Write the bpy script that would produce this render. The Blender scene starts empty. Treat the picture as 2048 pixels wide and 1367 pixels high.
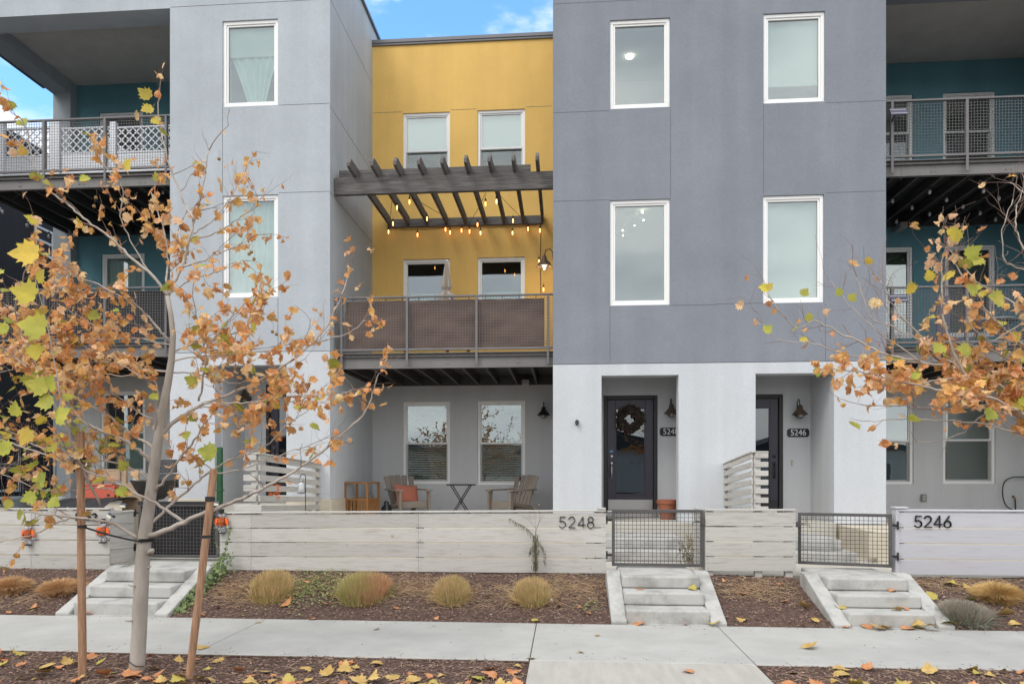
import bpy, math, random
from mathutils import Vector, Matrix, noise as mnoise
R = math.radians
rnd = random.Random(7)
scn = bpy.context.scene
col = scn.collection

# ------------------------------------------------------------ camera
TH, FPX, HC, HV = R(4.33), 1400.0, 1.64, 948.0
ct, st = math.cos(TH), math.sin(TH)
cam = bpy.data.objects.new('camera', bpy.data.cameras.new('camera'))
col.objects.link(cam)
cam.location = (0, 0, HC)
cam.rotation_euler = (R(90), 0, TH)
cam.data.sensor_width = 36
cam.data.lens = FPX / 2048 * 36
cam.data.shift_y = (HV - 683.5) / 2048
cam.data.clip_start = 0.05
cam.data.clip_end = 3000
scn.camera = cam

# ------------------------------------------------------------ light
SUN_EL, SUN_AZ = R(50), R(220)          # azimuth measured clockwise from +Y (behind the camera, to the left)
world = bpy.data.worlds.new('World'); scn.world = world; world.use_nodes = True
wn, wl = world.node_tree.nodes, world.node_tree.links
wn.clear()
def N(nodes, t, **k):
    n = nodes.new(t)
    for a, b in k.items():
        if a.startswith('i_'):
            n.inputs[a[2:].replace('_', ' ')].default_value = b
        else: setattr(n, a, b)
    return n
wo = N(wn, 'ShaderNodeOutputWorld'); bg = N(wn, 'ShaderNodeBackground')
bg.inputs['Strength'].default_value = 0.14
sky = N(wn, 'ShaderNodeTexSky', sky_type='NISHITA', sun_disc=False, sun_elevation=SUN_EL, sun_rotation=SUN_AZ,
        air_density=1.0, dust_density=0.3, ozone_density=2.5)
tc = N(wn, 'ShaderNodeTexCoord')
mp = N(wn, 'ShaderNodeMapping'); mp.inputs['Scale'].default_value = (1.0, 1.0, 2.2)
mp.inputs['Location'].default_value = (1.7, 2.35, 0.3)
nz = N(wn, 'ShaderNodeTexNoise'); nz.inputs['Scale'].default_value = 4.2; nz.inputs['Detail'].default_value = 9
nz.inputs['Roughness'].default_value = 0.55
sep = N(wn, 'ShaderNodeSeparateXYZ')
cov = N(wn, 'ShaderNodeMapRange'); cov.inputs[1].default_value = -0.2; cov.inputs[2].default_value = 0.5
cov.inputs[3].default_value = 0.42; cov.inputs[4].default_value = -0.02
add = N(wn, 'ShaderNodeMath', operation='ADD')
add2 = N(wn, 'ShaderNodeMath', operation='ADD')
cv2 = N(wn, 'ShaderNodeMapRange'); cv2.inputs[1].default_value = -0.62; cv2.inputs[2].default_value = -0.40
cv2.inputs[3].default_value = 0.13; cv2.inputs[4].default_value = 0.0
rmp = N(wn, 'ShaderNodeMapRange'); rmp.inputs[1].default_value = 0.50; rmp.inputs[2].default_value = 0.66
rmp.interpolation_type = 'SMOOTHSTEP'
mx = N(wn, 'ShaderNodeMixRGB'); mx.inputs[2].default_value = (7.9, 7.95, 8.1, 1)
bst = N(wn, 'ShaderNodeMixRGB', blend_type='MULTIPLY'); bst.inputs[0].default_value = 1; bst.inputs[2].default_value = (1.25, 1.75, 2.0, 1)
wl.new(tc.outputs['Generated'], mp.inputs['Vector']); wl.new(mp.outputs[0], nz.inputs['Vector'])
wl.new(tc.outputs['Generated'], sep.inputs[0]); wl.new(sep.outputs['Y'], cov.inputs[0])
wl.new(sep.outputs['X'], cv2.inputs[0])
wl.new(nz.outputs[0], add.inputs[0]); wl.new(cov.outputs[0], add.inputs[1])
wl.new(add.outputs[0], add2.inputs[0]); wl.new(cv2.outputs[0], add2.inputs[1])
wl.new(add2.outputs[0], rmp.inputs[0])
nz2 = N(wn, 'ShaderNodeTexNoise'); nz2.inputs['Scale'].default_value = 2.6; nz2.inputs['Detail'].default_value = 6
mp2 = N(wn, 'ShaderNodeMapping'); mp2.inputs['Scale'].default_value = (1, 1, 3.5); wl.new(tc.outputs['Generated'], mp2.inputs[0]); wl.new(mp2.outputs[0], nz2.inputs['Vector'])
r2_ = N(wn, 'ShaderNodeMapRange'); r2_.inputs[1].default_value = .38; r2_.inputs[2].default_value = .62; wl.new(nz2.outputs[0], r2_.inputs[0])
cc = N(wn, 'ShaderNodeMixRGB'); cc.inputs[1].default_value = (5.6, 5.9, 6.4, 1); cc.inputs[2].default_value = (9.6, 9.6, 9.5, 1)
wl.new(r2_.outputs[0], cc.inputs[0]); wl.new(cc.outputs[0], mx.inputs[2])
wl.new(sky.outputs[0], bst.inputs[1]); wl.new(bst.outputs[0], mx.inputs[1]); wl.new(rmp.outputs[0], mx.inputs[0])
wl.new(mx.outputs[0], bg.inputs['Color']); wl.new(bg.outputs[0], wo.inputs[0])

sun = bpy.data.objects.new('sun', bpy.data.lights.new('sun', 'SUN')); col.objects.link(sun)
sun.data.energy = 0.95; sun.data.angle = R(24); sun.data.color = (1.0, 0.96, 0.9)
sd = Vector((math.sin(SUN_AZ) * math.cos(SUN_EL), math.cos(SUN_AZ) * math.cos(SUN_EL), math.sin(SUN_EL)))
sun.rotation_euler = sd.to_track_quat('Z', 'Y').to_euler(); sun.location = sd * 40

vs = scn.view_settings
vs.view_transform = 'Standard'; vs.look = 'None'; vs.gamma = 1; vs.use_curve_mapping = False
vs.exposure = 0.60
scn.cycles.max_bounces = 8; scn.cycles.transparent_max_bounces = 16
scn.cycles.caustics_reflective = False; scn.cycles.caustics_refractive = False

# ------------------------------------------------------------ measuring: photograph pixel -> place
def rat(u):
    a = (u - 1024) / FPX
    return (a * ct - st) / (ct + a * st)
def X_(u, Y): return rat(u) * Y
def Z_(v, X, Y): return HC + (HV - v) * (-X * st + Y * ct) / FPX
def P(u, v, Y):
    X = X_(u, Y); return Vector((X, Y, Z_(v, X, Y)))
def G(u, v, Z=0.0):
    d = (HC - Z) * FPX / (v - HV); a = (u - 1024) / FPX
    return Vector((-d * st + a * d * ct, d * ct + a * d * st, Z))

# ------------------------------------------------------------ materials
mats = {}
def mat(name, c, rough=0.6, var=0.0, vs_=4.0, c2=None, stretch=None, bump=0.0, bs=60.0, metal=0.0, emit=None, es=0.0,
        island=0.0, ramp=(0.35, 0.65), trans=0.0, detail=6, spec=0.5, speck=None, grain=0.0, objvar=0.0):
    if name in mats: return mats[name]
    m = bpy.data.materials.new(name); m.use_nodes = True
    nt = m.node_tree; n, l = nt.nodes, nt.links
    b = n['Principled BSDF']
    b.inputs['Roughness'].default_value = rough; b.inputs['Metallic'].default_value = metal
    b.inputs['Specular IOR Level'].default_value = spec
    b.inputs['Base Color'].default_value = (*c, 1)
    geo = N(n, 'ShaderNodeNewGeometry')
    vec = geo.outputs['Position']
    if stretch:
        mpn = N(n, 'ShaderNodeMapping'); mpn.inputs['Scale'].default_value = stretch
        l.new(vec, mpn.inputs[0]); svec = mpn.outputs[0]
    else: svec = vec
    cur = None
    if c2 is not None or var:
        t = N(n, 'ShaderNodeTexNoise'); t.inputs['Scale'].default_value = vs_; t.inputs['Detail'].default_value = detail
        t.inputs['Roughness'].default_value = 0.6
        l.new(svec, t.inputs['Vector'])
        r = N(n, 'ShaderNodeMapRange'); r.inputs[1].default_value = ramp[0]; r.inputs[2].default_value = ramp[1]
        l.new(t.outputs[0], r.inputs[0])
        mxn = N(n, 'ShaderNodeMixRGB')
        ca = c; cb = c2 if c2 is not None else tuple(x * (1 - var) for x in c)
        if c2 is None: ca = tuple(min(1, x * (1 + var * 0.6)) for x in c)
        mxn.inputs[1].default_value = (*ca, 1); mxn.inputs[2].default_value = (*cb, 1)
        l.new(r.outputs[0], mxn.inputs[0]); cur = mxn.outputs[0]
    if grain:
        t = N(n, 'ShaderNodeTexNoise'); t.inputs['Scale'].default_value = 38; t.inputs['Detail'].default_value = 3
        l.new(vec, t.inputs['Vector'])
        r = N(n, 'ShaderNodeMapRange'); r.inputs[1].default_value = 0.3; r.inputs[2].default_value = 0.7
        r.inputs[3].default_value = 1 - grain; r.inputs[4].default_value = 1 + grain
        l.new(t.outputs[0], r.inputs[0])
        hs = N(n, 'ShaderNodeHueSaturation'); l.new(r.outputs[0], hs.inputs['Value'])
        if cur: l.new(cur, hs.inputs['Color'])
        else: hs.inputs['Color'].default_value = (*c, 1)
        cur = hs.outputs[0]
        mpn = N(n, 'ShaderNodeMapping'); mpn.inputs['Scale'].default_value = (3.2, 3.2, 0.22); l.new(vec, mpn.inputs[0])
        t = N(n, 'ShaderNodeTexNoise'); t.inputs['Scale'].default_value = 1.0; t.inputs['Detail'].default_value = 6
        l.new(mpn.outputs[0], t.inputs['Vector'])
        r = N(n, 'ShaderNodeMapRange'); r.inputs[1].default_value = 0.3; r.inputs[2].default_value = 0.7; r.inputs[3].default_value = 0.95; r.inputs[4].default_value = 1.05
        l.new(t.outputs[0], r.inputs[0]); hs = N(n, 'ShaderNodeHueSaturation'); l.new(r.outputs[0], hs.inputs['Value']); l.new(cur, hs.inputs['Color']); cur = hs.outputs[0]
    if objvar:
        oi = N(n, 'ShaderNodeObjectInfo'); r = N(n, 'ShaderNodeMapRange'); r.inputs[3].default_value = 1 - objvar; r.inputs[4].default_value = 1 + objvar * .6
        l.new(oi.outputs['Random'], r.inputs[0]); hs = N(n, 'ShaderNodeHueSaturation'); l.new(r.outputs[0], hs.inputs['Value']); l.new(cur, hs.inputs['Color']); cur = hs.outputs[0]
    if speck:
        t = N(n, 'ShaderNodeTexNoise'); t.inputs['Scale'].default_value = speck[0]; t.inputs['Detail'].default_value = 2
        l.new(vec, t.inputs['Vector'])
        r = N(n, 'ShaderNodeMapRange'); r.inputs[1].default_value = speck[1]; r.inputs[2].default_value = speck[1] + 0.05
        l.new(t.outputs[0], r.inputs[0])
        mxn = N(n, 'ShaderNodeMixRGB'); mxn.inputs[2].default_value = (*speck[2], 1)
        if cur: l.new(cur, mxn.inputs[1])
        else: mxn.inputs[1].default_value = (*c, 1)
        l.new(r.outputs[0], mxn.inputs[0]); cur = mxn.outputs[0]
    if island:
        hs = N(n, 'ShaderNodeHueSaturation')
        if cur: l.new(cur, hs.inputs['Color'])
        else: hs.inputs['Color'].default_value = (*c, 1)
        r = N(n, 'ShaderNodeMapRange'); r.inputs[3].default_value = 1 - island; r.inputs[4].default_value = 1 + island
        l.new(geo.outputs['Random Per Island'], r.inputs[0]); l.new(r.outputs[0], hs.inputs['Value'])
        r2 = N(n, 'ShaderNodeMath', operation='MULTIPLY'); r2.inputs[1].default_value = 7.31
        fr = N(n, 'ShaderNodeMath', operation='FRACT')
        l.new(geo.outputs['Random Per Island'], r2.inputs[0]); l.new(r2.outputs[0], fr.inputs[0])
        r3 = N(n, 'ShaderNodeMapRange'); r3.inputs[3].default_value = 0.485; r3.inputs[4].default_value = 0.515
        l.new(fr.outputs[0], r3.inputs[0]); l.new(r3.outputs[0], hs.inputs['Hue'])
        cur = hs.outputs[0]
    if cur: l.new(cur, b.inputs['Base Color'])
    if bump:
        t = N(n, 'ShaderNodeTexNoise'); t.inputs['Scale'].default_value = bs; t.inputs['Detail'].default_value = 4
        l.new(svec if stretch else vec, t.inputs['Vector'])
        bp = N(n, 'ShaderNodeBump'); bp.inputs['Strength'].default_value = 1.0; bp.inputs['Distance'].default_value = bump
        l.new(t.outputs[0], bp.inputs['Height']); l.new(bp.outputs[0], b.inputs['Normal'])
    if emit:
        b.inputs['Emission Color'].default_value = (*emit, 1); b.inputs['Emission Strength'].default_value = es
    if trans:
        tr = N(n, 'ShaderNodeBsdfTranslucent')
        if cur: l.new(cur, tr.inputs['Color'])
        else: tr.inputs['Color'].default_value = (*c, 1)
        ms = N(n, 'ShaderNodeMixShader'); ms.inputs[0].default_value = trans
        l.new(b.outputs[0], ms.inputs[1]); l.new(tr.outputs[0], ms.inputs[2])
        l.new(ms.outputs[0], n['Material Output'].inputs['Surface'])
    mats[name] = m
    return m

def glass_mat(name, tint, refl, rough=0.0):
    m = bpy.data.materials.new(name); m.use_nodes = True
    n, l = m.node_tree.nodes, m.node_tree.links; n.clear()
    o = N(n, 'ShaderNodeOutputMaterial'); t = N(n, 'ShaderNodeBsdfTransparent'); g = N(n, 'ShaderNodeBsdfGlossy')
    t.inputs[0].default_value = (*tint, 1); g.inputs['Roughness'].default_value = rough
    g.inputs[0].default_value = (0.86, 0.90, 0.92, 1)
    lw = N(n, 'ShaderNodeLayerWeight'); lw.inputs[0].default_value = 0.2
    mr = N(n, 'ShaderNodeMapRange'); mr.inputs[3].default_value = refl; mr.inputs[4].default_value = 0.95
    l.new(lw.outputs['Fresnel'], mr.inputs[0])
    # very slight waviness of the pane
    geo = N(n, 'ShaderNodeNewGeometry'); tx = N(n, 'ShaderNodeTexNoise'); tx.inputs['Scale'].default_value = 1.3; tx.inputs['Detail'].default_value = 1
    bp = N(n, 'ShaderNodeBump'); bp.inputs['Strength'].default_value = 1; bp.inputs['Distance'].default_value = 0.0015
    l.new(geo.outputs['Position'], tx.inputs['Vector']); l.new(tx.outputs[0], bp.inputs['Height']); l.new(bp.outputs[0], g.inputs['Normal'])
    mx = N(n, 'ShaderNodeMixShader'); l.new(mr.outputs[0], mx.inputs[0]); l.new(t.outputs[0], mx.inputs[1]); l.new(g.outputs[0], mx.inputs[2])
    l.new(mx.outputs[0], o.inputs[0]); mats[name] = m
    return m

def stucco(name, c, var=0.10): return mat(name, c, 0.92, var=var, vs_=1.1, bump=0.005, bs=95, spec=0.15, detail=8, ramp=(0.25, 0.75), grain=0.045)
S_SLATE = stucco('slate stucco', (0.235, 0.252, 0.288))
S_BLUE = stucco('pale blue grey stucco', (0.43, 0.465, 0.50))
S_WHITE = stucco('off white stucco', (0.55, 0.575, 0.605), 0.05)
S_YEL = stucco('yellow stucco', (0.78, 0.505, 0.16))
S_TEAL = stucco('teal stucco', (0.125, 0.28, 0.33))
S_GREY = stucco('porch grey stucco', (0.56, 0.57, 0.585), 0.03)
S_CHAR = stucco('charcoal stucco', (0.055, 0.056, 0.062))
S_SOFF = stucco('soffit stucco', (0.66, 0.62, 0.57), 0.05)
FOUND = mat('foundation concrete', (0.58, 0.52, 0.42), 0.9, var=0.10, vs_=3, bump=0.003, bs=80, spec=0.2)
VINYL = mat('white vinyl frame', (0.84, 0.84, 0.83), 0.35)
VDIRT = mat('window sash grey', (0.55, 0.55, 0.54), 0.5)
STEEL = mat('grey painted steel', (0.145, 0.138, 0.142), 0.5, var=0.10, vs_=6)
GSTEEL = mat('dark gate steel', (0.085, 0.08, 0.08), 0.5, var=0.15, vs_=6)
STEELD = mat('dark joist paint', (0.065, 0.061, 0.06), 0.6, var=0.3, vs_=3, stretch=(8, 1, 8))
CHAN = mat('grey channel beam', (0.165, 0.158, 0.152), 0.55, var=0.12, vs_=3)
CAPM = mat('roof metal', (0.16, 0.16, 0.17), 0.45)
JOINT = mat('joint shadow grey', (0.13, 0.135, 0.15), 0.9)
CONC = mat('sidewalk concrete', (0.47, 0.465, 0.44), 0.88, c2=(0.355, 0.35, 0.33), vs_=1.6, bump=0.0012, bs=220, spec=0.2, ramp=(0.3, 0.75), detail=10, speck=(55, 0.70, (0.30, 0.29, 0.27)))
CSTEP = mat('step concrete', (0.45, 0.445, 0.425), 0.9, c2=(0.27, 0.265, 0.25), vs_=3.4, bump=0.002, bs=120, spec=0.2, ramp=(0.46, 0.70), detail=10, speck=(85, 0.66, (0.20, 0.195, 0.18)))
CPALE = mat('pale patio concrete', (0.50, 0.475, 0.42), 0.9, var=0.12, vs_=2, bump=0.001, bs=100, spec=0.2)
FWOOD = mat('whitewashed board', (0.52, 0.505, 0.475), 0.85, c2=(0.33, 0.295, 0.26), vs_=3.0, stretch=(1.1, 6, 11), ramp=(0.50, 0.86), objvar=0.12, bump=0.003, bs=10, spec=0.2, detail=10, speck=(9, 0.72, (0.36, 0.31, 0.26)))
FWOODS = mat('whitewashed board sideways', (0.52, 0.505, 0.475), 0.85, c2=(0.33, 0.295, 0.26), vs_=3.0, stretch=(6, 1.1, 11), ramp=(0.50, 0.86), objvar=0.10, bump=0.003, bs=10, spec=0.2, detail=10)
FWOODB = mat('lavender white board', (0.50, 0.50, 0.535), 0.85, objvar=0.06, c2=(0.40, 0.39, 0.41), vs_=3.0, stretch=(1.0, 6, 16), ramp=(0.52, 0.85), bump=0.002, bs=10, spec=0.2, detail=10)
PWOOD = mat('weathered dark beam', (0.18, 0.168, 0.16), 0.85, c2=(0.085, 0.08, 0.078), vs_=2.5, stretch=(1.2, 6, 22), bump=0.006, bs=8, spec=0.25, detail=10, speck=(12, 0.74, (0.30, 0.20, 0.14)))
STAKE = mat('pine stake', (0.44, 0.27, 0.17), 0.85, c2=(0.27, 0.15, 0.09), vs_=6, stretch=(8, 8, 0.8), bump=0.004, bs=12, spec=0.2, detail=8)
TEAK = mat('oiled acacia', (0.35, 0.17, 0.06), 0.55, c2=(0.22, 0.095, 0.03), vs_=6, stretch=(10, 10, 1), detail=8)
BLACK = mat('black metal', (0.018, 0.018, 0.02), 0.45)
BRONZE = mat('aged bronze shade', (0.11, 0.075, 0.05), 0.5, metal=0.3)
DOORP = mat('dark plum door paint', (0.035, 0.031, 0.048), 0.4)
DFRAME = mat('black door frame', (0.022, 0.021, 0.022), 0.5)
NICKEL = mat('brushed nickel', (0.55, 0.53, 0.50), 0.3, metal=0.9)
KICK = mat('kick plate steel', (0.45, 0.44, 0.43), 0.35, metal=0.8)
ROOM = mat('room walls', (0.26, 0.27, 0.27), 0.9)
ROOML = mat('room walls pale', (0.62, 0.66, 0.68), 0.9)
SHADE = mat('pale green shade fabric', (0.70, 0.76, 0.72), 0.9, var=0.05, vs_=30, stretch=(1, 1, 8))
OLIVE = mat('olive window shade', (0.13, 0.14, 0.10), 0.9)
BLIND = mat('white blind slat', (0.84, 0.87, 0.84), 0.6)
CURT = mat('sheer curtain', (0.70, 0.82, 0.78), 0.9)
BARK = mat('sycamore bark', (0.41, 0.37, 0.325), 0.85, c2=(0.29, 0.255, 0.215), vs_=7, bump=0.004, bs=35, stretch=(1, 1, 0.35), ramp=(0.4, 0.7), detail=9)
TWIG = mat('pale branch bark', (0.46, 0.41, 0.36), 0.85, c2=(0.30, 0.245, 0.205), vs_=6, ramp=(0.4, 0.7))
TWIGR = mat('red brown twig', (0.27, 0.18, 0.145), 0.8, var=0.3, vs_=9)
LEAFO = mat('dry orange leaf', (0.80, 0.46, 0.20), 0.75, c2=(0.60, 0.29, 0.095), vs_=16, island=0.2, trans=0.38, spec=0.2)
LEAFT = mat('pale tan leaf', (0.88, 0.63, 0.38), 0.75, c2=(0.70, 0.45, 0.23), vs_=16, island=0.16, trans=0.38, spec=0.2)
LEAFG = mat('yellow green leaf', (0.50, 0.47, 0.08), 0.6, c2=(0.30, 0.33, 0.06), vs_=7, island=0.22, trans=0.35, spec=0.3)
LEAFY = mat('yellow leaf', (0.66, 0.50, 0.07), 0.65, c2=(0.50, 0.40, 0.08), vs_=9, island=0.2, trans=0.30, spec=0.25)
FLEAF = mat('fallen yellow leaf', (0.54, 0.40, 0.15), 0.75, c2=(0.40, 0.27, 0.08), vs_=14, island=0.15, spec=0.2)
FLEAFB = mat('fallen brown leaf', (0.56, 0.29, 0.13), 0.75, c2=(0.38, 0.17, 0.07), vs_=14, island=0.15, spec=0.2)
FLEAFG = mat('fallen green leaf', (0.32, 0.31, 0.06), 0.7, c2=(0.46, 0.36, 0.10), vs_=8, island=0.15, spec=0.25)
SOIL = mat('mulch soil', (0.15, 0.10, 0.08), 0.95, c2=(0.07, 0.046, 0.038), vs_=22, bump=0.02, bs=45, spec=0.1, detail=10)
CHIP = mat('bark chip', (0.30, 0.205, 0.165), 0.9, c2=(0.13, 0.085, 0.07), vs_=40, island=0.55, spec=0.15)
STRAW = mat('dry straw', (0.44, 0.31, 0.19), 0.85, island=0.35, spec=0.2)
def screen_mat():
    m = bpy.data.materials.new('insect screen'); m.use_nodes = True
    n, l = m.node_tree.nodes, m.node_tree.links; n.clear()
    o = N(n, 'ShaderNodeOutputMaterial'); t = N(n, 'ShaderNodeBsdfTransparent'); d = N(n, 'ShaderNodeBsdfDiffuse'); d.inputs[0].default_value = (.10, .105, .105, 1)
    mx = N(n, 'ShaderNodeMixShader'); mx.inputs[0].default_value = .13
    l.new(t.outputs[0], mx.inputs[1]); l.new(d.outputs[0], mx.inputs[2]); l.new(mx.outputs[0], o.inputs[0]); return m
SCREEN = screen_mat()
GLASS = glass_mat('window glass', (0.86, 0.92, 0.90), 0.16)
GLASSD = glass_mat('dark door glass', (0.45, 0.48, 0.5), 0.10)

# ------------------------------------------------------------ mesh builder
OFF = {}
class MB:
    def __init__(s): s.v = []; s.f = []; s.mi = []
    def add(s, vs, fs, mi=0):
        o = len(s.v); s.v += [tuple(p) for p in vs]; s.f += [tuple(i + o for i in f) for f in fs]; s.mi += [mi] * len(fs)
    def box(s, x0, x1, y0, y1, z0, z1, M=None, mi=0):
        if x1 < x0: x0, x1 = x1, x0
        if y1 < y0: y0, y1 = y1, y0
        if z1 < z0: z0, z1 = z1, z0
        vs = [Vector((x, y, z)) for z in (z0, z1) for y in (y0, y1) for x in (x0, x1)]
        if M is not None: vs = [M @ p for p in vs]
        s.add(vs, [(0, 2, 3, 1), (4, 5, 7, 6), (0, 1, 5, 4), (2, 6, 7, 3), (0, 4, 6, 2), (1, 3, 7, 5)], mi)
        return s
    def bar(s, p, q, w, h=None, up=(0, 0, 1), mi=0):        # rectangular bar between two points
        p, q = Vector(p), Vector(q); h = h or w
        d = (q - p).normalized(); upv = Vector(up)
        if abs(d.dot(upv)) > 0.98: upv = Vector((0, 1, 0))
        a = d.cross(upv).normalized(); b = a.cross(d).normalized()
        vs = [e + a * sx * w / 2 + b * sz * h / 2 for e in (p, q) for sx, sz in ((-1, -1), (1, -1), (1, 1), (-1, 1))]
        s.add(vs, [(3, 2, 1, 0), (4, 5, 6, 7), (0, 1, 5, 4), (1, 2, 6, 5), (2, 3, 7, 6), (3, 0, 4, 7)], mi)
        return s
    def tube(s, pts, rads, n=6, cap=True, mi=0):
        pts = [Vector(p) for p in pts]
        if not isinstance(rads, (list, tuple)): rads = [rads] * len(pts)
        o = len(s.v); ref = None
        for i, p in enumerate(pts):
            if i == 0: d = pts[1] - p
            elif i == len(pts) - 1: d = p - pts[i - 1]
            else: d = pts[i + 1] - pts[i - 1]
            d = d.normalized() if d.length > 1e-9 else Vector((0, 0, 1))
            if ref is None:
                ref = d.cross(Vector((0.31, 0.2, 0.93)))
                if ref.length < 0.05: ref = d.cross(Vector((1, 0, 0)))
            a = (ref - d * ref.dot(d)); a = a.normalized() if a.length > 1e-6 else d.orthogonal().normalized()
            ref = a; b = d.cross(a)
            for k in range(n):
                t = 2 * math.pi * k / n
                s.v.append(tuple(p + (a * math.cos(t) + b * math.sin(t)) * rads[i]))
        for i in range(len(pts) - 1):
            for k in range(n):
                k2 = (k + 1) % n
                s.f.append((o + i * n + k, o + i * n + k2, o + (i + 1) * n + k2, o + (i + 1) * n + k)); s.mi.append(mi)
        if cap:
            s.f.append(tuple(o + k for k in range(n))[::-1]); s.mi.append(mi)
            e = o + (len(pts) - 1) * n
            s.f.append(tuple(e + k for k in range(n))); s.mi.append(mi)
        return s
    def lathe(s, prof, c=(0, 0, 0), n=20, M=None, mi=0):     # prof: (r, z) list
        o = len(s.v); c = Vector(c)
        for r_, z in prof:
            for k in range(n):
                t = 2 * math.pi * k / n
                p = Vector((r_ * math.cos(t), r_ * math.sin(t), z))
                s.v.append(tuple((M @ p if M is not None else p) + c))
        for i in range(len(prof) - 1):
            for k in range(n):
                k2 = (k + 1) % n
                s.f.append((o + i * n + k, o + i * n + k2, o + (i + 1) * n + k2, o + (i + 1) * n + k)); s.mi.append(mi)
        s.f.append(tuple(o + k for k in range(n))[::-1]); s.mi.append(mi)
        e = o + (len(prof) - 1) * n; s.f.append(tuple(e + k for k in range(n))); s.mi.append(mi)
        return s
    def prism(s, poly, axis, a0, a1, mi=0):                  # poly 2d in the other two axes (axis 0: (y,z), 1: (x,z), 2: (x,y))
        n = len(poly); vs = []
        for a in (a0, a1):
            for p, q in poly:
                vs.append({0: (a, p, q), 1: (p, a, q), 2: (p, q, a)}[axis])
        fs = [tuple(range(n))[::-1], tuple(range(n, 2 * n))] + [(i, (i + 1) % n, (i + 1) % n + n, i + n) for i in range(n)]
        s.add(vs, fs, mi); return s
    def wall(s, x0, x1, z0, z1, y0, y1, holes=()):
        xs = sorted({x0, x1, *[min(max(h[i], x0), x1) for h in holes for i in (0, 1)]})
        zs = sorted({z0, z1, *[min(max(h[i], z0), z1) for h in holes for i in (2, 3)]})
        for i in range(len(xs) - 1):
            if xs[i + 1] - xs[i] < 1e-5: continue
            cx = (xs[i] + xs[i + 1]) / 2; run = None
            for j in range(len(zs) - 1):
                cz = (zs[j] + zs[j + 1]) / 2
                inh = any(h[0] < cx < h[1] and h[2] < cz < h[3] for h in holes)
                if not inh:
                    run = (run[0], zs[j + 1]) if run else (zs[j], zs[j + 1])
                if (inh or j == len(zs) - 2) and run:
                    s.box(xs[i], xs[i + 1], y0, y1, run[0], run[1]); run = None
        return s
    def build(s, name, m, parent=None, smooth=False, bevel=0.0, seg=1, recalc=True):
        me = bpy.data.meshes.new(name)
        off = OFF.get(parent.name, Vector((0, 0, 0))) if parent else Vector((0, 0, 0))
        me.from_pydata([(x - off.x, y - off.y, z - off.z) for x, y, z in s.v], [], s.f)
        ms = m if isinstance(m, (list, tuple)) else [m]
        for k in ms: me.materials.append(k)
        if len(ms) > 1: me.polygons.foreach_set('material_index', s.mi)
        if smooth: me.polygons.foreach_set('use_smooth', [True] * len(me.polygons))
        me.update()
        o = bpy.data.objects.new(name, me); col.objects.link(o)
        if parent: o.parent = parent; OFF[o.name] = off
        if bevel:
            bm = o.modifiers.new('bevel', 'BEVEL'); bm.width = bevel; bm.segments = seg; bm.limit_method = 'ANGLE'
        return o

def tag(o, label=None, cat=None, group=None, kind=None):
    if label: o['label'] = label
    if cat: o['category'] = cat
    if group: o['group'] = group
    if kind: o['kind'] = kind
    return o
def thing(name, label, cat, loc=(0, 0, 0), rz=0.0, group=None, local=False):
    o = bpy.data.objects.new(name, None); col.objects.link(o); o.location = loc; o.rotation_euler = (0, 0, rz)
    o.empty_display_size = 0.2
    OFF[o.name] = Vector((0, 0, 0)) if local else Vector(loc)
    return tag(o, label, cat, group)
def single(mb, name, m, label, cat, loc=None, group=None, **k):          # one-mesh thing whose origin sits at loc
    loc = Vector(loc) if loc is not None else Vector(mb.v[0])
    mb.v = [(x - loc.x, y - loc.y, z - loc.z) for x, y, z in mb.v]
    o = mb.build(name, m, None, **k); o.location = loc
    return tag(o, label, cat, group)
def dup(root, loc, rz, label=None):
    r = root.copy(); col.objects.link(r); r.location = loc; r.rotation_euler = (0, 0, rz)
    if label: r['label'] = label
    for ch in root.children:
        c = ch.copy(); col.objects.link(c); c.parent = r
        for g in ch.children:
            d = g.copy(); col.objects.link(d); d.parent = c
    return r

# stroke digits (unit height, width about 0.62)
def arc(cx, cy, rx, ry, a0, a1, n=14):
    return [(cx + rx * math.cos(R(a0 + (a1 - a0) * i / n)), cy + ry * math.sin(R(a0 + (a1 - a0) * i / n))) for i in range(n + 1)]
DIG = {
 '5': [[(0.55, 0.97), (0.12, 0.97), (0.07, 0.55)] + arc(0.28, 0.31, 0.29, 0.29, 125, -150, 18)],
 '2': [arc(0.29, 0.70, 0.27, 0.27, 165, -35, 14) + [(0.03, 0.03), (0.60, 0.03)]],
 '4': [[(0.46, 0.0), (0.46, 0.97), (0.02, 0.28), (0.64, 0.28)]],
 '8': [arc(0.30, 0.75, 0.22, 0.22, -90, 270, 20), arc(0.30, 0.27, 0.27, 0.27, 90, 450, 22)],
 '6': [[(0.44, 0.97), (0.10, 0.45)], arc(0.30, 0.29, 0.27, 0.28, 135, 495, 22)],
}
def digit(ch, x, y, z, h, th, dep=0.012, M=None):
    mb = MB()
    for line in DIG[ch]:
        for i in range(len(line) - 1):
            a, b = line[i], line[i + 1]
            p = Vector((x + a[0] * h, y, z + a[1] * h)); q = Vector((x + b[0] * h, y, z + b[1] * h))
            e = (q - p).normalized() * th * 0.35
            mb.bar(p - e, q + e, th, dep, up=(0, 1, 0))
    return mb
def glyphs(txt, size, ext=0.003):
    c = bpy.data.curves.new('lettering', 'FONT'); c.body = txt; c.size = size; c.extrude = ext
    c.align_x = 'CENTER'; c.align_y = 'CENTER'
    o = bpy.data.objects.new('lettering', c); col.objects.link(o)
    dg = bpy.context.evaluated_depsgraph_get(); me = bpy.data.meshes.new_from_object(o.evaluated_get(dg))
    bpy.data.objects.remove(o); return me
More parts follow.
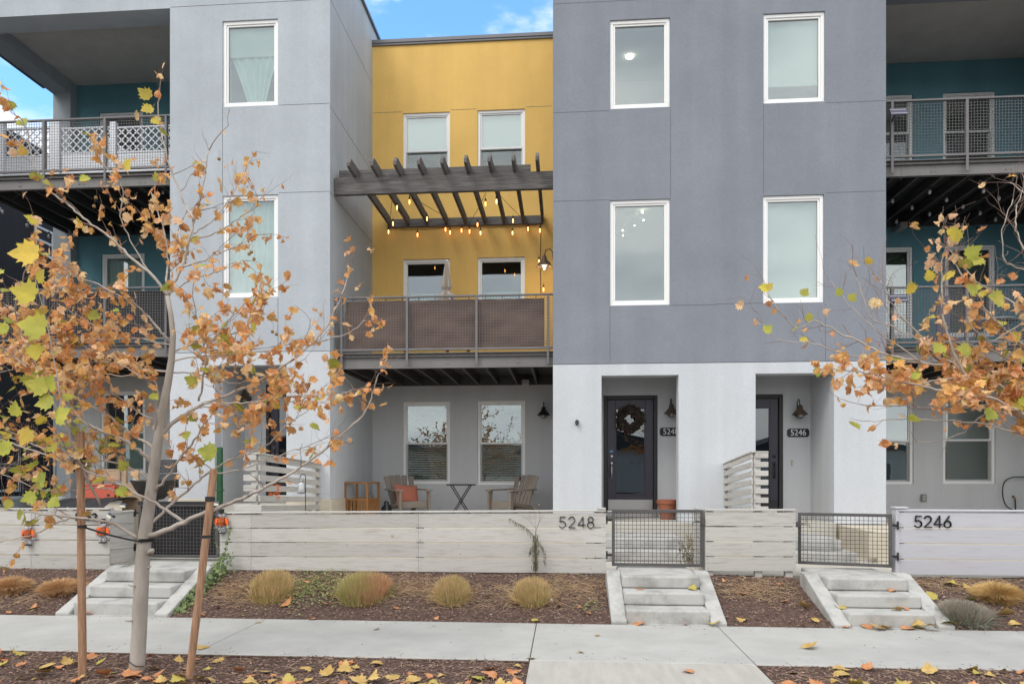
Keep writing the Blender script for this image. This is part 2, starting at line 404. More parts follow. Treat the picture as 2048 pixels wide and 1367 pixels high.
# ============================================================ SETTING: ground, pavement, beds
YF, YB, YD = 12.30, 15.08, 13.45       # tower face, recessed wall, door wall
YS0, YS1, YFE = 6.19, 7.72, 9.17       # sidewalk near and far edge, fence line
def struct(mb, name, m, **k): return tag(mb.build(name, m, **k), kind='structure')
def fbm(x, y, s): return mnoise.noise(Vector((x * s, y * s, 3.7)))
def bedz(x, y):
    t = max(0.0, min(1.0, (y - YS1) / (YFE - 0.1 - YS1)))
    return -0.015 + 0.345 * t + 0.025 * fbm(x, y, 2.3) * min(1, t * 6) + 0.01 * fbm(x, y, 9)
def grid(mb, x0, x1, y0, y1, nx, ny, fz):
    vs = [(x0 + (x1 - x0) * i / nx, y0 + (y1 - y0) * j / ny) for j in range(ny + 1) for i in range(nx + 1)]
    mb.add([(x, y, fz(x, y)) for x, y in vs], [(j * (nx + 1) + i, j * (nx + 1) + i + 1, (j + 1) * (nx + 1) + i + 1, (j + 1) * (nx + 1) + i) for j in range(ny) for i in range(nx)])
g = MB(); g.add([(-900, -900, -0.30), (900, -900, -0.30), (900, 900, -0.30), (-900, 900, -0.30)], [(0, 1, 2, 3)])
struct(g, 'ground', mat('distant ground', (0.36, 0.33, 0.27), 0.95, var=0.3, vs_=0.05))
g = MB(); g.box(-80, 80, -11, 2.0, -0.29, -0.16); struct(g, 'road', mat('asphalt', (0.15, 0.148, 0.142), 0.9, var=0.2, vs_=3, bump=0.003, bs=90))
g = MB(); g.box(-80, 80, 2.0, 2.16, -0.29, -0.01); struct(g, 'kerb', CONC, bevel=0.015)
g = MB(); g.box(-30, 30, YS0 - 0.02, YS1, -0.29, -0.012); struct(g, 'sidewalk_base', SOIL)
XJ = [-19, -16.4, -13.6, -10.8, -8.0, X_(531, YS1), X_(1073, YS1), X_(1435, YS1), X_(2032, YS1), 8.4, 11.2, 14]
g = MB()
for a, b in zip(XJ[:-1], XJ[1:]): g.box(a + 0.004, b - 0.004, YS0, YS1, -0.1, 0.0)
struct(g, 'sidewalk', CONC, bevel=0.006)
XW0, XW1 = X_(1073, YS1), X_(1435, YS1)
g = MB(); g.box(XW0 + 0.004, XW1 - 0.004, 4.3, YS0 - 0.008, -0.1, -0.001); g.box(XW0 + 0.004, XW1 - 0.004, 2.16, 4.292, -0.1, -0.001)
struct(g, 'front_walkway', mat('walkway concrete', (0.47, 0.45, 0.41), 0.9, c2=(0.40, 0.38, 0.345), vs_=2, bump=0.0012, bs=200, stretch=(6, 1, 1), spec=0.2, detail=9), bevel=0.006)
def stripz(x, y): return -0.022 + 0.02 * fbm(x, y, 2) + 0.01 * fbm(x, y, 8)
g = MB(); grid(g, -14, XW0, 2.16, YS0, 150, 50, stripz); struct(g, 'planting_strip', SOIL, smooth=True)
g = MB(); grid(g, XW1, 14, 2.16, YS0, 150, 50, stripz); struct(g, 'planting_strip_beyond_walk', SOIL, smooth=True)

# step flights: x-range, cheek widths
FL = [(-5.93, -4.56), (X_(1222, 7.8), X_(1452, 7.8)), (X_(1665, 7.8), X_(1905, 7.8))]
g = MB()
gaps = [-14] + [e for a, b in FL for e in (a + 0.03, b - 0.03)] + [14]
for i in range(0, len(gaps), 2):
    n = max(6, int((gaps[i + 1] - gaps[i]) * 14)); grid(g, gaps[i], gaps[i + 1], YS1, YFE + 0.12, n, 26, bedz)
struct(g, 'mulch_bed', SOIL, smooth=True)
# yard behind the fences
g = MB(); g.box(-14, 14, YFE + 0.12, 12.2, 0.0, 0.33); struct(g, 'yard', CPALE)

def in_flight(x, m=0.0): return any(a - m < x < b + m for a, b in FL)
def GB(u, v):
    lo, hi = YS1, YFE
    f = lambda y: HV - (bedz(X_(u, y), y) - HC) * FPX / (-X_(u, y) * st + y * ct)
    for _ in range(30):
        m_ = (lo + hi) / 2
        if f(m_) > v: lo = m_
        else: hi = m_
    return Vector((X_(u, lo), lo, bedz(X_(u, lo), lo)))
def near_fl(x): return min(abs(x - e) for a, b in FL for e in (a, b))
# bark chips
def chips(n, zone, zf, sz=(0.012, 0.045)):
    mb = MB()
    for _ in range(n):
        x, y = zone()
        if x is None: continue
        L = rnd.uniform(*sz); w = L * rnd.uniform(0.14, 0.35); a = rnd.uniform(0, math.pi); t = rnd.uniform(-0.5, 0.5)
        c = Vector((x, y, zf(x, y) + rnd.uniform(0.0, 0.014)))
        d = Vector((math.cos(a), math.sin(a), math.sin(t) * 0.7)).normalized() * L / 2
        s_ = Vector((-math.sin(a), math.cos(a), rnd.uniform(-0.5, 0.5))) * w / 2
        h = Vector((0, 0, w * 0.55))
        vs = [c - d, c + s_ * 1.0, c + d, c - s_, c + h + d * 0.2]
        mb.add(vs, [(0, 1, 2, 3), (0, 4, 1), (1, 4, 2), (2, 4, 3), (3, 4, 0)])
    return mb
def zbed():
    x = rnd.uniform(-8.6, 6.6); y = YS1 + (YFE + 0.05 - YS1) * rnd.random()
    return (None, None) if in_flight(x, -0.02) else (x, y)
def zstrip():
    x = rnd.uniform(-5.2, 5.4); y = rnd.uniform(4.75, YS0 + 0.01)
    return (None, None) if XW0 - 0.02 < x < XW1 + 0.02 else (x, y)
mb = chips(34000, zbed, bedz, (0.014, 0.05))
for k in range(300):                                       # chips spilled onto the sidewalk edge
    pass
tag(mb.build('bark_mulch', CHIP), 'dark brown bark mulch covering the bed below the white fence', 'mulch', kind='stuff')
mb = chips(20000, zstrip, stripz, (0.015, 0.055))
tag(mb.build('bark_mulch', CHIP), 'coarse brown bark mulch in the strip between sidewalk and street', 'mulch', kind='stuff')
# dry straw and clippings
def blades(n, zone, zf, L=(0.05, 0.16), w=0.0025, flat=0.25):
    mb = MB()
    for _ in range(n):
        x, y = zone()
        if x is None: continue
        a = rnd.uniform(0, 6.283); l = rnd.uniform(*L); e = rnd.uniform(0.02, flat)
        p = Vector((x, y, zf(x, y) + 0.008)); d = Vector((math.cos(a), math.sin(a), e)) * l
        q = p + d * 0.5 + Vector((0, 0, 0.012)); r_ = p + d
        mb.tube([p, q, r_], [w, w * 0.8, w * 0.4], 3, cap=False)
    return mb
def zstraw():
    c = rnd.choice([(-3.2, 8.7, .9, .35), (-1.9, 8.6, .6, .3), (-0.6, 8.4, 1.2, .4), (2.3, 8.7, .5, .3), (-7.3, 8.1, .9, .25), (0.0, 8.7, .7, .3), (4.6, 8.9, 1, .3), (-4.1, 8.5, .4, .4)])
    x = rnd.gauss(c[0], c[2] * .6); y = rnd.gauss(c[1], c[3] * .6)
    return (None, None) if in_flight(x) or not (YS1 + 0.03 < y < YFE) else (x, y)
tag(blades(5200, zstraw, bedz).build('dry_grass_litter', STRAW), 'pale dry grass clippings scattered over the mulch bed', 'dry grass', kind='stuff')
def zst2():
    x, y = zstrip(); return (x, y)
tag(blades(700, zst2, stripz, (0.04, 0.2), 0.002, 0.12).build('dry_grass_litter', STRAW), 'dry twigs and straw lying in the strip by the street', 'dry grass', kind='stuff')

# ------------------------------------------------------------ concrete step flights
def flight(x0, x1, label, cw=0.17, ztop=0.435, yend=9.35):
    t = thing('concrete_steps', label, 'steps', ((x0 + x1) / 2, 7.8, 0), group='front step flights')
    ys = [7.80, 8.09, 8.39, 8.70]; zs = [0.0, ztop / 3, 2 * ztop / 3, ztop]
    for k in range(3):
        m = MB(); m.box(x0 + cw, x1 - cw, ys[k] + 0.0015, (ys[k + 1] + 0.03) if k < 2 else yend, zs[k] + (0.002 if k else -0.05), zs[k + 1])
        m.build('step' if k < 2 else 'landing', CSTEP, t, bevel=0.022, seg=3)
    for a, b in ((x0, x0 + cw), (x1 - cw, x1)):
        m = MB(); m.prism([(7.735, -0.1), (7.735, 0.035), (7.80, 0.06), (8.72, ztop + 0.012), (8.86, ztop + 0.014), (8.86, -0.1)], 0, a, b)
        m.build('cheek_wall', CSTEP, t, bevel=0.014, seg=2)
    m = MB(); m.box(x0 + cw - 0.001, x1 - cw + 0.001, YS1 + 0.004, 7.80, -0.08, 0.0); m.build('footing', CSTEP, t)
    return t
flight(*FL[0], 'flight of three concrete steps partly hidden behind the tree trunk')
flight(*FL[1], 'flight of three concrete steps below the gate of number 5248')
flight(*FL[2], 'flight of three concrete steps with leaves on it below the gate of number 5246')

# ============================================================ TOWNHOUSES
def rect(u0, u1, v0, v1, Y):
    x0, x1 = X_(u0, Y), X_(u1, Y); xm = (x0 + x1) / 2
    return (x0, x1, Z_(v1, xm, Y), Z_(v0, xm, Y))
HZ = {}
def house(name, label, loc): return thing('townhouse', label, 'townhouse', loc, group='townhouses in the row')
hA = house('a', 'pale blue grey townhouse with teal balcony walls behind the bare orange tree', (-8, YF, 0))
hB = house('b', 'yellow fronted townhouse number 5248 with pergola and brown balcony screen', (0, YF, 0))
hC = house('c', 'slate grey townhouse number 5246 with teal balcony walls on its right', (4, YF, 0))
XL0, XL1, XM, XR0, XR1 = X_(340, YF), X_(660, YF), 2.66, X_(1106, YF), X_(1772, YF)
XE0, XE1 = -11.45, 9.4
TOP = 11.45
# windows: house, rect px, Y, style, inside
W = [
 (hB, 'right', rect(1220, 1340, 38, 216, YF), YF, 'fixed', 'room_lit'),
 (hC, 'right', rect(1527, 1650, 25, 205, YF), YF, 'fixed', 'shade78'),
 (hB, 'right', rect(1220, 1340, 399, 610, YF), YF, 'fixed', 'track'),
 (hC, 'right', rect(1526, 1648, 390, 605, YF), YF, 'fixed', 'shade100'),
 (hA, 'left', rect(445, 556, 40, 212, YF), YF, 'fixed', 'curtain_tied'),
 (hA, 'left', rect(445, 556, 390, 594, YF), YF, 'fixed', 'curtain'),
 (hB, 'yel', rect(806, 900, 225, 374, YB), YB, 'hung', 'shade52'),
 (hB, 'yel', rect(955, 1050, 219, 368, YB), YB, 'hung', 'shade50'),
 (hB, 'yel', rect(806, 900, 518, 672, YB), YB, 'fixed', 'half'),
 (hB, 'yel', rect(955, 1050, 514, 668, YB), YB, 'fixed', 'half'),
 (hB, 'gry', rect(806, 900, 803, 967, YB), YB, 'hung', 'blinds'),
 (hB, 'gry', rect(955, 1050, 801, 969, YB), YB, 'hung', 'blinds'),
 (hC, 'rt', rect(1735, 1826, 190, 338, YB), YB, 'hung', 'olive'),
 (hC, 'rt', rect(1886, 1991, 184, 336, YB), YB, 'hung', 'olive'),
 (hC, 'rt', rect(1735, 1826, 494, 676, YB), YB, 'fixed', 'olive'),
 (hC, 'rt', rect(1890, 1991, 490, 673, YB), YB, 'fixed', 'olive'),
 (hC, 'rg', rect(1735, 1827, 794, 968, YB), YB, 'hung', 'dimroom'),
 (hC, 'rg', rect(1886, 1991, 790, 967, YB), YB, 'hung', 'olive'),
 (hA, 'lt', rect(198, 286, 224, 352, YB), YB, 'fixed', 'dimroom'),
 (hA, 'lt', rect(203, 289, 507, 655, YB), YB, 'fixed', 'curtain'),
 (hA, 'lg', rect(201, 290, 782, 945, YB), YB, 'hung', 'half'),
]
def holes(k): return [w[2] for w in W if w[1] == k]
ZBR = Z_(724, X_(1434, YF), YF); ZBL = ZBR + 0.29      # colour change
# alcoves
AL = {'B': rect(1203, 1357, 750, 1045, YF), 'C': rect(1511, 1668, 746, 1045, YF), 'A': rect(430, 573, 730, 1020, YF)}
def alc(k, zb): a = AL[k]; return (a[0], a[1], zb, a[3])
T = 0.24
# ---- right tower, shared by B (left half) and C (right half)
m = MB(); m.wall(XR0, XM, ZBR, TOP, YF, YF + T, holes('right')); m.build('tower_wall', S_SLATE, hB)
m = MB(); m.wall(XM, XR1, ZBR, TOP, YF, YF + T, holes('right')); m.build('tower_wall', S_SLATE, hC)
m = MB(); m.wall(XR0, XM, 0.80, ZBR - 0.012, YF - 0.004, YF + T, [alc('B', 0)]); m.build('tower_base', S_WHITE, hB)
m = MB(); m.wall(XM, XR1, 0.80, ZBR - 0.012, YF - 0.004, YF + T, [alc('C', 0)]); m.build('tower_base', S_WHITE, hC)
m = MB(); m.box(XR0 + .01, XR1 - .01, YF + 0.01, YF + T, ZBR - 0.012, ZBR); m.build('expansion_joint', JOINT, hB)
m = MB(); m.box(XR0, XR0 + T, YF + T, 22, 0.3, TOP); m.box(XR0 + T, XM, YF + T, 22, TOP - 0.2, TOP - 0.01); m.box(XM - 0.06, XM, YF + T, 22, 0.3, TOP - 0.21); m.build('side_wall', S_SLATE, hB)
m = MB(); m.box(XR1 - T, XR1, YF + T, 22, ZBR, TOP); m.box(XM, XR1 - T, YF + T, 22, TOP - 0.2, TOP - 0.01); m.build('side_wall', S_SLATE, hC)
m = MB(); m.box(XR1 - T, XR1 + 0.003, YF + T, 15.0, 0.8, ZBR - 0.01); m.build('porch_side_wall', S_WHITE, hC)
# ---- left tower (A)
m = MB(); m.wall(XL0, XL1, ZBL, TOP, YF, YF + T, holes('left')); m.box(XL0 - 0.01, XL0 + T, YF + T, 22, ZBL, TOP); m.build('tower_wall', S_BLUE, hA)
m = MB(); m.box(XL1 - T, XL1, YF + T, 22, ZBL, TOP); m.box(XL0 + T, XL1 - T, YF + T, 22, TOP - 0.2, TOP - 0.01); m.build('side_wall', S_BLUE, hA)
m = MB(); m.wall(XL0, XL1, 1.19, ZBL - 0.01, YF - 0.004, YF + T, [alc('A', 0)])
m.box(XL1 - T, XL1 + 0.004, YF + T, YB, 1.19, ZBL - 0.01); m.box(XL0, XL0 + T, YF + T, YB, 1.19, ZBL - 0.01); m.build('tower_base', S_WHITE, hA)
m = MB(); m.box(XL1 - 0.3, XL1 + 0.03, YF - 0.03, YB, 0.3, 1.188); m.box(AL['A'][1], XL1 - 0.3, YF - 0.03, YF + T, 0.3, 1.188)
m.build('foundation', FOUND, hA, bevel=0.01)
m = MB(); m.box(XL0 - 0.03, AL['A'][0], YF - 0.03, YF + T, 0.3, 1.188); m.build('foundation', FOUND, hA, bevel=0.01)
m = MB(); m.box(XL1 - 0.10, XL1 + 0.05, YF - 0.05, 22, TOP, TOP + 0.05); m.box(XL0 - 0.05, XL1 - 0.1, YF - 0.05, YF + 0.2, TOP, TOP + 0.05); m.build('roof_cap', CAPM, hA)
# ---- yellow recess (B)
ZY = Z_(74, X_(925, YB), YB)
m = MB(); m.wall(XL1 - 0.06, XR0 + 0.05, 3.79, ZY - 0.08, YB, YB + T, holes('yel')); m.build('recessed_wall', S_YEL, hB)
m = MB(); m.wall(XL1 - 0.06, XR0 + 0.05, 0.6, 3.785, YB - 0.003, YB + T, holes('gry')); m.build('porch_wall', S_GREY, hB)
m = MB(); m.box(XL1 - 0.02, XR0, YB - 0.05, YB + 0.3, ZY - 0.08, ZY); m.box(XL1 - 0.02, XR0, YB - 0.035, YB + 0.0, ZY - 0.125, ZY - 0.081); m.box(XL1, XR0, YB + 0.3, 22, ZY - 0.25, ZY - 0.1); m.build('roof_cap', CAPM, hB, bevel=0.006)
# ---- right recess (C)
ZC = 10.16
m = MB(); m.wall(XR1 - 0.1, XE1, 3.79, 10.8, YB, YB + T, holes('rt')); m.build('recessed_wall', S_TEAL, hC)
m = MB(); m.wall(XR1 - 0.1, XE1, 0.6, 3.785, YB - 0.003, YB + T, holes('rg')); m.build('porch_wall', S_GREY, hC)
m = MB(); m.box(XR1 + .001, XE1, YF + 0.47, YB, ZC, ZC + 0.2); m.box(XR1 + .001, XE1, YF + 1.75, YF + 1.757, ZC - 0.004, ZC); m.build('balcony_ceiling', S_SOFF, hC)
m = MB(); m.box(XR1, XE1 + 2, YF, YF + 0.47, 9.88, TOP); m.box(XR1, XE1, YF + 0.47, 22, TOP - 0.2, TOP - 0.01); m.build('front_fascia', S_SLATE, hC)
m = MB(); m.box(XE1, XE1 + 3, YF, 22, ZBR, TOP); m.build('end_wall', S_SLATE, hC)
m = MB(); m.box(XE1, XE1 + 3, YF - .003, 22, 0.3, ZBR - .01); m.build('end_wall_base', S_WHITE, hC)
# ---- left recess (A)
m = MB(); m.wall(XE0 + 0.4, XL0 + 0.05, 4.06, 11.0, YB, YB + T, holes('lt')); m.build('recessed_wall', S_TEAL, hA)
m = MB(); m.wall(XE0 + 0.4, XL0 + 0.05, 0.6, 4.055, YB - 0.003, YB + T, holes('lg')); m.build('porch_wall', S_GREY, hA)
m = MB(); m.box(XE0 + 0.4, XL0, YF + 0.47, YB, ZC + .28, ZC + 0.48); m.box(XE0 + .4, XL0, YF + 1.75, YF + 1.757, ZC + .276, ZC + .28); m.build('balcony_ceiling', S_SOFF, hA)
m = MB(); m.box(XE0, XL0, YF, YF + 0.47, 10.16, TOP); m.box(XE0, XL0, YF + 0.47, 22, TOP - 0.2, TOP - 0.01); m.box(XE0, XE0 + 0.40, YF + 0.47, 14.88, 10.161, TOP - 0.2)
m.box(XE0, XE0 + 0.40, YF + 0.002, YF + 0.42, 0.4, 10.16); m.build('front_fascia', S_BLUE, hA)
m = MB(); m.box(XE0, XE0 + 0.41, 14.88, 22, 0.4, TOP - 0.2); m.build('corner_pier', S_BLUE, hA)
m = MB(); m.box(XE0 - .02, XE0 + 0.02, YF + .5, 14.6, 10.13, 10.161); m.build('drip_edge', CAPM, hA)

# control joints: thin dark grooves laid as 2 mm reveal beads
def joints(h, L, Y, mname='control_joint'):
    for (u0, v0, u1, v1) in L:
        m = MB(); a, b = P(u0, v0, Y), P(u1, v1, Y)
        if abs(u0 - u1) > 3: zz = (a.z + b.z) / 2; m.box(a.x, b.x, Y - 0.002, Y + 0.01, zz - 0.004, zz + 0.004)
        else: xx = (a.x + b.x) / 2; m.box(xx - 0.004, xx + 0.004, Y - 0.002, Y + 0.01, b.z, a.z)
        m.build(mname, JOINT, h)
joints(hB, [(1106, 8, 1342, -3), (1106, 226, 1219, 221), (1106, 402, 1219, 400), (1220, 613, 1220, 722), (1341, 217, 1341, 396), (1341, 611, 1433, 608)], YF)
joints(hC, [(1652, 206, 1771, 201), (1650, 386, 1771, 381), (1433, 608, 1525, 605), (1527, 208, 1527, 388), (1651, 607, 1651, 720)], YF)
joints(hA, [(341, 15, 659, -2), (558, 211, 659, 206), (558, 386, 659, 382), (445, 215, 445, 388), (556, 596, 556, 700)], YF)
joints(hB, [(746, 226, 804, 224), (902, 220, 953, 218), (1052, 214, 1104, 212)], YB)
# raking joints of the tower's return face
for z in (Z_(212, XL1, 12.3), Z_(384, XL1, 12.3), Z_(-2, XL1, 12.3)): m = MB(); m.box(XL1 - 0.01, XL1 + 0.002, YF, YB, z - 0.004, z + 0.004); m.build('control_joint', JOINT, hA)
# faint tear stains: small streak vents on return face are left out

# ------------------------------------------------------------ windows
def window(h, r, Y, style, inside):
    x0, x1, z0, z1 = r
    fw = 0.058; yf = Y + 0.028
    m = MB()
    def ring(m, a0, a1, b0, b1, w, y0, y1):
        m.box(a0, a1, y0, y1, b0, b0 + w); m.box(a0, a1, y0, y1, b1 - w, b1)
        m.box(a0, a0 + w, y0, y1, b0 + w, b1 - w); m.box(a1 - w, a1, y0, y1, b0 + w, b1 - w)
    ring(m, x0, x1, z0, z1, fw, yf, Y + T - 0.02)
    win = m.build('window', VINYL, h, bevel=0.004)
    m = MB(); i = fw
    if style == 'fixed':
        ring(m, x0 + i, x1 - i, z0 + i, z1 - i, 0.034, yf + 0.018, yf + 0.07)
        gx0, gx1, gz0, gz1 = x0 + i + .034, x1 - i - .034, z0 + i + .034, z1 - i - .034
        m.build('sash', VINYL, win, bevel=0.004)
        g = MB(); g.box(gx0 - .01, gx1 + .01, yf + 0.045, yf + 0.049, gz0 - .01, gz1 + .01); g.build('pane', GLASS, win)
    else:
        zm = (z0 + z1) / 2
        ring(m, x0 + i, x1 - i, zm - 0.02, z1 - i, 0.03, yf + 0.018, yf + 0.055)
        m.build('upper_sash', VINYL, win, bevel=0.004)
        m = MB(); ring(m, x0 + i, x1 - i, z0 + i, zm + 0.015, 0.034, yf + 0.056, yf + 0.095); m.build('lower_sash', VINYL, win, bevel=0.004)
        m = MB(); ring(m, x0 + i + 0.002, x1 - i - 0.002, z0 + i + 0.002, zm - 0.022, 0.012, yf + 0.022, yf + 0.034); m.build('screen_frame', VDIRT, win); m = MB(); m.box(x0 + i + .01, x1 - i - .01, yf + .027, yf + .0275, z0 + i + .01, zm - .03); m.build('insect_screen', SCREEN, win)
        g = MB(); g.box(x0 + i + .02, x1 - i - .02, yf + 0.036, yf + 0.040, zm, z1 - i - .02); g.build('pane', GLASS, win)
        g = MB(); g.box(x0 + i + .02, x1 - i - .02, yf + 0.074, yf + 0.078, z0 + i + .02, zm); g.build('pane', GLASS, win)
    # room behind
    yr0, yr1 = Y + T + 0.002, Y + 2.4
    a0, a1, b0, b1 = x0 - 0.5, x1 + 0.5, z0 - 0.3, z1 + 0.25
    rm = MB()
    rm.add([(a0, yr0, b0), (a1, yr0, b0), (a1, yr1, b0), (a0, yr1, b0), (a0, yr0, b1), (a1, yr0, b1), (a1, yr1, b1), (a0, yr1, b1)],
           [(0, 1, 2, 3), (4, 7, 6, 5), (3, 2, 6, 7), (0, 3, 7, 4), (1, 5, 6, 2)])
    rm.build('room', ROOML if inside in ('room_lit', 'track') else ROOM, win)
    yb = Y + (0.145 if inside == 'blinds' else 0.16); w_ = x1 - x0
    if inside.startswith('shade') or inside in ('half', 'olive'):
        fr = {'half': 0.0, 'olive': 0.97}.get(inside, None)
        if fr is None: fr = int(inside[5:]) / 100
        if inside != 'half':
            zb = z1 - fw - (z1 - z0 - 2 * fw) * fr
            s_ = MB(); s_.box(x0 + .05, x1 - .05, yb, yb + 0.004, zb, z1 - 0.02); s_.box(x0 + .05, x1 - .05, yb - .006, yb + .01, zb - .012, zb + .012)
            s_.build('roller_shade', OLIVE if inside == 'olive' else SHADE, win)
        else:
            s_ = MB(); zt = z0 + (z1 - z0) * 0.62; s_.box(x0 + .05, x1 - .05, yb + .3, yb + .306, z0, zt); s_.build('cafe_curtain', CURT, win)
    elif inside == 'blinds':
        s_ = MB(); k = 0; z = z1 - 0.09
        while z > z0 + 0.05:
            s_.box(x0 + .06, x1 - .06, -0.024, 0.024, -0.0012, 0.0012, Matrix.Translation((0, yb, z)) @ Matrix.Rotation(R(28 + rnd.uniform(-1.5, 1.5)), 4, 'X')); z -= 0.050
        s_.box(x0 + .055, x1 - .055, yb - .03, yb + .03, z1 - .085, z1 - .04); s_.build('blind', BLIND, win)
    elif inside in ('curtain', 'curtain_tied'):
        s_ = MB(); n = 60; xa, xb = x0 + 0.04, x1 - 0.04; rows = 14; tied = inside == 'curtain_tied'
        zt, zb_ = z1 - 0.03, z0 + 0.02
        vs = []
        for j in range(rows + 1):
            t = j / rows; z = zt + (zb_ - zt) * t
            sq = 0.0
            if tied: sq = max(0.0, (t - 0.32)) / 0.68
            for k in range(n + 1):
                q = k / n; cx = (xa + xb) / 2 + 0.06 * w_
                xx = xa + (xb - xa) * q; xx = xx * (1 - 0.72 * sq ** 0.8) + cx * 0.72 * sq ** 0.8 if sq > 0 else xx
                vs.append((xx, yb + 0.02 * math.sin(q * (34 if tied else 52) + math.sin(q * 9)) + 0.02, z))
        s_.add(vs, [(j * (n + 1) + k, j * (n + 1) + k + 1, (j + 1) * (n + 1) + k + 1, (j + 1) * (n + 1) + k) for j in range(rows) for k in range(n)])
        s_.build('curtain', CURT, win, smooth=True)
        if tied:
            s_ = MB(); s_.box(x0 + .05, x1 - .05, yb - .02, yb - .016, z1 - (z1 - z0) * .38, z1 - .04); s_.build('roller_shade', SHADE, win)
    if inside in ('room_lit', 'track'):
        s_ = MB(); s_.box(x0 + .04, x1 - .04, yb - .03, yb + .03, z1 - .085, z1 - .05); s_.build('shade_cassette', BLIND, win)
    if inside == 'room_lit':
        c = P(1259, 120, Y + 1.5); s_ = MB(); s_.lathe([(0.055, -0.004), (0.055, 0.02)], (c.x, Y + 1.5, b1 - 0.03), 20)
        s_.build('ceiling_light', mat('warm lamp disc', (1, .9, .75), emit=(1, .86, .66), es=12), win)
        s_ = MB(); s_.box(x0 - .2, x0 + 0.2, Y + 2.0, Y + 2.38, b0, b1 - .05); s_.build('inner_wall', mat('beige wall', (.5, .42, .36)), win)
    if inside == 'track':
        s_ = MB()
        pts = [(1285, 424), (1287, 440), (1269, 451), (1245, 460), (1246, 471)]
        hub = P(1263, 432, Y + 1.1); s_.lathe([(0.02, 0.06), (0.10, 0.05), (0.11, 0.0), (0.03, -0.02)], (hub.x, hub.y, hub.z), 14)
        ps = [P(u, v, Y + 1.1) for u, v in pts]
        for p in ps: s_.tube([hub, p + Vector((0, 0, .03))], 0.006, 5)
        s_.build('light_fitting', VDIRT, win)
        for p, r_ in zip(ps, (0.024, 0.016, 0.012, 0.02, 0.012)):
            s_ = MB(); s_.lathe([(0.2 * r_, r_ * .6), (r_, 0), (0.8 * r_, -r_ * .5), (.1 * r_, -r_ * .7)], p, 12); s_.build('bulb', mat('hot bulb', (1, .9, .75), emit=(1, .82, .6), es=14), win, smooth=True)
for h, k, r, Y, style, inside in W: window(h, r, Y, style, inside)

